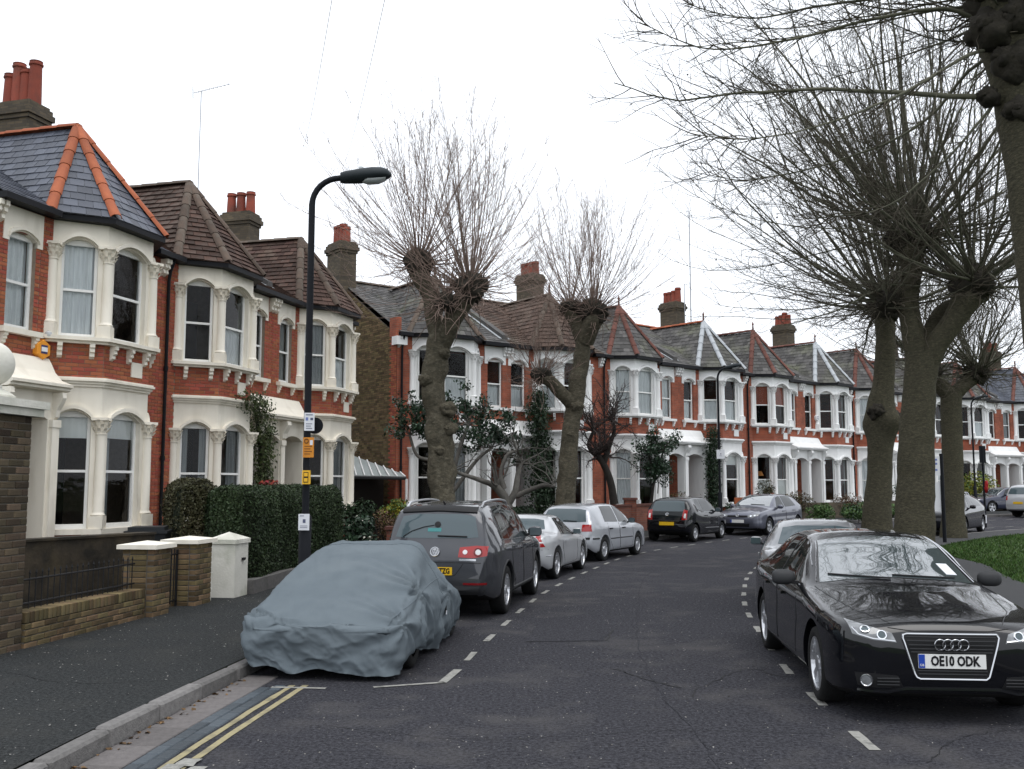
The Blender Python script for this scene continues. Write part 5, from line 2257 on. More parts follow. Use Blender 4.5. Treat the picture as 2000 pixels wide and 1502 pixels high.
            mb.build('mirror_glass', 'car_glass_rear', o)

    def disc(s, name, view, a, b, r, m, off=.006, parent=None, ring=None):
        p, n = s.hit(view, a, b)
        up = Vector((0, 0, 1))
        ax = up.cross(n).normalized()
        up = n.cross(ax)
        mb = MB()
        P = [p + n * off + (ax * math.cos(t) + up * math.sin(t)) * r for t in np.linspace(0, 2 * math.pi, 18, endpoint=False)]
        Q = [q - n * .02 for q in P]
        k = len(P)
        mb.add([p + n * (off + r * .12)] + P + Q, [(0, 1 + i, 1 + (i + 1) % k) for i in range(k)] + [(1 + i, 1 + k + i, 1 + k + (i + 1) % k, 1 + (i + 1) % k) for i in range(k)])
        return mb.build(name, m, parent or s.root, smooth=True)

    def ring(s, name, view, a, b, r, tr, m, off=.012, parent=None):
        p, n = s.hit(view, a, b)
        up = Vector((0, 0, 1))
        ax = up.cross(n).normalized()
        up = n.cross(ax)
        mb = MB()
        mb.tube([p + n * off + (ax * math.cos(t) + up * math.sin(t)) * r for t in np.linspace(0, 2 * math.pi, 21)], tr, 6)
        return mb.build(name, m, parent or s.root, smooth=True)


def sym(P):
    return [(-x, z) for x, z in P]


# ---------------------------------------------------------------- black saloon facing the camera
SALOON = dict(top=[(0, .66), (.025, .745), (.08, .795), (.2, .83), (.45, .872), (.9, .935), (1.28, .985), (1.42, 1.025), (1.8, 1.20), (2.18, 1.375), (2.5, 1.425), (2.95, 1.428), (3.4, 1.375), (3.75, 1.26), (4.1, 1.10), (4.25, 1.055), (4.5, 1.035), (4.62, 1.01), (4.68, .86), (4.70, .7)],
              belt=[(0, .61), (.025, .69), (.08, .735), (.2, .77), (.45, .81), (.9, .865), (1.4, .92), (2.5, .945), (3.6, .97), (4.2, .985), (4.6, .965), (4.68, .82), (4.7, .66)],
              half=[(0, .58), (.025, .67), (.08, .755), (.2, .835), (.4, .88), (.8, .91), (1.4, .912), (3, .912), (3.9, .90), (4.4, .86), (4.62, .79), (4.7, .68)],
              bottom=[(0, .34), (.025, .25), (.1, .21), (.5, .18), (4.2, .2), (4.55, .28), (4.66, .36), (4.7, .45)],
              railx=[(0, .40), (.1, .5), (.45, .58), (1.3, .63), (1.5, .70), (1.85, .68), (2.2, .60), (2.6, .575), (3.2, .565), (3.7, .6), (4.1, .66), (4.7, .5)],
              wheel=(.325, .235, .225, 5, True), axles=(.87, 3.68), ws=(1.035, .70, 1.385, .56, .055), rw=(1.08, .62, 1.36, .5, .05),
              sw=[(1.72, 2.60, 2.06, 2.56), (2.68, 3.52, 2.64, 3.36)], steer=0)


def black_saloon():
    hd = np.array([-.09, -1.0])
    hd /= np.linalg.norm(hd)
    front = np.array([3.32, 7.58])
    pos = front - hd * 2.225
    c = Car('saloon_car', 'black saloon parked facing the camera with four linked chrome rings on its grille', pos, hd, SALOON, 'car_black')
    c.screens()
    # grille
    gr = [(-.36, .715), (.36, .715), (.375, .69), (.285, .385), (.26, .365), (-.26, .365), (-.285, .385), (-.375, .69)]
    g = c.patch('grille', 'F', [(-.27, .37), (.27, .37)], [(-.37, .712), (.37, .712)], 'trim_black', nu=16, nv=14, off=.004)
    c.line('grille_frame', 'F', gr, 'chrome', r=.0085, off=.008, n=64, closed=True, parent=g)
    for z in (.69, .66, .63, .60, .575, .43, .405):
        w = .27 + (.375 - .27) * (z - .37) / .34 - .02
        c.line('grille_bar', 'F', [(-w, z), (w, z)], 'trim_grey', r=.0055, off=.009, n=10, parent=g)
    for i in range(4):
        c.ring('badge_ring', 'F', -.09 + .06 * i, .635, .041, .0055, 'chrome', off=.026, parent=g)
    c.plate('F', .505, 'OE10 ODK', False)
    for sg in (-1, 1):
        S = (lambda P: P) if sg > 0 else sym
        h = c.patch('headlight', 'F', S([(.42, .645), (.60, .66), (.74, .70)]), S([(.45, .715), (.60, .755), (.765, .795)]), 'lens_clear', nu=16, nv=8, off=.006)
        c.line('light_strip', 'F', S([(.43, .655), (.60, .672), (.70, .70), (.735, .745)]), 'chrome', r=.008, off=.010, n=20, parent=h)
        for x, z in ((.53, .70), (.65, .735)):
            c.ring('lamp_ring', 'F', sg * x, z, .034, .007, 'lamp_reflector', off=.008, parent=h)
            c.disc('lamp_lens', 'F', sg * x, z, .027, 'car_glass_rear', off=.008, parent=h)
        q = c.patch('air_intake', 'F', S([(.38, .30), (.55, .285), (.72, .30)]), S([(.42, .385), (.6, .40), (.74, .40)]), 'trim_black', nu=10, nv=6, off=.003)
        for z in (.315, .34, .365):
            c.line('intake_bar', 'F', S([(.41, z), (.58, z)]), 'trim_grey', r=.005, off=.006, n=8, parent=q)
        f = c.disc('fog_lamp', 'F', sg * .66, .345, .042, 'lens_clear', off=.012)
        c.ring('fog_lamp_ring', 'F', sg * .66, .345, .045, .006, 'chrome', off=.012, parent=f)
        c.line('bonnet_gap', 'T', [(sg * .44, .10), (sg * .62, .45), (sg * .70, .9), (sg * .76, 1.38)], 'trim_black', r=.004, n=24)
        c.line('window_trim', 'R' if sg > 0 else 'L', [(x, c.f('belt', x) + .012) for x in np.linspace(1.66, 3.6, 12)], 'chrome', r=.006, off=.004, n=24)
        c.line('window_trim', 'R' if sg > 0 else 'L', [(x, c.f('top', x) - .058) for x in np.linspace(1.74, 3.45, 14)], 'chrome', r=.006, off=.004, n=30)
        c.line('pillar_edge', 'F', [(sg * .725, .985), (sg * .58, 1.325)], 'chrome', r=.005, off=.006, n=12)
    c.line('bumper_lip', 'F', [(-.72, .265), (-.5, .255), (-.36, .285), (.36, .285), (.5, .255), (.72, .265)], 'car_black', r=.014, off=.004, n=40)
    c.line('bonnet_gap', 'F', [(-.47, .755), (-.3, .735), (.3, .735), (.47, .755)], 'trim_black', r=.004, n=20)
    c.seams([[(1.62, .93), (1.58, .6), (1.66, .3), (2.6, .27), (2.62, .94)], [(2.64, .94), (2.62, .3), (3.15, .27), (3.42, .55), (3.52, .75), (3.55, .97)]])
    for v in 'LR':
        c.handle(2.35, .80, v)
        c.handle(3.28, .82, v)
        # pillar between the doors
        c.line('door_pillar', v, [(2.64, .965), (2.60, 1.33)], 'trim_black', r=.02, off=-.008, n=8)
    c.mirror(1.75, .955, 'trim_grey', size=(.115, .075, .075), reach=.15)
    for x0, x1 in ((-.55, .02), (.05, .6)):
        c.line('wiper', 'F', [(x0, 1.02), (x1, 1.045)], 'trim_black', r=.008, off=.012, n=10)
    # tax disc and permits low in the windscreen
    c.patch('parking_permit', 'F', [(-.60, 1.045), (-.50, 1.05)], [(-.56, 1.135), (-.46, 1.14)], 'notice_white', nu=4, nv=4, off=.008, skirt=.002)
    for x in (-.12, .12):
        p, n = c.hit('T', x, 3.25)
        mb = MB()
        mb.tube([p, p + Vector((0, -.03, .035))], [.014, .005], 6)
        mb.build('roof_aerial', 'trim_black', c.root)
    return c


black_saloon()


def park(C, y, off, dirsign=1):
    """position and heading beside a dash line"""
    p, t = at_y(C, y)
    return p + np.array([t[1], -t[0]]) * off, t * dirsign


# ---------------------------------------------------------------- grey SUV
SUV = dict(top=[(0, .70), (.03, .82), (.12, .92), (.4, 1.0), (.8, 1.06), (1.0, 1.09), (1.15, 1.14), (1.5, 1.36), (1.85, 1.56), (2.2, 1.64), (2.8, 1.665), (3.5, 1.65), (3.95, 1.61), (4.1, 1.565), (4.2, 1.43), (4.3, 1.2), (4.355, 1.06), (4.40, .95), (4.43, .72)],
           belt=[(0, .66), (.03, .78), (.12, .86), (.4, .93), (.9, 1.0), (1.2, 1.03), (2.5, 1.05), (3.5, 1.08), (3.95, 1.10), (4.2, 1.09), (4.3, 1.06), (4.36, .96), (4.43, .66)],
           half=[(0, .66), (.03, .74), (.1, .81), (.3, .87), (.7, .90), (2, .905), (3.6, .90), (3.9, .87), (4.15, .81), (4.3, .76), (4.38, .72), (4.43, .66)],
           bottom=[(0, .42), (.05, .3), (.3, .24), (4.0, .25), (4.3, .32), (4.43, .42)],
           railx=[(0, .45), (.4, .6), (1.1, .68), (1.5, .70), (1.9, .63), (2.3, .60), (3.2, .595), (3.9, .60), (4.12, .62), (4.3, .66), (4.43, .55)],
           wheel=(.355, .235, .23, 5, True), axles=(.88, 3.485), ws=(1.16, .70, 1.6, .58, .06), rw=(1.145, .615, 1.50, .54, .05),
           sw=[(1.42, 2.2, 1.72, 2.2), (2.27, 3.1, 2.27, 3.06), (3.17, 3.75, 3.13, 3.55)])


def rear_lights(c, lo, up, m='lens_red', name='tail_light'):
    out = []
    for sg in (-1, 1):
        S = (lambda P: P) if sg > 0 else sym
        out.append(c.patch(name, 'B', S(lo), S(up), m, nu=12, nv=8, off=.006))
    return out


def vw_badge(c, view, z, r=.065):
    b = c.disc('round_badge', view, 0, z, r, 'alloy_dull', off=.012)
    c.ring('badge_rim', view, 0, z, r, .007, 'chrome', off=.018, parent=b)
    p, n = c.hit(view, 0, z)
    sg = 1 if view == 'F' else -1
    y = p.y + sg * .03
    for dz, pts in ((.0, [(-.036, .05), (-.012, .008), (0, .03), (.012, .008), (.036, .05)]), (0, [(-.05, .028), (-.02, -.045), (0, -.008), (.02, -.045), (.05, .028)])):
        mb = MB()
        mb.tube([(x * r / .065, y, z + q * r / .065) for x, q in pts], .0055, 5)
        mb.build('badge_letter', 'chrome', b)


def grey_suv():
    t = np.array([.19, 1.0])
    t /= np.linalg.norm(t)
    pos = np.array([.17, 15.30]) - np.array([t[1], -t[0]]) * .84
    c = Car('suv_car', 'dark grey SUV with silver roof rails and rear wiper, parked behind the covered car', pos, t, SUV, 'car_dark_grey')
    c.screens()
    tl = rear_lights(c, [(.34, .885), (.55, .872), (.74, .90)], [(.36, 1.02), (.6, 1.045), (.75, 1.035)])
    for q, sg in zip(tl, (-1, 1)):
        c.ring('lamp_ring', 'B', sg * .625, .955, .055, .008, 'lens_red_dark', off=.012, parent=q)
        c.disc('lamp_lens', 'B', sg * .625, .955, .04, 'lens_white', off=.01, parent=q)
        c.disc('lamp_lens', 'B', sg * .44, .955, .034, 'lens_white', off=.01, parent=q)
        S = (lambda P: P) if sg > 0 else sym
        c.patch('reflector', 'B', S([(.42, .50), (.74, .50)]), S([(.42, .53), (.74, .53)]), 'lens_red_dark', nu=8, nv=4, off=.008)
    vw_badge(c, 'B', .955)
    c.plate('B', .69, 'TZG', True, align='RIGHT', blue=False)
    c.line('tailgate_gap', 'B', [(-.42, .80), (-.3, .63), (.3, .63), (.42, .80)], 'trim_black', r=.005, n=24)
    c.line('tailgate_gap', 'B', [(-.72, .80), (-.4, .81), (.4, .81), (.72, .80)], 'trim_black', r=.005, n=24)
    c.patch('rear_bumper_trim', 'B', [(-.70, .38), (0, .36), (.70, .38)], [(-.74, .48), (0, .48), (.74, .48)], 'trim_grey', nu=16, nv=5, off=.006)
    c.patch('spoiler', 'B', [(-.56, 1.50), (0, 1.525), (.56, 1.50)], [(-.55, 1.57), (0, 1.60), (.55, 1.57)], 'trim_black', nu=14, nv=5, off=.02, skirt=.03)
    c.line('rear_wiper', 'B', [(.02, 1.175), (.45, 1.165)], 'trim_black', r=.011, off=.02, n=8)
    # microphone-like wiper arm seen through the glass: tall thin stalk with an oval end
    c.line('aerial_stalk', 'B', [(-.5, 1.16), (-.38, 1.24), (-.2, 1.30), (-.05, 1.325)], 'trim_black', r=.006, off=.012, n=14)
    c.disc('stalk_head', 'B', .0, 1.335, .045, 'trim_black', off=.016)
    c.patch('window_sticker', 'B', [(-.14, 1.235), (.06, 1.235)], [(-.14, 1.285), (.06, 1.285)], 'sticker_teal', nu=4, nv=3, off=.008, skirt=.002)
    c.patch('model_lettering', 'B', [(.36, .835), (.60, .833)], [(.36, .862), (.60, .860)], 'chrome', nu=6, nv=3, off=.007, skirt=.003)
    c.seams([[(1.35, 1.03), (1.3, .6), (1.4, .36), (2.2, .34), (2.23, 1.05)], [(2.25, 1.05), (2.23, .36), (2.85, .34), (3.08, .6), (3.15, .85), (3.13, 1.08)]])
    for v in 'LR':
        sg = 1 if v == 'R' else -1
        c.handle(2.0, .94, v)
        c.handle(2.95, .96, v)
        c.line('sill_trim', v, [(1.3, .33), (3.05, .34)], 'trim_grey', r=.035, off=-.015, n=12)
        P = []
        for q in np.linspace(0, 1, 14):
            a = 1.95 + q * 1.95
            h, n = c.hit('T', sg * .565, a)
            P.append(h + Vector((0, 0, .055 * min(1, 4.5 * math.sin(math.pi * q)) - .005)))
        mb = MB()
        mb.tube(P, .017, 7)
        mb.build('roof_rail', 'alloy', c.root, smooth=True)
        for a in (.88, 3.485):
            pts = [(a + .425 * math.cos(u), .365 + .425 * math.sin(u)) for u in np.linspace(.12, math.pi - .12, 16)]
            c.line('arch_trim', v, pts, 'trim_grey', r=.02, off=-.006, n=24)
        c.line('window_trim', v, [(x, c.f('belt', x) + .012) for x in np.linspace(1.42, 3.75, 12)], 'chrome', r=.006, off=.004, n=24)
    c.mirror(1.5, 1.08, 'car_dark_grey', size=(.12, .09, .085), reach=.15)
    p, n = c.hit('T', 0, 3.85)
    mb = MB()
    mb.tube([p, p + Vector((0, -.1, .05))], [.02, .006], 6)
    mb.build('roof_aerial', 'trim_black', c.root)


grey_suv()

# ---------------------------------------------------------------- silver two-seater
ROADSTER = dict(top=[(0, .52), (.03, .62), (.12, .68), (.4, .76), (.9, .83), (1.25, .88), (1.4, .92), (1.7, 1.08), (2.0, 1.24), (2.2, 1.285), (2.6, 1.28), (2.85, 1.22), (3.1, 1.05), (3.25, .97), (3.6, .96), (3.85, .93), (3.95, .82), (4.0, .66)],
                belt=[(0, .48), (.03, .58), (.12, .63), (.4, .70), (.9, .77), (1.4, .83), (2.5, .86), (3.2, .90), (3.7, .90), (3.9, .84), (3.97, .74), (4.0, .62)],
                half=[(0, .6), (.04, .72), (.15, .80), (.5, .85), (.9, .87), (2, .86), (3.1, .875), (3.6, .84), (3.88, .76), (4.0, .64)],
                bottom=[(0, .36), (.05, .24), (.3, .17), (3.6, .18), (3.9, .28), (4.0, .38)],
                railx=[(0, .4), (.4, .56), (1.3, .62), (1.55, .66), (2.0, .57), (2.5, .55), (2.9, .58), (3.2, .62), (4.0, .5)],
                wheel=(.31, .225, .225, 5, False), axles=(.80, 3.2), ws=(.94, .66, 1.25, .54, .05), rw=(.985, .56, 1.215, .48, .04), sw=[(1.6, 2.75, 1.92, 2.68)])


def silver_roadster():
    t = np.array([.30, 1.0])
    t /= np.linalg.norm(t)
    pos = np.array([1.22, 20.38]) - np.array([t[1], -t[0]]) * .81
    c = Car('roadster_car', 'low silver two-seater with triangular red tail lights between the SUV and the hatchback', pos, t, ROADSTER, 'car_silver')
    c.screens()
    for sg in (-1, 1):
        S = (lambda P: P) if sg > 0 else sym
        q = c.patch('tail_light', 'B', S([(.36, .665), (.76, .68)]), S([(.60, .905), (.655, .90)]), 'lens_red', nu=12, nv=10, off=.006)
        c.patch('lamp_band', 'B', S([(.42, .745), (.735, .752)]), S([(.44, .775), (.725, .78)]), 'lens_white', nu=10, nv=3, off=.009, parent=q)
    c.plate('B', .56, '', True, blue=False)
    c.seams([[(1.45, .83), (1.4, .5), (1.5, .27), (2.6, .25), (2.75, .55), (2.8, .87)]])
    c.line('bumper_gap', 'B', [(-.8, .62), (0, .625), (.8, .62)], 'trim_black', r=.004, n=20)
    for v in 'LR':
        c.handle(2.55, .74, v)
        c.line('bumper_strip', v, [(3.62, .50), (3.85, .50)], 'chrome', r=.008, n=8)
        c.line('window_trim', v, [(x, c.f('belt', x) + .012) for x in np.linspace(1.6, 2.8, 8)], 'trim_black', r=.006, off=.002, n=16)
    c.mirror(1.72, .86, 'car_silver', size=(.10, .07, .065), reach=.13)


silver_roadster()

# ---------------------------------------------------------------- hatchbacks
HATCH = dict(top=[(0, .58), (.03, .69), (.1, .77), (.35, .85), (.8, .92), (1.05, .955), (1.2, 1.0), (1.55, 1.2), (1.9, 1.37), (2.2, 1.43), (2.8, 1.44), (3.4, 1.41), (3.68, 1.37), (3.8, 1.30), (3.95, 1.10), (4.03, .97), (4.09, .86), (4.13, .62)],
             belt=[(0, .55), (.03, .65), (.1, .72), (.35, .79), (.8, .86), (1.2, .90), (2.4, .93), (3.4, .96), (3.8, .97), (3.95, .95), (4.04, .88), (4.13, .58)],
             half=[(0, .62), (.03, .71), (.1, .78), (.3, .84), (.7, .868), (2, .868), (3.4, .868), (3.8, .84), (4.03, .77), (4.13, .66)],
             bottom=[(0, .38), (.05, .26), (.3, .19), (3.8, .2), (4.05, .3), (4.13, .4)],
             railx=[(0, .42), (.4, .58), (1.1, .64), (1.4, .68), (1.9, .59), (2.3, .565), (3.2, .56), (3.7, .57), (3.95, .62), (4.13, .5)],
             wheel=(.30, .19, .20, 9, False), axles=(.84, 3.35), ws=(1.02, .68, 1.39, .56, .055), rw=(.985, .60, 1.325, .52, .045),
             sw=[(1.5, 2.25, 1.8, 2.25), (2.32, 3.25, 2.32, 3.12)])


def silver_hatch():
    t = np.array([.50, 1.0])
    t /= np.linalg.norm(t)
    pos = np.array([2.79, 24.87]) - np.array([t[1], -t[0]]) * .82
    c = Car('hatchback_car', 'boxy silver five-door hatchback with black side strips, third parked behind the covered car', pos, t, HATCH, 'car_silver_blue')
    c.screens()
    rear_lights(c, [(.52, .755), (.77, .76)], [(.52, .925), (.74, .93)])
    vw_badge(c, 'B', .83, .05)
    c.plate('B', .60, '', True, blue=False)
    c.patch('bumper_strip', 'B', [(-.72, .56), (0, .55), (.72, .56)], [(-.73, .615), (0, .605), (.73, .615)], 'trim_black', nu=18, nv=4, off=.012)
    c.line('rear_wiper', 'B', [(0, 1.01), (.36, 1.0)], 'trim_black', r=.01, off=.02, n=8)
    c.seams([[(1.3, .90), (1.25, .55), (1.35, .28), (2.25, .26), (2.28, .93)], [(2.3, .93), (2.28, .28), (2.75, .26), (3.0, .5), (3.1, .75), (3.1, .95)]])
    for v in 'LR':
        c.handle(2.0, .79, v, 'trim_black')
        c.handle(2.95, .80, v, 'trim_black')
        c.line('side_strip', v, [(1.32, .53), (2.24, .54)], 'trim_black', r=.016, off=-.004, n=10)
        c.line('side_strip', v, [(2.31, .54), (2.96, .545)], 'trim_black', r=.016, off=-.004, n=10)
        c.line('bumper_strip', v, [(3.72, .58), (4.0, .58)], 'trim_black', r=.022, off=-.004, n=10)
    c.mirror(1.55, .925, 'trim_black', size=(.10, .07, .07), reach=.13)


silver_hatch()

CITY = dict(top=[(0, .62), (.03, .74), (.1, .83), (.35, .92), (.62, .98), (.75, 1.02), (1.1, 1.24), (1.4, 1.40), (1.7, 1.465), (2.3, 1.478), (2.9, 1.45), (3.15, 1.41), (3.27, 1.32), (3.38, 1.12), (3.44, 1.0), (3.49, .88), (3.54, .62)],
            belt=[(0, .58), (.03, .69), (.1, .77), (.35, .85), (.75, .92), (1.6, .945), (2.3, .97), (2.75, 1.04), (3.1, 1.13), (3.3, 1.1), (3.42, .98), (3.5, .82), (3.54, .58)],
            half=[(0, .60), (.03, .69), (.1, .76), (.3, .80), (.7, .82), (2, .822), (2.9, .82), (3.25, .80), (3.45, .75), (3.54, .66)],
            bottom=[(0, .38), (.05, .26), (.3, .2), (3.2, .21), (3.45, .3), (3.54, .4)],
            railx=[(0, .42), (.4, .56), (.8, .64), (1.4, .57), (1.8, .55), (2.6, .55), (3.15, .57), (3.4, .62), (3.54, .5)],
            wheel=(.29, .18, .195, 8, False), axles=(.58, 3.0), ws=(1.04, .64, 1.42, .53, .055), rw=(1.0, .60, 1.36, .52, .045), sw=[(1.12, 2.25, 1.36, 2.3), (2.33, 2.85, 2.38, 2.6)])


def black_city():
    t = np.array([.64, 1.0])
    t /= np.linalg.norm(t)
    pos = np.array([6.4, 31.9]) - np.array([t[1], -t[0]]) * .79
    c = Car('small_car', 'small black three-door car seen from behind with a yellow rear number plate', pos, t, CITY, 'car_black_small')
    c.screens()
    tl = rear_lights(c, [(.52, .72), (.70, .73)], [(.56, 1.06), (.70, 1.03)])
    for q, sg in zip(tl, (-1, 1)):
        S = (lambda P: P) if sg > 0 else sym
        c.patch('lamp_band', 'B', S([(.585, .78), (.66, .785)]), S([(.60, .93), (.66, .925)]), 'lens_white', nu=5, nv=5, off=.009, parent=q)
    vw_badge(c, 'B', .90, .055)
    c.plate('B', .60, '', True, blue=False)
    c.patch('tailgate_glass', 'B', [(-.48, .78), (.48, .78)], [(-.52, .985), (.52, .985)], 'car_glass', nu=12, nv=6, off=.003)
    c.line('bumper_gap', 'B', [(-.66, .70), (0, .705), (.66, .70)], 'trim_grey', r=.008, n=20)
    c.seams([[(.95, .92), (.9, .5), (1.0, .3), (2.1, .28), (2.3, .6), (2.32, .97)]])
    for v in 'LR':
        c.handle(2.1, .84, v)
        c.line('window_trim', v, [(x, c.f('belt', x) + .008) for x in np.linspace(1.1, 2.9, 14)], 'chrome', r=.008, off=.004, n=24)
        c.line('sill_crease', v, [(.95, .42), (2.2, .44)], 'car_black_small', r=.01, off=0, n=14)
    c.mirror(1.15, .97, 'car_black_small', size=(.10, .07, .075), reach=.12)


black_city()

HATCH_NEW = dict(HATCH)
HATCH_NEW.update(top=[(0, .60), (.03, .71), (.1, .79), (.35, .88), (.8, .96), (1.05, 1.0), (1.2, 1.05), (1.6, 1.26), (1.95, 1.41), (2.3, 1.47), (2.8, 1.475), (3.4, 1.43), (3.75, 1.36), (3.9, 1.26), (4.03, 1.10), (4.1, 1.0), (4.16, .88), (4.2, .64)],
                 belt=[(0, .57), (.03, .67), (.1, .73), (.35, .81), (.8, .88), (1.2, .93), (2.4, .97), (3.4, 1.01), (3.9, 1.03), (4.05, .99), (4.13, .9), (4.2, .6)],
                 half=[(0, .62), (.03, .72), (.1, .80), (.3, .86), (.7, .89), (2, .89), (3.4, .89), (3.9, .85), (4.1, .78), (4.2, .68)],
                 bottom=[(0, .36), (.05, .25), (.3, .19), (3.8, .2), (4.1, .3), (4.2, .4)],
                 railx=[(0, .42), (.4, .58), (1.1, .66), (1.4, .70), (1.95, .60), (2.4, .57), (3.2, .56), (3.75, .57), (4.0, .62), (4.2, .5)],
                 wheel=(.315, .2, .215, 5, True), axles=(.86, 3.44), ws=(1.07, .70, 1.43, .57, .055), rw=(1.06, .6, 1.31, .5, .045),
                 sw=[(1.58, 2.3, 1.9, 2.3), (2.37, 3.35, 2.37, 3.2)])


def grey_hatch():
    t = np.array([.80, 1.0])
    t /= np.linalg.norm(t)
    pos = np.array([9.25, 34.55]) + t * .75 - np.array([t[1], -t[0]]) * .90
    c = Car('hatchback_car', 'grey-blue hatchback parked nose to nose with the small black car, facing the camera', pos, -t, HATCH_NEW, 'car_grey_blue')
    c.screens()
    for sg in (-1, 1):
        S = (lambda P: P) if sg > 0 else sym
        h = c.patch('headlight', 'F', S([(.42, .635), (.60, .64), (.76, .69)]), S([(.40, .725), (.60, .755), (.80, .80)]), 'lens_clear', nu=12, nv=7, off=.005)
        c.disc('lamp_lens', 'F', sg * .52, .69, .036, 'lamp_reflector', off=.008, parent=h)
        c.disc('lamp_lens', 'F', sg * .66, .71, .036, 'lamp_reflector', off=.008, parent=h)
    c.patch('grille', 'F', [(-.40, .64), (.40, .64)], [(-.39, .71), (.39, .71)], 'trim_black', nu=10, nv=4, off=.004)
    c.patch('air_intake', 'F', [(-.45, .30), (.45, .30)], [(-.48, .42), (.48, .42)], 'trim_black', nu=12, nv=5, off=.004)
    c.plate('F', .50, '', False)
    vw_badge(c, 'F', .70, .05)
    c.line('bonnet_gap', 'T', [(-.45, .14), (-.62, .5), (-.70, 1.1)], 'trim_black', r=.004)
    c.line('bonnet_gap', 'T', [(.45, .14), (.62, .5), (.70, 1.1)], 'trim_black', r=.004)
    c.seams([[(1.35, .93), (1.3, .55), (1.4, .3), (2.3, .28), (2.33, .97)], [(2.35, .97), (2.33, .3), (2.85, .28), (3.1, .55), (3.2, .8), (3.2, 1.0)]])
    for v in 'LR':
        c.handle(2.1, .84, v)
        c.handle(3.05, .86, v)
        c.line('sill_crease', v, [(1.35, .34), (3.0, .36)], 'alloy_dull', r=.008, off=0, n=12)
    c.mirror(1.62, .965, 'car_grey_blue', size=(.11, .075, .075), reach=.14)
    c.line('wiper', 'F', [(-.5, 1.07), (.05, 1.09)], 'trim_black', r=.01, off=.012, n=8)


grey_hatch()

# ---------------------------------------------------------------- silver saloon behind the black one, facing away
SALOON2 = dict(SALOON)
SALOON2.update(top=[(0, .58), (.03, .68), (.1, .74), (.4, .82), (.9, .89), (1.25, .93), (1.4, .97), (1.8, 1.16), (2.15, 1.32), (2.5, 1.37), (2.9, 1.37), (3.25, 1.31), (3.6, 1.16), (3.85, 1.03), (4.0, 1.0), (4.2, .985), (4.32, .95), (4.38, .82), (4.4, .64)],
               belt=[(0, .54), (.03, .64), (.1, .69), (.4, .77), (.9, .83), (1.4, .88), (2.5, .91), (3.5, .94), (4.0, .95), (4.28, .92), (4.38, .78), (4.4, .6)],
               half=[(0, .60), (.03, .70), (.1, .78), (.3, .84), (.7, .87), (1.4, .875), (3, .875), (3.7, .865), (4.1, .83), (4.32, .76), (4.4, .66)],
               bottom=[(0, .36), (.03, .26), (.1, .22), (.5, .19), (3.9, .2), (4.2, .28), (4.36, .36), (4.4, .44)],
               railx=[(0, .42), (.1, .52), (.45, .58), (1.25, .62), (1.5, .68), (1.85, .64), (2.2, .57), (2.6, .55), (3.1, .55), (3.6, .6), (3.9, .64), (4.4, .5)],
               wheel=(.31, .2, .205, 7, False), axles=(.82, 3.42), ws=(.99, .68, 1.335, .55, .05), rw=(1.02, .58, 1.30, .5, .045), sw=[(1.66, 2.45, 1.98, 2.42), (2.52, 3.3, 2.5, 3.1)])


def silver_saloon():
    t = np.array([.26, 1.0])
    t /= np.linalg.norm(t)
    pos = np.array([3.42, 14.3]) + t * 1.35 + np.array([t[1], -t[0]]) * .95
    c = Car('saloon_car', 'grey saloon parked directly behind the black saloon, mostly hidden by it', pos, t, SALOON2, 'car_mid_grey')
    c.screens()
    rear_lights(c, [(.50, .74), (.74, .745)], [(.50, .86), (.74, .865)], 'lens_orange')
    c.plate('B', .62, '', True, blue=False)
    c.seams([[(1.5, .88), (1.45, .5), (1.55, .28), (2.45, .26), (2.48, .91)], [(2.5, .91), (2.48, .28), (2.9, .26), (3.1, .55), (3.25, .93)]])
    for v in 'LR':
        c.handle(2.2, .78, v)
    c.mirror(1.7, .92, 'car_mid_grey', size=(.10, .07, .07), reach=.13)


silver_saloon()


# ---------------------------------------------------------------- far cars
def far_dark():
    p = np.array([15.75, 35.6])
    t = np.array([.80, 1.0])
    t /= np.linalg.norm(t)
    c = Car('hatchback_car', 'black hatchback with roof bars half hidden behind the trunks across the road', p, -t, HATCH_NEW, 'car_black_small')
    c.screens()
    for sg in (-1, 1):
        S = (lambda P: P) if sg > 0 else sym
        c.patch('headlight', 'F', S([(.42, .62), (.76, .67)]), S([(.40, .73), (.80, .80)]), 'lens_white', nu=10, nv=6, off=.005)
    c.patch('grille', 'F', [(-.40, .62), (.40, .62)], [(-.39, .71), (.39, .71)], 'trim_black', nu=10, nv=4, off=.004)
    c.mirror(1.62, .965, 'car_black_small', size=(.11, .075, .075), reach=.14)
    for a in (1.9, 2.2, 2.5, 2.8):
        mb = MB()
        mb.tube([(-.56, c.L / 2 - a, 1.44), (-.5, c.L / 2 - a, 1.53), (.5, c.L / 2 - a, 1.53), (.56, c.L / 2 - a, 1.44)], .018, 6)
        mb.build('roof_bar', 'alloy', c.root)


far_dark()


def navy_saloon():
    p, t = park(LEFT_DASH, 48.6, -1.0)
    p = np.array([26.2, 53.0])
    t = np.array([.94, .34])
    c = Car('saloon_car', 'dark blue saloon parked by the far houses near the picture edge', p, -t, SALOON, 'car_navy')
    c.screens()
    for sg in (-1, 1):
        S = (lambda P: P) if sg > 0 else sym
        c.patch('headlight', 'F', S([(.42, .62), (.72, .66)]), S([(.40, .73), (.76, .78)]), 'lens_white', nu=10, nv=6, off=.005)
    c.patch('grille', 'F', [(-.33, .45), (.33, .45)], [(-.36, .70), (.36, .70)], 'trim_black', nu=10, nv=4, off=.004)
    for v in 'LR':
        c.line('body_crease', v, [(.95, .62), (2.0, .62), (4.3, .64)], 'alloy_dull', r=.01, off=.001, n=30)
    c.mirror(1.75, .955, 'car_navy', size=(.11, .075, .07), reach=.14)


navy_saloon()


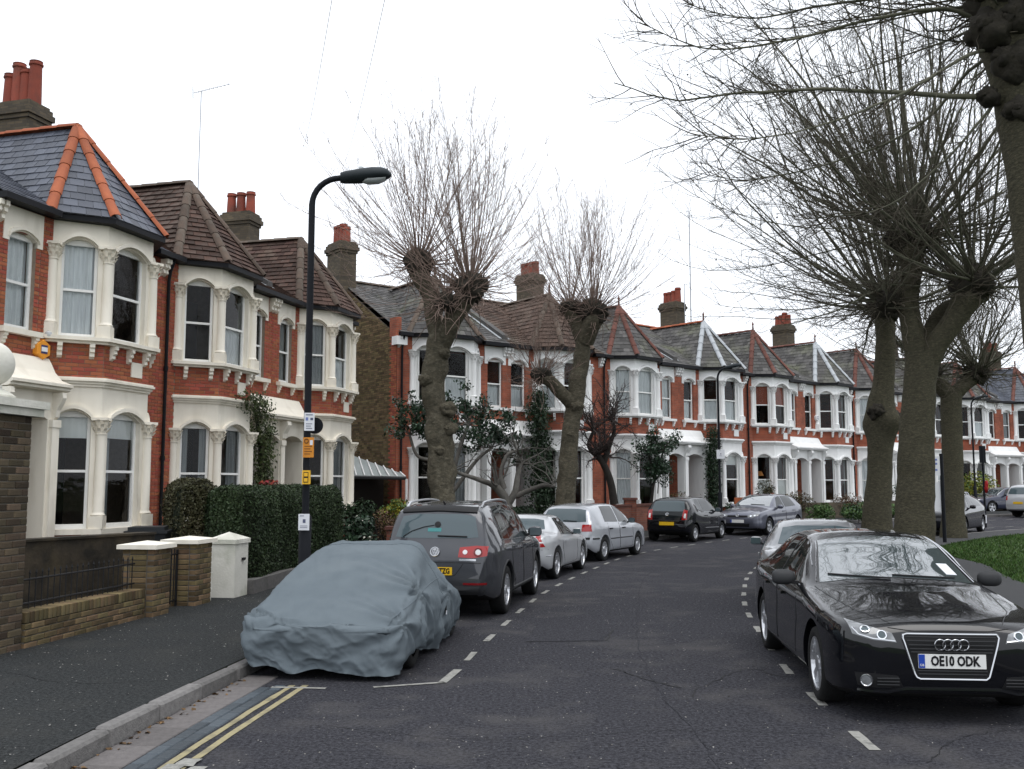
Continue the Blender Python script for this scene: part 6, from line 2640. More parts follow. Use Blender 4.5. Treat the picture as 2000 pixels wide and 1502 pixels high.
def far_people_carrier():
    for (x, y), hd, m, lab, nm in (((25.6, 47.2), (.90, .44), 'car_silver', 'silver estate seen from behind at the right edge of the picture', 'estate_car'),
                                   ((30.3, 54.6), (.94, .34), 'car_green', 'dark green off-road car with roof box behind the silver estate', 'offroad_car')):
        t = np.array(hd)
        t /= np.linalg.norm(t)
        c = Car(nm, lab, (x, y), t, SUV, m)
        c.screens()
        rear_lights(c, [(.60, .85), (.80, .86)], [(.62, 1.06), (.80, 1.04)])
        c.plate('B', .72, '', True, blue=False)
        c.mirror(1.5, 1.08, m, size=(.12, .09, .085), reach=.15)
        if nm == 'offroad_car':
            mb = MB()
            mb.lathe([(.05, -.9), (.22, -.8), (.28, -.3), (.28, .4), (.2, .8), (.05, .9)], (0, 0, 1.78), 14, axis='y')
            o = mb.build('roof_box', 'trim_black', c.root, smooth=True)
            o.scale = (1.5, 1, 1)


far_people_carrier()

# ================================================================= covered car
def vnoise(P, seed):
    """smooth value noise on (N,3) points"""
    r = np.random.default_rng(seed)
    T = r.random((32, 32, 32))
    I = np.floor(P).astype(int)
    f = P - I
    f = f * f * (3 - 2 * f)
    out = 0
    for dx in (0, 1):
        for dy in (0, 1):
            for dz in (0, 1):
                w = (f[:, 0] if dx else 1 - f[:, 0]) * (f[:, 1] if dy else 1 - f[:, 1]) * (f[:, 2] if dz else 1 - f[:, 2])
                out = out + w * T[(I[:, 0] + dx) % 32, (I[:, 1] + dy) % 32, (I[:, 2] + dz) % 32]
    return out


def ridged(P, seed, octs=3):
    a, o, s = .5, 0, 1.0
    for k in range(octs):
        n = 1 - np.abs(2 * vnoise(P * s + 7.3 * k, seed + k) - 1)
        o = o + a * n ** 2
        a *= .5
        s *= 2.1
    return o


def covered_car():
    t = np.array([.125, 1.0])
    t /= np.linalg.norm(t)
    near = np.array([-1.80, 9.36])
    L = 3.42
    root = thing('covered_car', 'low car hidden under a wrinkled grey fabric cover', 'covered car', (near[0], near[1], 0), math.atan2(-t[0], t[1]), 'cars parked along the kerbs')
    # local: x right, y away from the near end
    top = [(0, .50), (.05, .55), (.25, .635), (.6, .775), (1.0, .94), (1.4, 1.07), (1.75, 1.15), (2.0, 1.17), (2.3, 1.10), (2.6, .94), (2.85, .80), (3.1, .70), (3.34, .63), (3.42, .57)]
    half = [(0, .68), (.05, .745), (.25, .80), (1, .825), (2.2, .82), (2.9, .77), (3.25, .71), (3.42, .60)]
    belt = [(0, .40), (.05, .46), (.25, .55), (1, .64), (2, .67), (2.5, .60), (2.9, .54), (3.25, .50), (3.42, .43)]
    railx = [(0, .62), (.3, .66), (.8, .65), (1.3, .60), (1.8, .52), (2.3, .44), (2.7, .42), (3.0, .44), (3.42, .42)]
    ys = np.linspace(0, L, 170)
    T_, H_, B_, X_ = (pchip(a, ys) for a in (top, half, belt, railx))
    nseg = 26
    rings = []
    for i in range(len(ys)):
        hw, zb, zt, xr = H_[i], B_[i], T_[i], X_[i]
        c = np.array([(hw * .94, .075), (hw * .985, .24), (hw, zb * .72), (hw * .97, zb), (xr * .45 + hw * .5, zb * .46 + zt * .54 - .01), (xr, zt - .045), (xr * .55, zt - .008), (0, zt)])
        c = spline(c, 80)
        rings.append(np.vstack([np.stack([c[:, 0], np.full(80, ys[i]), c[:, 1]], 1), np.stack([-c[-2::-1, 0], np.full(79, ys[i]), c[-2::-1, 1]], 1)]))
    K = 159
    # end faces: shrink towards the middle, bulging a little
    def cap(ring, sgn, y):
        out = []
        for f in np.linspace(.985, 0, 60):
            q = ring.copy()
            q[:, 0] *= f
            q[:, 1] = y + sgn * .11 * (1 - f ** 2.2) * (.35 + .65 * smoothstep(.1, .6, q[:, 2]))
            out.append(q)
        return out
    allr = cap(rings[0], -1, 0)[::-1] + rings + cap(rings[-1], 1, L)
    G = np.array(allr)                      # (M,K,3)
    M = G.shape[0]
    # normals
    du = np.gradient(G, axis=0)
    dv = np.gradient(G, axis=1)
    N = np.cross(du, dv)
    N /= np.linalg.norm(N, axis=2, keepdims=True) + 1e-9
    ctr = np.array([0, L / 2, .4])
    flip = np.sign(np.sum(N * (G - ctr), axis=2, keepdims=True))
    N *= np.where(flip == 0, 1, flip)
    P = G.reshape(-1, 3)
    z = P[:, 2]
    ang = np.arctan2(P[:, 0], P[:, 1] - L / 2)
    low = smoothstep(.7, .12, z) if False else 1 - smoothstep(.12, .66, z)
    # gathered skirt: folds running down, irregular
    per = P[:, 0] * 1.0 + P[:, 1] * 1.0
    Nf = N.reshape(-1, 3)
    wx = np.abs(Nf[:, 0]) ** 1.5
    k0 = np.full(len(P), 3.3)
    fs = ridged(np.stack([P[:, 1] * 3.4 + z * 2.2 + 5, z * .9 + 2, k0], 1), 5, 3) ** 1.6
    ft = ridged(np.stack([P[:, 0] * 3.2 + P[:, 1] * .9 + 8, P[:, 1] * .8 + z * .5, k0 + 4], 1), 9, 3) ** 1.6
    fe = ridged(np.stack([P[:, 0] * 2.6 + z * 3.0 + 1, z * 3.2 - P[:, 0] * 1.2 + 6, k0 + 9], 1), 15, 3) ** 1.4
    fd = ridged(np.stack([P[:, 0] * 2.2 + z * 2.4 + 9, P[:, 1] * 2.2 - z * 1.8 + 4, z * 1.4 + 7], 1), 21, 4) ** 1.8
    f4 = vnoise(np.stack([P[:, 0] * 2 + 3, P[:, 1] * 2 + 8, z * 2 + 1], 1), 31)
    endz = smoothstep(.3, .95, np.abs(Nf[:, 1]))
    disp = wx * (fs - .25) * (.05 + .09 * low) + (1 - wx) * (1 - endz) * (ft - .25) * .032 + endz * (fe - .25) * (.03 + .05 * low) + (fd - .2) * (.017 + .022 * low) + (f4 - .5) * .018
    # swags hanging between the corners of the near end
    endw = np.clip(1 - P[:, 1] / .35, 0, 1)
    sw = np.abs(np.sin(P[:, 0] * 3.4 + 1.2 * np.sin(z * 5))) ** .6
    disp += endw * low * (sw - .6) * .03
    pl_ = ridged(np.stack([P[:, 0] * 2.4 + .5 * np.sin(z * 6) + 3, z * .5 + 1, P[:, 1] * 0 + 2.5], 1), 61, 2) ** 1.5
    disp += endw * low * (pl_ - .3) * .09
    # star of creases pulled from the near right corner of the windscreen base
    for cx, cy, cz, k, amp in ((.68, .85, .70, 11, .03), (-.66, .2, .55, 9, .022), (.8, 2.0, .62, 9, .022), (.7, .15, .5, 9, .022)):
        v = P - np.array([cx, cy, cz])
        r = np.linalg.norm(v, axis=1)
        a = np.arctan2(v[:, 2], v[:, 1] + v[:, 0] * .6)
        disp += 1.5 * amp * np.cos(a * k + 2 * np.sin(3 * r)) * np.exp(-r / .33) * np.clip(r / .08, 0, 1)
    Q = P + N.reshape(-1, 3) * disp[:, None]
    # ragged elastic hem tucked inwards
    hem = 1 - smoothstep(.08, .24, z)
    Q[:, 0] *= 1 - .05 * hem
    Q[:, 2] += hem * (vnoise(np.stack([P[:, 0] * 4 + 2, P[:, 1] * 4, z * 0 + 5], 1), 44) - .35) * .09
    # the skirt hangs higher beside the road at the near right wheel
    Q[:, 2] += hem * .06 * np.exp(-((P[:, 1] - .7) / .35) ** 2) * (P[:, 0] > 0)
    i, j = np.meshgrid(np.arange(M - 1), np.arange(K - 1), indexing='ij')
    b = i * K + j
    F = np.stack([b, b + 1, b + K + 1, b + K], -1).reshape(-1, 4)
    me = mesh_np('cover', Q, F, 'cover_cloth', smooth=True)
    cv = obj('cover', me, root)
    Gq = Q.reshape(M, K, 3)
    for j in (34, K - 1 - 34):
        q = MB()
        q.tube([Gq[i, j] + np.array([0, 0, .001]) for i in range(62, M - 62, 3)], .005, 4)
        q.build('seam', 'cover_cloth', cv, smooth=True)
    q = MB()
    q.tube([Gq[60 + 86, j] + np.array([0, -.001, .001]) for j in range(20, K - 20, 2)], .005, 4)
    q.build('seam', 'cover_cloth', cv, smooth=True)
    tm, rm = wheel_meshes(.29, .19, .19, 9, False)
    for y in (.7, 2.75):
        for sg in (-1, 1):
            w = bpy.data.objects.new('wheel', None)
            link(w, root)
            w.location = (sg * .66, y, .29)
            w.rotation_euler = (0, 0, 0 if sg > 0 else math.pi)
            obj('tyre', tm, w)
    q = MB()
    q.box(-.58, .58, .25, L - .25, .16, .42)
    q.build('underbody', 'well_black', root)
    # torn hole with a white tag on the road side
    hx = Q[np.argmin(np.linalg.norm(Q - np.array([.80, 1.9, .45]), axis=1))]
    q = MB()
    q.obox(hx + np.array([.012, 0, 0]), (.004, 0, 0), (0, .035, .01), (0, -.01, .05))
    q.build('tear', 'well_black', root)
    q = MB()
    q.obox(hx + np.array([.018, .02, -.06]), (.003, 0, 0), (0, .02, 0), (0, 0, .02))
    q.build('white_tag', 'notice_white', root)


covered_car()

# ================================================================= trees
def unit(v):
    return v / (np.linalg.norm(v, axis=-1, keepdims=True) + 1e-9)


def grow(rng, P0, D0, L, K, up=0.0, wob=.08, droop=0.0, late_up=0.0):
    N = len(P0)
    P = np.zeros((N, K + 1, 3))
    P[:, 0] = P0
    D = unit(np.asarray(D0, float))
    st = (np.asarray(L) / K)[:, None]
    for k in range(K):
        D = D + rng.normal(size=(N, 3)) * wob
        D[:, 2] += up / K + late_up / K * (k / K) - droop / K * (1 - k / K)
        D = unit(D)
        P[:, k + 1] = P[:, k] + D * st
    return P


def kids(rng, P, per, f0, f1, amin, amax, flat=0):
    """start points and directions of side shoots on polylines P"""
    N, K1, _ = P.shape
    idx = np.repeat(np.arange(N), per)
    f = rng.uniform(f0, f1, len(idx)) * (K1 - 1)
    i = np.minimum(f.astype(int), K1 - 2)
    w = (f - i)[:, None]
    A, B = P[idx, i], P[idx, i + 1]
    T = unit(B - A)
    S = A * (1 - w) + B * w
    r = unit(np.cross(T, rng.normal(size=T.shape)))
    a = rng.uniform(amin, amax, len(idx))[:, None]
    return S, unit(T * np.cos(a) + r * np.sin(a)), idx, f / (K1 - 1)


def taper(N, K, r0, r1, pw=1.0):
    f = np.linspace(0, 1, K + 1)[None] ** pw
    return np.asarray(r0).reshape(-1, 1) * (1 - f) + np.asarray(r1).reshape(-1, 1) * f


def gnarled(path, rad, seed, k=26, n=46, rough=.1, bumps=()):
    """bark tube with lumps; bumps: (fraction along, angle, amount, width)"""
    C = spline(path, n)
    rr = np.interp(np.linspace(0, 1, n), np.linspace(0, 1, len(rad)), rad)
    V, F = tubes_np(C[None], rr[None], k)
    V = V.reshape(n, k, 3)
    Cn = C[:, None, :]
    d = unit(V - Cn)
    Q = V.reshape(-1, 3)
    nz = vnoise(Q * 3.1 + 11, seed) * .6 + vnoise(Q * np.array([7, 7, 5]) + 3, seed + 1) * .3 + vnoise(Q * np.array([18, 18, 12]), seed + 2) * .16
    a = (nz.reshape(n, k) - .53) * rough * 2.4
    an = 2 * np.pi * np.arange(k) / k
    for f, ang, amt, wd in bumps:
        fa = np.linspace(0, 1, n)[:, None]
        da = np.angle(np.exp(1j * (an[None] - ang)))
        a = a + amt * np.exp(-((fa - f) / wd) ** 2 - (da / .8) ** 2)
    V = V + d * (a * rr[:, None] * 1.0)[..., None]
    return V.reshape(-1, 3), F


def blob(c, r, seed, sq=1.0, rough=.35):
    bm = bmesh.new()
    bmesh.ops.create_icosphere(bm, subdivisions=3, radius=1)
    V = np.array([v.co for v in bm.verts])
    Fq = np.array([[v.index for v in f.verts] + [f.verts[-1].index] for f in bm.faces])
    bm.free()
    n = vnoise(V * 2.2 + 5 + seed, seed) + .5 * vnoise(V * 5 + seed, seed + 1)
    V = V * (1 + (n - .75)[:, None] * rough * 2) * r
    V[:, 2] *= sq
    return V + np.array(c), Fq[:, :3]


def knuckle(name, c, r, seed, root, m='bark_knuckle'):
    rg_ = np.random.default_rng(seed)
    parts = [blob(c, r, seed)]
    for i in range(9):
        d = unit(rg_.normal(size=3))
        d[2] = abs(d[2]) * .6
        parts.append(blob(np.array(c) + d * r * .85, r * rg_.uniform(.3, .55), seed + i + 1))
    V, F = join_np(parts)
    obj(name, mesh_np(name, V, F, m, smooth=True), root)


def fan(rng, n, el0, el1, az0=0, az1=2 * np.pi):
    az = rng.uniform(az0, az1, n)
    el = rng.uniform(el0, el1, n)
    return np.stack([np.cos(az) * np.cos(el), np.sin(az) * np.cos(el), np.sin(el)], 1)


def pollard_left(label, base, trunk, trad, limbs, heads, seed, bumps, burrs=(), spread=1.0, height=1.0, group='bare pollarded street trees'):
    rng = np.random.default_rng(seed)
    root = thing('plane_tree', label, 'tree', (0, 0, 0), 0, group)
    V, F = gnarled(trunk, trad, seed, bumps=bumps, k=44, n=90, rough=.27)
    obj('trunk', mesh_np('trunk', V, F, 'bark_plane_left', smooth=True), root)
    for i, (pth, rd) in enumerate(limbs):
        V, F = gnarled(pth, rd, seed + 5 + i, k=20, n=26, rough=.13)
        obj('limb', mesh_np('limb', V, F, 'bark_plane_left', smooth=True), root)
    for bi, (bc, br_) in enumerate(burrs):
        knuckle('burr', bc, br_, seed + 70 + bi * 11, root, 'bark_plane_left')
    parts = []
    for hi, (c, r, n, hmul) in enumerate(heads):
        c = np.array(c)
        knuckle('knuckle', c, r, seed + 20 + hi * 13, root)
        D = np.vstack([fan(rng, int(n * .45), R(42), R(84)), fan(rng, int(n * .40), R(2), R(44)), fan(rng, int(n * .15), R(-30), R(4))])
        N = len(D)
        el = D[:, 2]
        Ln = rng.uniform(2.3, 3.8, N) * hmul * np.where(el < .6, .92, 1) * np.where(el < .1, .8, 1)
        P0 = c + D * r * .75
        P = grow(rng, P0, D, Ln, 9, up=.72, wob=.055)
        r0 = rng.uniform(.007, .0135, N) * np.where(el < .15, .7, 1)
        parts.append(tubes_np(P, taper(N, 9, r0, np.full(N, .0026), .8), 5))
        S, Dk, idx, f = kids(rng, P, 9, .3, .97, R(18), R(42))
        Lk = rng.uniform(.25, .85, len(S)) * (1.15 - f * .6)
        Q = grow(rng, S, Dk, Lk, 4, up=.5, wob=.09)
        parts.append(tubes_np(Q, taper(len(S), 4, np.full(len(S), .0040), np.full(len(S), .0018)), 3))
        S2, D2, _, _ = kids(rng, Q, 2, .3, .95, R(25), R(50))
        Q2 = grow(rng, S2, D2, rng.uniform(.08, .28, len(S2)), 2, up=.3, wob=.1)
        parts.append(tubes_np(Q2, taper(len(S2), 2, np.full(len(S2), .0026), np.full(len(S2), .0014)), 3))
        # short tangled spurs hanging round the knuckle
        D = fan(rng, 70, R(-60), R(50))
        P = grow(rng, c + D * r * .8, D, rng.uniform(.3, 1.1, 70), 6, up=-.1, wob=.28)
        parts.append(tubes_np(P, taper(70, 6, np.full(70, .011), np.full(70, .004)), 4))
    V, F = join_np(parts)
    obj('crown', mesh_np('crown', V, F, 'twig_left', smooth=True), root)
    return root


# tree by the silver two-seater (pixel column 860)
b = np.array([-1.5, 20.4, 0])


def up_pt(px, py, Y):
    """world point at depth Y seen in photo pixel (px,py) - used only to read sizes off the photograph"""
    F_, Pt = 1915.0, math.atan(197 / 1915)
    bb = (751 - py) / F_
    r = np.array([(px - 1000) / F_, math.cos(Pt) - bb * math.sin(Pt), math.sin(Pt) + bb * math.cos(Pt)])
    return r * (Y / r[1]) + np.array([0, 0, 1.8])


Y1 = 20.4
tr = [up_pt(866, 1125, Y1), up_pt(866, 1000, Y1), up_pt(862, 930, Y1), up_pt(856, 860, Y1), up_pt(852, 800, Y1), up_pt(846, 740, Y1), up_pt(852, 690, Y1), up_pt(862, 650, Y1)]
pollard_left('thick pollarded plane tree with lumpy trunk and two knuckles, behind the dark SUV', b, tr, [.42, .30, .265, .26, .265, .235, .225, .22],
             [([up_pt(858, 665, Y1), up_pt(846, 620, Y1 + .1), up_pt(842, 580, Y1 + .2), up_pt(822, 540, Y1 + .2), up_pt(818, 515, Y1 + .2)], [.19, .17, .18, .2, .24]),
              ([up_pt(862, 672, Y1), up_pt(882, 630, Y1 - .2), up_pt(902, 595, Y1 - .3), up_pt(918, 565, Y1 - .4)], [.21, .19, .2, .24])],
             [(up_pt(818, 515, Y1 + .2), .28, 76, 1.02), (up_pt(918, 562, Y1 - .4), .31, 100, 1.08), (up_pt(872, 590, Y1 - .5), .2, 30, .8)], 101,
             [(.52, 3.6, .4, .05), (.43, 4.6, .6, .04), (.40, 5.4, .5, .035), (.62, 2.6, .4, .05), (.7, 5.0, .4, .04), (.75, 1.6, .4, .04), (.85, 3.4, .35, .04)],
             burrs=[(up_pt(874, 800, Y1 - .22), .15), (up_pt(880, 838, Y1 - .2), .13), (up_pt(832, 742, Y1 - .2), .13), (up_pt(858, 880, Y1 - .28), .09), (up_pt(868, 690, Y1 - .18), .12)])
Y2 = 27.6
tr = [up_pt(1100, 1070, Y2), up_pt(1104, 980, Y2), up_pt(1110, 900, Y2), up_pt(1118, 820, Y2), up_pt(1126, 760, Y2), up_pt(1136, 700, Y2), up_pt(1140, 650, Y2)]
pollard_left('second pollarded plane tree with side knuckle, in front of the ivy by the porch', b, tr, [.33, .28, .25, .235, .24, .22, .22],
             [([up_pt(1122, 790, Y2), up_pt(1096, 768, Y2 - .2), up_pt(1075, 745, Y2 - .3), up_pt(1058, 735, Y2 - .3)], [.24, .18, .18, .2]),
              ([up_pt(1140, 665, Y2), up_pt(1128, 630, Y2), up_pt(1116, 605, Y2)], [.26, .24, .24]),
              ([up_pt(1140, 665, Y2), up_pt(1155, 635, Y2 - .2), up_pt(1162, 618, Y2 - .2)], [.28, .28, .3])],
             [(up_pt(1114, 602, Y2), .26, 55, 1.0), (up_pt(1158, 612, Y2 - .2), .36, 95, 1.05), (up_pt(1056, 733, Y2 - .3), .24, 32, .5)], 131,
             [(.5, 1.0, .3, .05), (.35, 4.0, .25, .05)], burrs=[(up_pt(1126, 795, Y2 - .15), .17), (up_pt(1112, 850, Y2 - .2), .1)])


def pollard_right(label, trunk, trad, limbs, heads, seed, bumps=(), burrs=(), group='bare pollarded street trees', dense=1.0, extra=None, balls=0, leftbias=0.0, bark='bark_plane'):
    rng = np.random.default_rng(seed)
    root = thing('plane_tree', label, 'tree', (0, 0, 0), 0, group)
    V, F = gnarled(trunk, trad, seed, k=32, n=60, bumps=bumps, rough=.075)
    obj('trunk', mesh_np('trunk', V, F, bark, smooth=True), root)
    for i, (pth, rd) in enumerate(limbs):
        V, F = gnarled(pth, rd, seed + 5 + i, k=22, n=30, rough=.1)
        obj('limb', mesh_np('limb', V, F, bark, smooth=True), root)
    for bi, (bc, br_) in enumerate(burrs):
        knuckle('burr', bc, br_, seed + 70 + bi * 11, root, 'bark_knuckle')
    boughs, fine, tips = [], [], []
    for hi, (c, r, n, ln) in enumerate(heads):
        c = np.array(c)
        knuckle('knuckle', c, r, seed + 20 + hi * 13, root)
        n = int(n * dense)
        D = np.vstack([fan(rng, int(n * .42), R(45), R(85)), fan(rng, int(n * .33), R(15), R(50)), fan(rng, n - int(n * .42) - int(n * .33), R(-12), R(18))])
        D[:, 0] -= leftbias * rng.uniform(0, 1, len(D))
        D = unit(D)
        N = len(D)
        el = D[:, 2]
        Ln = rng.uniform(.65, 1.1, N) * ln * np.where(el < .25, .8, 1)
        D = unit(D + rng.normal(0, .12, D.shape))
        P = grow(rng, c + D * r * .7 + rng.normal(0, .12, D.shape), D, Ln, 12, up=.5, wob=.075, droop=.2, late_up=.45)
        r0 = .014 + .042 * rng.random(N) ** 2 * np.where(el < .25, .6, 1)
        boughs.append(tubes_np(P, taper(N, 12, r0, np.full(N, .005), .75), 6))
        S, Dk, idx, f = kids(rng, P, 17, .12, .98, R(20), R(55))
        Lk = rng.uniform(.5, 1.7, len(S)) * (1.1 - f * .55)
        Q = grow(rng, S, Dk, Lk, 5, up=.22, wob=.1)
        fine.append(tubes_np(Q, taper(len(S), 5, np.full(len(S), .0068), np.full(len(S), .0022)), 3))
        S2, D2, _, _ = kids(rng, Q, 4, .25, .97, R(25), R(60))
        Q2 = grow(rng, S2, D2, rng.uniform(.15, .5, len(S2)), 3, up=.2, wob=.12)
        fine.append(tubes_np(Q2, taper(len(S2), 3, np.full(len(S2), .0030), np.full(len(S2), .0015)), 3))
        tips.append(Q2[:, -1])
        D = fan(rng, 80, R(-50), R(60))
        P = grow(rng, c + D * r * .8, D, rng.uniform(.4, 1.5, 80), 7, up=-.05, wob=.3)
        fine.append(tubes_np(P, taper(80, 7, np.full(80, .014), np.full(80, .005)), 4))
    if extra:
        for pts, ra, rb_ in extra:
            C = spline(pts, 26)
            C = C + np.cumsum(rng.normal(0, .006, C.shape), axis=0)
            boughs.append(tubes_np(C[None], taper(1, 25, [ra], [rb_], .8), 7))
            S, Dk, idx, f = kids(rng, C[None], 46, .25, .99, R(20), R(60))
            Lk = rng.uniform(.4, 1.4, len(S)) * (1.1 - f * .5)
            Q = grow(rng, S, Dk, Lk, 5, up=.15, wob=.1)
            fine.append(tubes_np(Q, taper(len(S), 5, np.full(len(S), .008), np.full(len(S), .003)), 3))
            S2, D2, _, _ = kids(rng, Q, 4, .25, .97, R(25), R(60))
            Q2 = grow(rng, S2, D2, rng.uniform(.12, .45, len(S2)), 3, up=.2, wob=.12)
            fine.append(tubes_np(Q2, taper(len(S2), 3, np.full(len(S2), .0036), np.full(len(S2), .0018)), 3))
            tips.append(Q[:, -1])
    V, F = join_np(boughs)
    obj('boughs', mesh_np('boughs', V, F, 'bough_green', smooth=True), root)
    V, F = join_np(fine)
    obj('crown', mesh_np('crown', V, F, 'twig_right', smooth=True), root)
    if balls:
        T = np.concatenate(tips)
        T = T[rng.choice(len(T), balls, replace=False)]
        parts, th = [], []
        for i, p in enumerate(T):
            q = p - np.array([0, 0, rng.uniform(.08, .16)])
            V, F = blob(q, .02, 3 + i % 5, rough=.1)
            parts.append((V, F))
        V, F = join_np(parts)
        o = obj('seed_balls', mesh_np('seed_balls', V, F, 'bark_knuckle'), root)
        o['kind'] = 'stuff'
        Pq = np.stack([T, T - np.array([0, 0, .06]), T - np.array([0, 0, .14])], 1)
        V, F = tubes_np(Pq, np.full((len(T), 3), .0016), 3)
        obj('seed_stalks', mesh_np('seed_stalks', V, F, 'twig_dark'), root)['kind'] = 'stuff'
    return root


# thick tree behind the black saloon (right trunk of the pair)
Ya = 20.2
tr = [up_pt(1784, 1125, Ya), up_pt(1786, 1020, Ya), up_pt(1788, 940, Ya), up_pt(1790, 860, Ya), up_pt(1794, 790, Ya), up_pt(1798, 730, Ya), up_pt(1800, 690, Ya)]
pollard_right('thickest street tree, right trunk of the pair behind the black saloon', tr, [.47, .41, .375, .355, .33, .32, .33],
              [([up_pt(1798, 715, Ya), up_pt(1782, 650, Ya), up_pt(1774, 590, Ya + .1), up_pt(1780, 530, Ya + .1), up_pt(1782, 480, Ya + .1)], [.26, .22, .21, .21, .28]),
               ([up_pt(1802, 720, Ya), up_pt(1838, 660, Ya - .2), up_pt(1870, 615, Ya - .3), up_pt(1895, 575, Ya - .4)], [.27, .23, .23, .28]),
               ([up_pt(1802, 700, Ya), up_pt(1835, 620, Ya + .3), up_pt(1880, 590, Ya + .5), up_pt(1920, 575, Ya + .7)], [.24, .2, .18, .18])],
              [(up_pt(1782, 465, Ya + .1), .40, 84, 7.0), (up_pt(1900, 560, Ya - .4), .38, 66, 6.6), (up_pt(1735, 590, Ya + .2), .24, 20, 5.2)], 201, leftbias=.3, balls=26)
Yb = 24.5
tr = [up_pt(1712, 1090, Yb), up_pt(1714, 1000, Yb), up_pt(1718, 920, Yb), up_pt(1721, 850, Yb), up_pt(1720, 800, Yb), up_pt(1726, 740, Yb), up_pt(1730, 680, Yb), up_pt(1728, 620, Yb)]
pollard_right('slimmer left trunk of the pair, with a swollen burr halfway up', tr, [.44, .36, .31, .29, .37, .26, .24, .24],
              [], [(up_pt(1730, 600, Yb), .4, 64, 6.8)], 231, bumps=[(.56, 2.4, .5, .05), (.54, 5.5, .45, .04)], leftbias=.55, balls=14, burrs=[(up_pt(1712, 805, Yb - .25), .2), (up_pt(1745, 815, Yb - .15), .17)])
Yc = 31.5
tr = [up_pt(1862, 1056, Yc), up_pt(1862, 1000, Yc), up_pt(1861, 930, Yc), up_pt(1860, 860, Yc), up_pt(1858, 800, Yc), up_pt(1858, 765, Yc)]
pollard_right('third tree in the row, straight trunk beside the black hatchback', tr, [.42, .33, .32, .31, .31, .32],
              [([up_pt(1858, 775, Yc), up_pt(1838, 755, Yc), up_pt(1818, 735, Yc)], [.28, .24, .24]), ([up_pt(1858, 775, Yc), up_pt(1885, 750, Yc), up_pt(1905, 735, Yc)], [.26, .22, .22])],
              [(up_pt(1815, 728, Yc), .34, 46, 5.0), (up_pt(1908, 730, Yc), .34, 60, 5.2)], 261, balls=6)
# near tree at the right edge
Yd = 12.0
tr = [up_pt(2085, 1235, Yd), up_pt(2072, 900, Yd), up_pt(2046, 640, Yd), up_pt(2036, 520, Yd), up_pt(2026, 400, Yd), up_pt(2018, 280, Yd), up_pt(2010, 190, Yd), up_pt(1996, 120, Yd), up_pt(1975, 50, Yd), up_pt(1960, -20, Yd)]


def lat(*p):
    return [up_pt(a, b_, y) for a, b_, y in p]


extra = [(lat((1985, 190, Yd), (1900, 190, Yd), (1760, 185, Yd), (1600, 178, Yd - .2), (1450, 182, Yd - .4), (1320, 200, Yd - .5), (1200, 165, Yd - .6)), .042, .006),
         (lat((1960, 60, Yd), (1850, 20, Yd), (1700, 45, Yd - .2), (1540, 85, Yd - .4), (1380, 98, Yd - .6), (1250, 45, Yd - .8)), .034, .005),
         (lat((1960, 20, Yd), (1840, -10, Yd), (1640, 10, Yd + .3), (1460, 40, Yd + .6), (1330, 10, Yd + .8)), .034, .005),
         (lat((1960, 90, Yd), (1880, 110, Yd - .4), (1760, 180, Yd - 1.0), (1620, 240, Yd - 1.6), (1480, 270, Yd - 2.0), (1330, 260, Yd - 2.2)), .028, .004),
         (lat((1970, 110, Yd), (1900, 130, Yd + .4), (1800, 240, Yd + .9), (1650, 310, Yd + 1.2), (1470, 350, Yd + 1.4), (1350, 330, Yd + 1.5)), .028, .004),
         (lat((1975, 150, Yd), (1900, 250, Yd), (1820, 330, Yd + .2), (1720, 400, Yd + .3), (1560, 420, Yd + .3)), .024, .004)]
pollard_right('near tree whose dark trunk fills the right edge and reaches over the road', tr, [.40, .33, .29, .28, .28, .29, .32, .38, .43, .40],
              [(lat((2000, 190, Yd), (1970, 185, Yd), (1945, 188, Yd), (1925, 192, Yd)), [.16, .13, .13, .11])],
              [(up_pt(1965, 10, Yd), .44, 80, 6.0), (up_pt(2045, 60, Yd + .5), .35, 26, 5.0)], 291, extra=extra, leftbias=.25, balls=22, bumps=[(.62, 3.3, .25, .03), (.72, 2.9, .3, .03)],
              burrs=[(up_pt(1932, 190, Yd - .05), .12), (up_pt(1985, 120, Yd - .25), .24), (up_pt(1998, 215, Yd - .22), .17), (up_pt(1940, 60, Yd - .2), .26), (up_pt(2000, 40, Yd - .3), .28)])

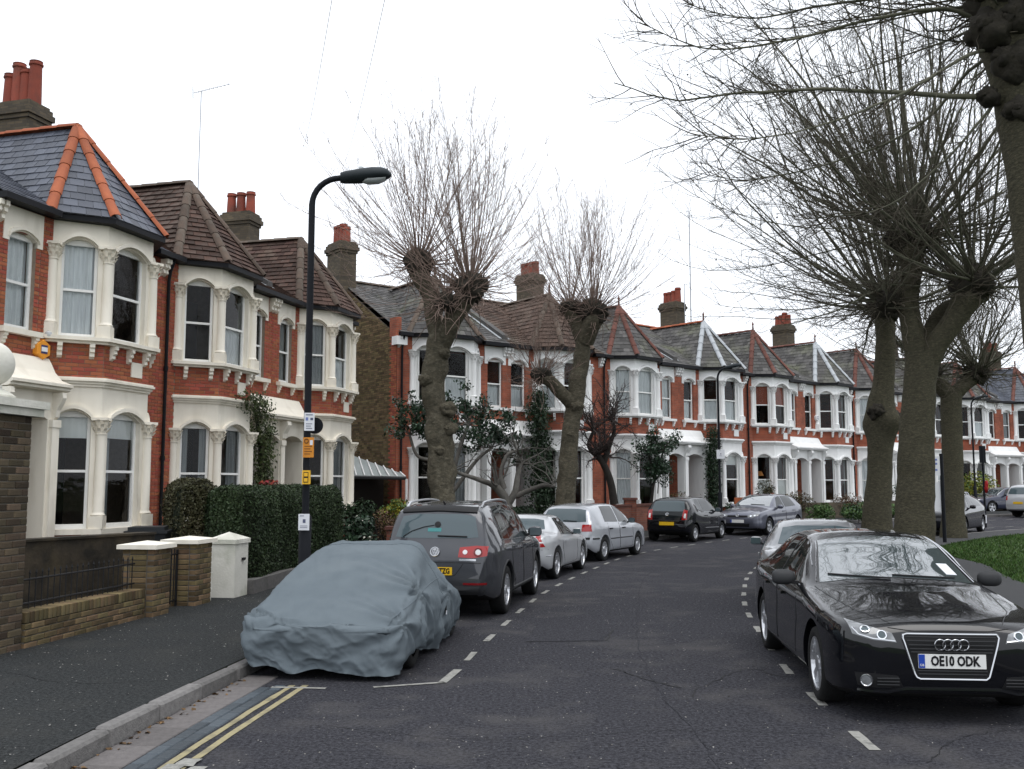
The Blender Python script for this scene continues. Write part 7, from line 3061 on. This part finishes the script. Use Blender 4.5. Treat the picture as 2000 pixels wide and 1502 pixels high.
# ================================================================= hedges, shrubs, climbers
def hedge(label, pts, thick, z0, h, m, n, size, seed, name='hedge', round_end=True):
    """clipped hedge along plan points; dark core and a skin of leaves"""
    rng = np.random.default_rng(seed)
    root = thing(name, label, 'hedge', (0, 0, 0))
    C = spline(pts, 60) if len(pts) > 2 else np.linspace(pts[0], pts[1], 60)
    T = np.gradient(C, axis=0)
    T = unit(T)
    Nn = np.stack([T[:, 1], -T[:, 0]], 1)
    # core
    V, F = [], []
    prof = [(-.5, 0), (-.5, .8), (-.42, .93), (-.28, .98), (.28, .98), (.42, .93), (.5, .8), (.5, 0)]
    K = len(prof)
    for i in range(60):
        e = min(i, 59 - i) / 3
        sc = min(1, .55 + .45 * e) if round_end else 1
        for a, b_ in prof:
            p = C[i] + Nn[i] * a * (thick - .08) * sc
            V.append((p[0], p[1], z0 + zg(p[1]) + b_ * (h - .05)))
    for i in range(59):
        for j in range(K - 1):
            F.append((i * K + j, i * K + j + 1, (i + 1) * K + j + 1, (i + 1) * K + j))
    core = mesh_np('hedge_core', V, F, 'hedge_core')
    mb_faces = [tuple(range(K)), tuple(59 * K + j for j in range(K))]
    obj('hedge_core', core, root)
    P, Nr = [], []
    lens = np.array([.8, .17, .16, .56, .16, .17, .8]) * np.array([h, h, thick, thick, thick, h, h])
    prob = lens / lens.sum()
    seg = rng.choice(len(prof) - 1, n, p=prob)
    f = rng.random(n)
    u = rng.random(n) * 59
    i = np.minimum(u.astype(int), 58)
    w = (u - i)[:, None]
    c = C[i] * (1 - w) + C[i + 1] * w
    nn = Nn[i]
    pr = np.array(prof)
    ab = pr[seg] * (1 - f)[:, None] + pr[seg + 1] * f[:, None]
    e = np.minimum(u, 59 - u) / 3
    sc = np.minimum(1, .55 + .45 * e) if round_end else np.ones(n)
    lump = (vnoise(np.stack([c[:, 0] * 2.2 + ab[:, 0], c[:, 1] * 2.2, ab[:, 1] * 2.5], 1), seed) - .5) * .11
    pos = np.zeros((n, 3))
    pos[:, :2] = c + nn * (ab[:, 0] * thick * sc)[:, None]
    pos[:, 2] = z0 + .35 * smoothstep(26, 54, pos[:, 1]) + ab[:, 1] * h
    dn = pr[seg + 1] - pr[seg]
    dn = unit(np.stack([-dn[:, 1], dn[:, 0]], 1) * -1.0)
    # outward in section plane
    sgn = np.sign(np.sum(dn * (ab - np.array([0, .5])), 1))
    dn = dn * np.where(sgn == 0, 1, sgn)[:, None]
    nr = np.zeros((n, 3))
    nr[:, :2] = nn * dn[:, :1]
    nr[:, 2] = dn[:, 1]
    pos += nr * (lump + rng.normal(0, .018, n))[:, None]
    # the two ends
    ne = n // 9
    for ei, sg in ((0, -1), (59, 1)):
        a = rng.uniform(-.5, .5, ne)
        b_ = rng.uniform(0, .95, ne)
        q = np.zeros((ne, 3))
        k = .58 if round_end else 1
        q[:, :2] = C[ei] + Nn[ei] * (a * thick * k)[:, None] + T[ei] * sg * (rng.normal(0.0, .02, ne))[:, None]
        q[:, 2] = z0 + zg(C[ei][1]) + b_ * h
        pos = np.vstack([pos, q])
        m3 = np.tile(np.array([*(T[ei] * sg), 0.0]), (ne, 1))
        nr = np.vstack([nr, m3])
    V, F = leaves_np(rng, pos, size, .75, nr)
    obj('foliage', mesh_np('foliage', V, F, m), root)
    return root


hedge('tall clipped dark green privet hedge beside the near lamp post', [(-4.55, 15.75), (-4.45, 17.4), (-4.05, 19.6), (-3.85, 20.5)], .9, .12, 1.68, 'leaf_privet', 70000, .04, 1)
hedge('browner hedge running back towards the second house', [(-5.15, 16.0), (-6.1, 18.6), (-6.9, 20.6)], .7, .12, 1.78, 'leaf_hedge_brown', 30000, .045, 2)
hedge('low dark hedge behind the silver hatchback', [kpt(26.0, 2.5), kpt(27.6, 2.5), kpt(29.2, 2.5)], .7, .1, 1.0, 'leaf_ivy', 9000, .07, 3)


def shrub(name, label, c, rad, n, size, m, seed, stems=7, cat='shrub', z0=KH, stemm='bark_dark', hollow=.55, second=None, group=None, lumps=6):
    rng = np.random.default_rng(seed)
    root = thing(name, label, cat, (c[0], c[1], zg(c[1]) + z0), 0, group)
    rx, ry, rz = rad
    # several leaf clumps inside an uneven outline
    cl = unit(rng.normal(size=(lumps, 3))) * rng.uniform(.25, .62, (lumps, 1))
    rs = rng.uniform(.38, .62, lumps)
    which = rng.integers(0, lumps, n)
    d = unit(rng.normal(size=(n, 3)))
    rr = hollow + (1 - hollow) * rng.random((n, 1)) ** .6
    q = cl[which] + d * rr * rs[which][:, None]
    pos = q * np.array([rx, ry, rz]) + np.array([0, 0, rz])
    pos[:, 2] = np.maximum(pos[:, 2], .03)
    V, F = leaves_np(rng, pos, size, .8, d + np.array([0, 0, .3]))
    obj('foliage', mesh_np('foliage', V, F, m), root)
    if second:
        m2, n2, s2 = second
        k = rng.choice(n, n2)
        V, F = leaves_np(rng, pos[k] + d[k] * .05, s2, .8, d[k])
        obj('flowers' if 'petal' in m2 else 'foliage', mesh_np('flowers', V, F, m2), root)
    D = fan(rng, stems, R(45), R(85))
    P = grow(rng, np.zeros((stems, 3)) + rng.normal(0, .03, (stems, 3)) * [1, 1, 0], D, rng.uniform(.9, 1.5, stems) * rz, 6, up=.2, wob=.12)
    V, F = tubes_np(P, taper(stems, 6, np.full(stems, .022), np.full(stems, .006)), 5)
    obj('stems', mesh_np('stems', V, F, stemm), root)
    return root


shrub('shrub', 'pale-leaved shrub with white tips at the end of the clipped hedge', (-3.4, 21.3), (.55, .6, .55), 1500, .11, 'leaf_gloss', 11, second=('petal_pale', 160, .06))
shrub('shrub', 'dark green leafy shrub under the striped lean-to roof', (-4.6, 27.6), (.8, .7, .72), 1800, .12, 'leaf_ivy', 12)
shrub('shrub', 'brown twiggy shrub behind the red brick wall', (-3.15, 24.4), (.6, .6, .62), 1300, .07, 'leaf_brown', 13, stems=26)
shrub('shrub', 'yellow-green variegated shrub by the white lean-to post', (-3.2, 27.6), (.75, .6, .72), 1600, .09, 'leaf_yellow', 14, second=('leaf_bright', 900, .1))
shrub('shrub', 'round dark bush in front of the house with net curtains', (5.6, 38.0), (.6, .6, .75), 1700, .09, 'leaf_gloss', 15, z0=1.35, stems=0 + 1)
shrub('shrub', 'bronze grassy shrub below the shared porch', (7.0, 39.9), (.85, .7, .62), 1500, .08, 'leaf_brown', 16, second=('leaf_bright', 260, .09))
shrub('shrub', 'small green bush at the foot of the house behind the second lamp post', (9.3, 40.9), (.6, .5, .5), 900, .09, 'leaf_gloss', 17)
shrub('shrub', 'straggling brown shrub under the red-blind house', (12.0, 42.4), (1.1, .8, .6), 1800, .08, 'leaf_hedge_brown', 18, second=('leaf_brown', 500, .08))
shrub('shrub', 'bright green low bush to the right of the grey-blue hatchback', (12.3, 39.4), (.75, .6, .42), 1500, .1, 'leaf_bright', 19)
shrub('shrub', 'bright green spreading bush in front of the board fence', (14.6, 41.4), (1.2, .6, .42), 1900, .1, 'leaf_bright', 20, second=('leaf_gloss', 500, .1))
shrub('shrub', 'reddish bare shrub in front of the house just before the double trunk', (15.0, 44.4), (1.0, .8, .62), 1600, .07, 'leaf_brown', 21, stems=30)
shrub('shrub', 'low green planting at the foot of the slimmer trunk', (17.0, 44.2), (1.3, .6, .35), 1400, .1, 'leaf_bright', 22)
shrub('shrub', 'golden yellow rounded bush behind the dark blue saloon', (25.9, 55.4), (1.5, 1.2, 1.25), 2600, .14, 'leaf_yellow', 23, second=('leaf_bright', 800, .14))
shrub('shrub', 'dark shrub with pale flowers beside the third lamp post', (20.5, 50.5), (1.3, 1.0, .8), 1700, .12, 'leaf_gloss', 24, second=('petal_pale', 120, .09))
shrub('shrub', 'purple-black upright shrub against the red-blind house', (11.2, 43.6), (.5, .5, .75), 900, .08, 'leaf_hedge_brown', 25, z0=.5, second=('petal_pale', 70, .06))
shrub('potted_plant', 'red-leaved plant showing over the clipped hedge', (-5.0, 20.2), (.26, .26, .16), 260, .08, 'leaf_red', 26, z0=1.62, cat='plant')


def climber(label, P3, n, size, m, seed, depth=.22, name='climber', nrm=(0, -1, 0), stemm='bark_dark'):
    """leaves massed along a path of (x,y,z,half width)"""
    rng = np.random.default_rng(seed)
    root = thing(name, label, 'climbing plant', (0, 0, 0))
    P = np.array(P3, float)
    C = spline(P, 60)
    nm = np.array(nrm, float)
    nm /= np.linalg.norm(nm)
    side = np.cross(nm, [0, 0, 1.0])
    i = rng.integers(0, 60, n)
    g = np.clip(rng.normal(0, .5, n), -1.15, 1.15)
    lump = .75 + .5 * vnoise(np.stack([C[i, 2] * 2.2, g * 1.5 + 5, C[i, 0]], 1), seed)
    pos = C[i, :3] + side * (g * C[i, 3] * lump)[:, None] + nm * (depth * (1 - .6 * np.abs(g)) * rng.uniform(.1, 1.2, n))[:, None]
    pos += rng.normal(0, .07, (n, 3))
    V, F = leaves_np(rng, pos, size, .8, np.tile(nm + np.array([0, 0, .25]), (n, 1)))
    obj('foliage', mesh_np('foliage', V, F, m), root)
    q = np.stack([C[None, :, :3] + side * k * .06 + nm * .04 for k in (-1, 0, 1)], 0).reshape(3, 60, 3)
    V, F = tubes_np(q, np.linspace(.035, .01, 60)[None].repeat(3, 0), 5)
    obj('stems', mesh_np('stems', V, F, stemm), root)
    return root


n1 = (math.cos(R(T1)), -math.sin(R(T1)), 0)
n2 = (math.cos(R(T2)), -math.sin(R(T2)), 0)
n3 = (math.cos(R(T3)), -math.sin(R(T3)), 0)


def house_pt(O, th, x, y, z, w):
    u = np.array([math.sin(R(th)), math.cos(R(th))])
    nn = np.array([math.cos(R(th)), -math.sin(R(th))])
    p = np.array(O) + u * x - nn * y
    return (p[0], p[1], z, w)


O2h = O1 + 4.9 * U1
climber('creeper with small yellow-green leaves growing up beside the porch of the second house',
        [house_pt(O2h, T1, 3.55, -.45, .2, .25), house_pt(O2h, T1, 3.5, -.5, 1.5, .33), house_pt(O2h, T1, 3.4, -.55, 2.7, .45), house_pt(O2h, T1, 3.1, -.6, 3.5, .7), house_pt(O2h, T1, 2.5, -.8, 3.95, .65)],
        3800, .085, 'leaf_creeper', 31, depth=.3, nrm=n1)
O5h = O4 + 4.7 * U2
climber('dark ivy column climbing between two porches behind the second street tree',
        [house_pt(O5h, T2, 1.05, -.5, .2, .5), house_pt(O5h, T2, 1.05, -.5, 1.6, .6), house_pt(O5h, T2, 1.05, -.5, 3.0, .62), house_pt(O5h, T2, 1.05, -.4, 4.3, .5), house_pt(O5h, T2, 1.1, -.3, 5.2, .3)],
        5200, .11, 'leaf_ivy', 32, depth=.4, nrm=n2)
O7h = O6 + 4.9 * U3
climber('dark evergreen climber beside the porch behind the second lamp post',
        [house_pt(O7h, T3, 1.5, -.45, .2, .35), house_pt(O7h, T3, 1.5, -.5, 1.6, .42), house_pt(O7h, T3, 1.5, -.5, 3.0, .45), house_pt(O7h, T3, 1.55, -.5, 4.2, .35)],
        3400, .10, 'leaf_ivy', 33, depth=.35, nrm=n3)


def small_tree(name, label, base, trunk, n, ln, seed, barkm, twigm, leaf=None, flat=0.0, kids_n=9, el=(R(-5), R(70)), up=.2, wob=.16, cat='tree'):
    rng = np.random.default_rng(seed)
    root = thing(name, label, cat, (0, 0, 0))
    for i, (pth, rd) in enumerate(trunk):
        V, F = gnarled(pth, rd, seed + i, k=14, n=26, rough=.1)
        obj('trunk' if i == 0 else 'limb', mesh_np('trunk', V, F, barkm, smooth=True), root)
    parts, ends = [], []
    for pth, rd in trunk:
        c = np.array(pth[-1])
        D = fan(rng, n, *el)
        P = grow(rng, np.tile(c, (n, 1)), D, rng.uniform(.5, 1.1, n) * ln, 8, up=up, wob=wob)
        parts.append(tubes_np(P, taper(n, 8, np.full(n, rd[-1] * .5), np.full(n, .006), .7), 5))
        S, Dk, _, f = kids(rng, P, kids_n, .2, .98, R(25), R(70))
        Q = grow(rng, S, Dk, rng.uniform(.2, .7, len(S)) * ln * .4, 4, up=.1, wob=.18)
        parts.append(tubes_np(Q, taper(len(S), 4, np.full(len(S), .009), np.full(len(S), .0035)), 3))
        ends.append(Q[:, 2:].reshape(-1, 3))
    V, F = join_np(parts)
    obj('crown', mesh_np('crown', V, F, twigm, smooth=True), root)
    if leaf:
        m, nl, sz = leaf
        E_ = np.concatenate(ends)
        k = rng.choice(len(E_), nl)
        V, F = leaves_np(rng, E_[k] + rng.normal(0, .09, (nl, 3)), sz, .9)
        obj('foliage', mesh_np('foliage', V, F, m), root)
    return root


Ym = 29.5
small_tree('magnolia_tree', 'bare spreading magnolia with pale crooked branches in front of the end house', None,
           [([up_pt(995, 1000, Ym), up_pt(985, 970, Ym), up_pt(970, 950, Ym)], [.16, .13, .11]),
            ([up_pt(985, 972, Ym), up_pt(962, 948, Ym), up_pt(938, 938, Ym - .3), up_pt(900, 925, Ym - .5), up_pt(885, 918, Ym - .6)], [.11, .09, .07, .06, .05]),
            ([up_pt(992, 985, Ym), up_pt(1006, 960, Ym), up_pt(1012, 925, Ym + .2), up_pt(1018, 905, Ym + .3)], [.12, .1, .08, .06]),
            ([up_pt(1010, 968, Ym), up_pt(1040, 955, Ym - .2), up_pt(1062, 948, Ym - .4), up_pt(1082, 950, Ym - .5)], [.09, .07, .06, .05]),
            ([up_pt(985, 955, Ym), up_pt(978, 925, Ym), up_pt(990, 890, Ym), up_pt(1010, 880, Ym)], [.09, .07, .06, .05])],
           9, 1.5, 51, 'bark_magnolia', 'bark_magnolia', kids_n=4, el=(R(-10), R(75)), up=.35, wob=.2)
Ye = 30.2
small_tree('evergreen_tree', 'glossy evergreen with long pale stems around the first street tree', None,
           [([up_pt(880, 1010, Ye), up_pt(885, 930, Ye), up_pt(900, 870, Ye), up_pt(915, 830, Ye)], [.09, .07, .06, .05]),
            ([up_pt(872, 1000, Ye), up_pt(850, 910, Ye), up_pt(815, 890, Ye), up_pt(800, 850, Ye)], [.07, .06, .05, .04]),
            ([up_pt(885, 960, Ye), up_pt(930, 900, Ye), up_pt(960, 875, Ye)], [.07, .06, .04])],
           12, 1.3, 52, 'bark_magnolia', 'bark_magnolia', leaf=('leaf_gloss', 4200, .12), kids_n=4, el=(R(-10), R(70)))
Yp = 33.8
small_tree('plum_tree', 'dark small tree with dense purplish twigs leaning over the red brick wall', None,
           [([up_pt(1200, 985, Yp), up_pt(1192, 940, Yp), up_pt(1178, 905, Yp), up_pt(1165, 890, Yp)], [.15, .13, .12, .1]),
            ([up_pt(1180, 905, Yp), up_pt(1190, 870, Yp), up_pt(1200, 840, Yp), up_pt(1195, 820, Yp)], [.1, .09, .07, .05]),
            ([up_pt(1165, 890, Yp), up_pt(1150, 870, Yp), up_pt(1160, 840, Yp)], [.09, .07, .05])],
           26, 1.7, 53, 'bark_dark', 'twig_dark', kids_n=14, el=(R(-20), R(75)), up=.1, wob=.22)
Yq = 38.0
small_tree('bay_tree', 'slim evergreen tree with dark crown in front of the net-curtained house', None,
           [([up_pt(1272, 985, Yq), up_pt(1276, 950, Yq), up_pt(1280, 925, Yq)], [.06, .05, .05]),
            ([up_pt(1280, 925, Yq), up_pt(1290, 900, Yq), up_pt(1296, 880, Yq)], [.05, .045, .04]),
            ([up_pt(1278, 930, Yq), up_pt(1270, 905, Yq), up_pt(1268, 885, Yq)], [.045, .04, .035])],
           14, .95, 54, 'bark_dark', 'twig_dark', leaf=('leaf_gloss', 2400, .11), kids_n=5)

# ================================================================= lamp posts, signs, aerials, wires
def lamp_post(label, x, y, h, arm=(1, 0), notices=False, base_h=1.3):
    z0 = KH + zg(y) - .02
    root = thing('lamp_post', label, 'lamp post', (x, y, z0), math.atan2(arm[1], arm[0]), 'street lamp posts')
    q = MB()
    q.tube([(0, 0, 0), (0, 0, base_h), (0, 0, base_h + .05)], [.078, .078, .05], 16)
    q.build('post_base', 'post_black', root, smooth=True)
    q = MB()
    pts = [(0, 0, base_h + .02), (0, 0, h - .42)]
    for a in np.linspace(0, math.pi / 2, 9)[1:]:
        pts.append((.36 * (1 - math.cos(a)), 0, h - .42 + .36 * math.sin(a)))
    pts.append((.44, 0, h - .045))
    q.tube(pts, [.046, .042] + [.038] * 9, 14)
    q.build('post', 'post_black', root, smooth=True)
    # lantern: flattened boat shape
    prof = [(.36, .075, -.075, .06), (.42, .10, -.085, .075), (.60, .13, -.085, .10), (.76, .15, -.075, .115), (.88, .14, -.055, .11), (.96, .10, -.035, .085), (1.01, .02, -.01, .03)]
    q = MB()
    k = 16
    V = []
    for x_, w, zb, zt in prof:
        for j in range(k):
            a = 2 * math.pi * j / k
            c, s_ = math.cos(a), math.sin(a)
            zz = (zt if s_ > 0 else -zb) * s_
            V.append((x_, c * w, h - .045 + zz + (x_ - .42) * .05))
    F = [(i * k + j, i * k + (j + 1) % k, (i + 1) * k + (j + 1) % k, (i + 1) * k + j) for i in range(len(prof) - 1) for j in range(k)]
    F += [tuple(range(k))[::-1], tuple((len(prof) - 1) * k + j for j in range(k))]
    q.add(V, F)
    ln = q.build('lantern', 'lantern_grey', root, smooth=True)
    q = MB()
    V = []
    for x_, w, zb in ((.64, .06, -.085), (.72, .105, -.105), (.84, .11, -.10), (.94, .06, -.062)):
        for j in range(9):
            a = math.pi * j / 8
            V.append((x_, math.cos(a) * w, h - .045 + (x_ - .42) * .05 + zb * (.55 + .45 * math.sin(a))))
    q.add(V, [(i * 9 + j, i * 9 + j + 1, (i + 1) * 9 + j + 1, (i + 1) * 9 + j) for i in range(3) for j in range(8)])
    q.build('lamp_bowl', 'lamp_glass', ln, smooth=True)
    q = MB()
    q.lathe([(.035, h + .05), (.035, h + .085), (.02, h + .1)], (.62, 0, 0), 10)
    q.build('light_sensor', 'lamp_glass', ln, smooth=True)
    return root


LX, LY = -2.57, 12.3
lp = lamp_post('near black lamp post with notices taped to it, beside the clipped hedge', LX, LY, 5.70, (1, .05))


def notice(name, label, cx, cz, w, h, m, y=LY - .075, deco=None, yaw=0.0, x0=LX):
    root = thing(name, label, 'notice', (cx, y, cz), yaw)
    q = MB()
    q.box(-w / 2, w / 2, -.004, .004, -h / 2, h / 2)
    q.build('sheet', m, root)
    if deco:
        deco(root, w, h)
    return root


def ink(root, name, x0, x1, z0, z1, m):
    q = MB()
    q.box(x0, x1, -.0065, -.0042, z0, z1)
    q.build(name, m, root)


def deco_bay(root, w, h):
    ink(root, 'printed_band', -.045, .04, h * .36, h * .41, 'notice_ink')
    ink(root, 'printed_symbol', -.045, -.015, .015, .055, 'notice_blue')
    ink(root, 'printed_symbol', .012, .045, .02, .05, 'notice_ink')
    for i in range(3):
        ink(root, 'printed_line', -.04, .035 - .015 * (i % 2), -.03 - i * .028, -.022 - i * .028, 'notice_ink')


def deco_orange(root, w, h):
    q = MB()
    q.tube([(-.025 + .024 * math.cos(a), -.008, .08 + .026 * math.sin(a)) for a in np.linspace(0, 2 * math.pi, 15)], .006, 6)
    q.build('printed_symbol', 'notice_brown', root)
    ink(root, 'printed_symbol', .018, .052, .03, .09, 'notice_white')
    for i in range(4):
        ink(root, 'printed_line', -.05, .045 - .02 * (i % 2), .01 - i * .032, .019 - i * .032, 'notice_brown')


def deco_white(root, w, h):
    ink(root, 'printed_band', -.05, .0, h * .36, h * .40, 'notice_ink')
    ink(root, 'printed_symbol', -.012, .022, -.01, .035, 'notice_ink')
    for i in range(2):
        ink(root, 'printed_line', -.045, .045, -.05 - i * .02, -.044 - i * .02, 'notice_ink')


notice('parking_notice', 'white parking sign plate with blue print high on the near lamp post', LX + .04, 2.59, .125, .225, 'notice_white', deco=deco_bay, yaw=.15)
notice('orange_notice', 'orange notice below the white parking sign on the near lamp post', LX + .035, 2.27, .135, .25, 'notice_orange', deco=deco_orange, yaw=.1)
notice('white_notice', 'white paper notice low on the near lamp post', LX + .005, 1.35, .135, .20, 'notice_white', y=LY - .108, deco=deco_white)
yb = thing('yellow_box', 'small yellow box fixed to the near lamp post below the orange notice', 'box', (LX + .02, LY - .085, 1.9))
q = MB()
q.box(-.047, .047, -.03, .03, -.085, .085)
q.build('case', 'box_yellow', yb)
q = MB()
q.box(-.03, .03, -.033, -.0305, -.065, .065)
q.build('window', 'trim_black', yb)
q = MB()
q.box(-.022, .022, -.036, -.0335, .01, .055)
q.box(-.022, .022, -.036, -.0335, -.055, -.01)
q.build('label_strip', 'box_yellow', yb)
rs_ = thing('round_sign', 'round dark sign seen from behind on the near lamp post', 'sign', (LX + .08, LY + .07, 2.55))
q = MB()
q.lathe([(.105, -.004), (.105, .004)], (0, 0, 0), 28, axis='y')
q.build('disc', 'post_black', rs_)
q = MB()
q.box(-.09, .02, -.02, -.005, -.015, .015)
q.build('bracket', 'post_black', rs_)

p2, t2 = at_y(LEFT_KERB, 36.2)
lp2 = lamp_post('second black lamp post farther along, in front of the lead-hipped house', 7.72, 36.6, 6.0, (.75, -.66))
nt = notice('parking_notice', 'pale sign plate on the second lamp post', 7.75, 2.95, .30, .34, 'notice_white', y=36.5, deco=deco_white)
lp3 = lamp_post('distant third lamp post in front of the far houses', 23.3, 49.6, 5.8, (.4, -.9))

# sign posts on the park side
sp_ = thing('sign_post', 'black post with white parking plate beside the third tree', 'sign post', (12.75, 29.2, KH + zg(29.2)), 0)
q = MB()
q.tube([(0, 0, -.05), (0, 0, 2.6)], .055, 12)
q.build('post', 'post_black', sp_, smooth=True)
q = MB()
q.box(-.42, -.06, -.03, -.015, 1.95, 2.52)
q.build('sign_plate', 'notice_white', sp_)
q = MB()
for z in (2.42, 2.3, 2.12):
    q.box(-.36, -.14, -.034, -.0302, z - .03, z + .03)
q.build('sign_print', 'notice_blue', sp_)
q = MB()
q.box(-.30, -.02, .02, .03, .9, 1.75)
q.build('plastic_sheet', 'notice_white', sp_)
sp2 = thing('sign_post', 'thin black post with white band at its foot and a red bag tied on', 'sign post', (18.0, 37.6, KH + zg(37.6)), 0)
q = MB()
q.tube([(0, 0, -.05), (0, 0, 3.0)], .04, 10)
q.build('post', 'post_black', sp2, smooth=True)
q = MB()
q.tube([(0, 0, .12), (0, 0, .42)], .043, 10)
q.build('white_band', 'notice_white', sp2)
q = MB()
q.box(-.12, .12, -.02, .01, 2.4, 3.05)
q.build('sign_plate', 'post_black', sp2)
V, F = blob((.08, -.02, 1.5), .085, 5, sq=2.4)
obj('red_bag', mesh_np('red_bag', V, F, 'red_bag', smooth=True), sp2)

# alarm boxes and wall fittings
def on_house(O, th, x, y, z):
    u = np.array([math.sin(R(th)), math.cos(R(th))])
    nn = np.array([math.cos(R(th)), -math.sin(R(th))])
    p = np.array(O) + u * x - nn * y
    return (p[0], p[1], z)


def hexbox(label, O, th, x, y, z, r, m, name='alarm_box'):
    root = thing(name, label, 'alarm box', on_house(O, th, x, y, z), math.pi / 2 - R(th))
    q = MB()
    q.lathe([(r, .12), (r, .02), (r * .92, 0)], (0, -.12, 0), 6, axis='y')
    q.build('case', m, root)
    q = MB()
    q.box(-r * .42, r * .42, -.126, -.121, -r * .42, r * .42)
    q.build('sticker', 'sticker_blue', root)
    q = MB()
    q.box(-r * .4, r * .4, -.130, -.1265, -r * .22, r * .22)
    q.build('sticker_band', 'alarm_white', root)
    return root


hexbox('hexagonal orange alarm box on the nearest house beside its bay', O1, T1, 1.28, 0, 4.32, .19, 'alarm_orange')
hexbox('small white alarm box on the wall of the dark-windowed white house', O8 + 4.9 * U4, T4, 1.42, 0, 5.2, .16, 'alarm_white')
sl = thing('security_light', 'small grey security light just above the orange alarm box', 'light', on_house(O1, T1, 1.42, .0, 4.62), math.pi / 2 - R(T1))
q = MB()
q.lathe([(.02, .08), (.07, .04), (.075, -.02), (.06, -.06)], (0, -.08, 0), 12)
q.build('housing', 'lamp_glass', sl, smooth=True)
ls = thing('lamp_glow', 'orange lampshade seen through the window of the red-blind house', 'lamp', on_house(O8, T4, 1.5, .3, 2.25), 0)
q = MB()
q.lathe([(.12, .22), (.24, 0)], (0, 0, 0), 16)
q.build('shade', 'lamp_shade_warm', ls)

# television aerials
def aerial(label, pos, z0, z1, head=0, elements=9, size=.28, name='television_aerial', r=.014):
    root = thing(name, label, 'aerial', (pos[0], pos[1], z0))
    q = MB()
    q.tube([(0, 0, 0), (0, 0, z1 - z0)], r, 6)
    q.build('mast', 'aerial_metal', root)
    if elements:
        d = np.array([math.cos(head), math.sin(head), .33])
        d /= np.linalg.norm(d)
        sdir = np.cross(d, [0, 0, 1.0])
        sdir /= np.linalg.norm(sdir)
        a = np.array([0, 0, z1 - z0]) - d * .2
        q = MB()
        q.tube([a, a + d * .95], .010, 5)
        q.build('boom', 'aerial_metal', root)
        for i in range(elements):
            p = a + d * (.12 + .8 * i / (elements - 1))
            q = MB()
            q.tube([p - sdir * size * .5 + np.array([0, 0, -.05]), p + sdir * size * .5 + np.array([0, 0, .05])], .005, 4)
            q.build('element', 'aerial_metal', root)
        for i in range(5):
            q = MB()
            p = a - np.array([0, 0, .12 - i * .06]) - d * .02
            q.tube([p - sdir * .18, p + sdir * .18], .005, 4)
            q.build('element', 'aerial_metal', root)
    return root


pa = up_pt(387, 362, 24.6)
pb = up_pt(387, 178, 24.6)
aerial('tall television aerial above the second house roof', pa, pa[2] - .5, pb[2], head=.15)
pa = up_pt(1350, 640, 47.5)
pb = up_pt(1349, 412, 47.5)
aerial('very tall thin aerial mast beside the five-pot chimney', pa, pa[2] - .3, pb[2], head=0, elements=3, size=.5, r=.03)
pa = up_pt(1338, 640, 48)
aerial('small aerial on the five-pot chimney', pa, pa[2] - .5, up_pt(1338, 555, 48)[2], head=2.5, elements=3, r=.02)

# overhead telephone wires
for lab, a, b in (('thin overhead wire falling to the left towards the second house', (655, -40, 9), (588, 300, 22)), ('thin overhead wire to the right of the first wire', (760, -40, 9), (668, 330, 26))):
    A, B = up_pt(*a), up_pt(*b)
    q = MB()
    pts = []
    for f in np.linspace(0, 1, 14):
        p = A * (1 - f) + B * f
        p[2] -= .25 * math.sin(math.pi * f)
        pts.append(p)
    q.tube(pts, .004, 4)
    o = q.build('overhead_wire', 'wire_black')
    tag(o, lab, 'wire')
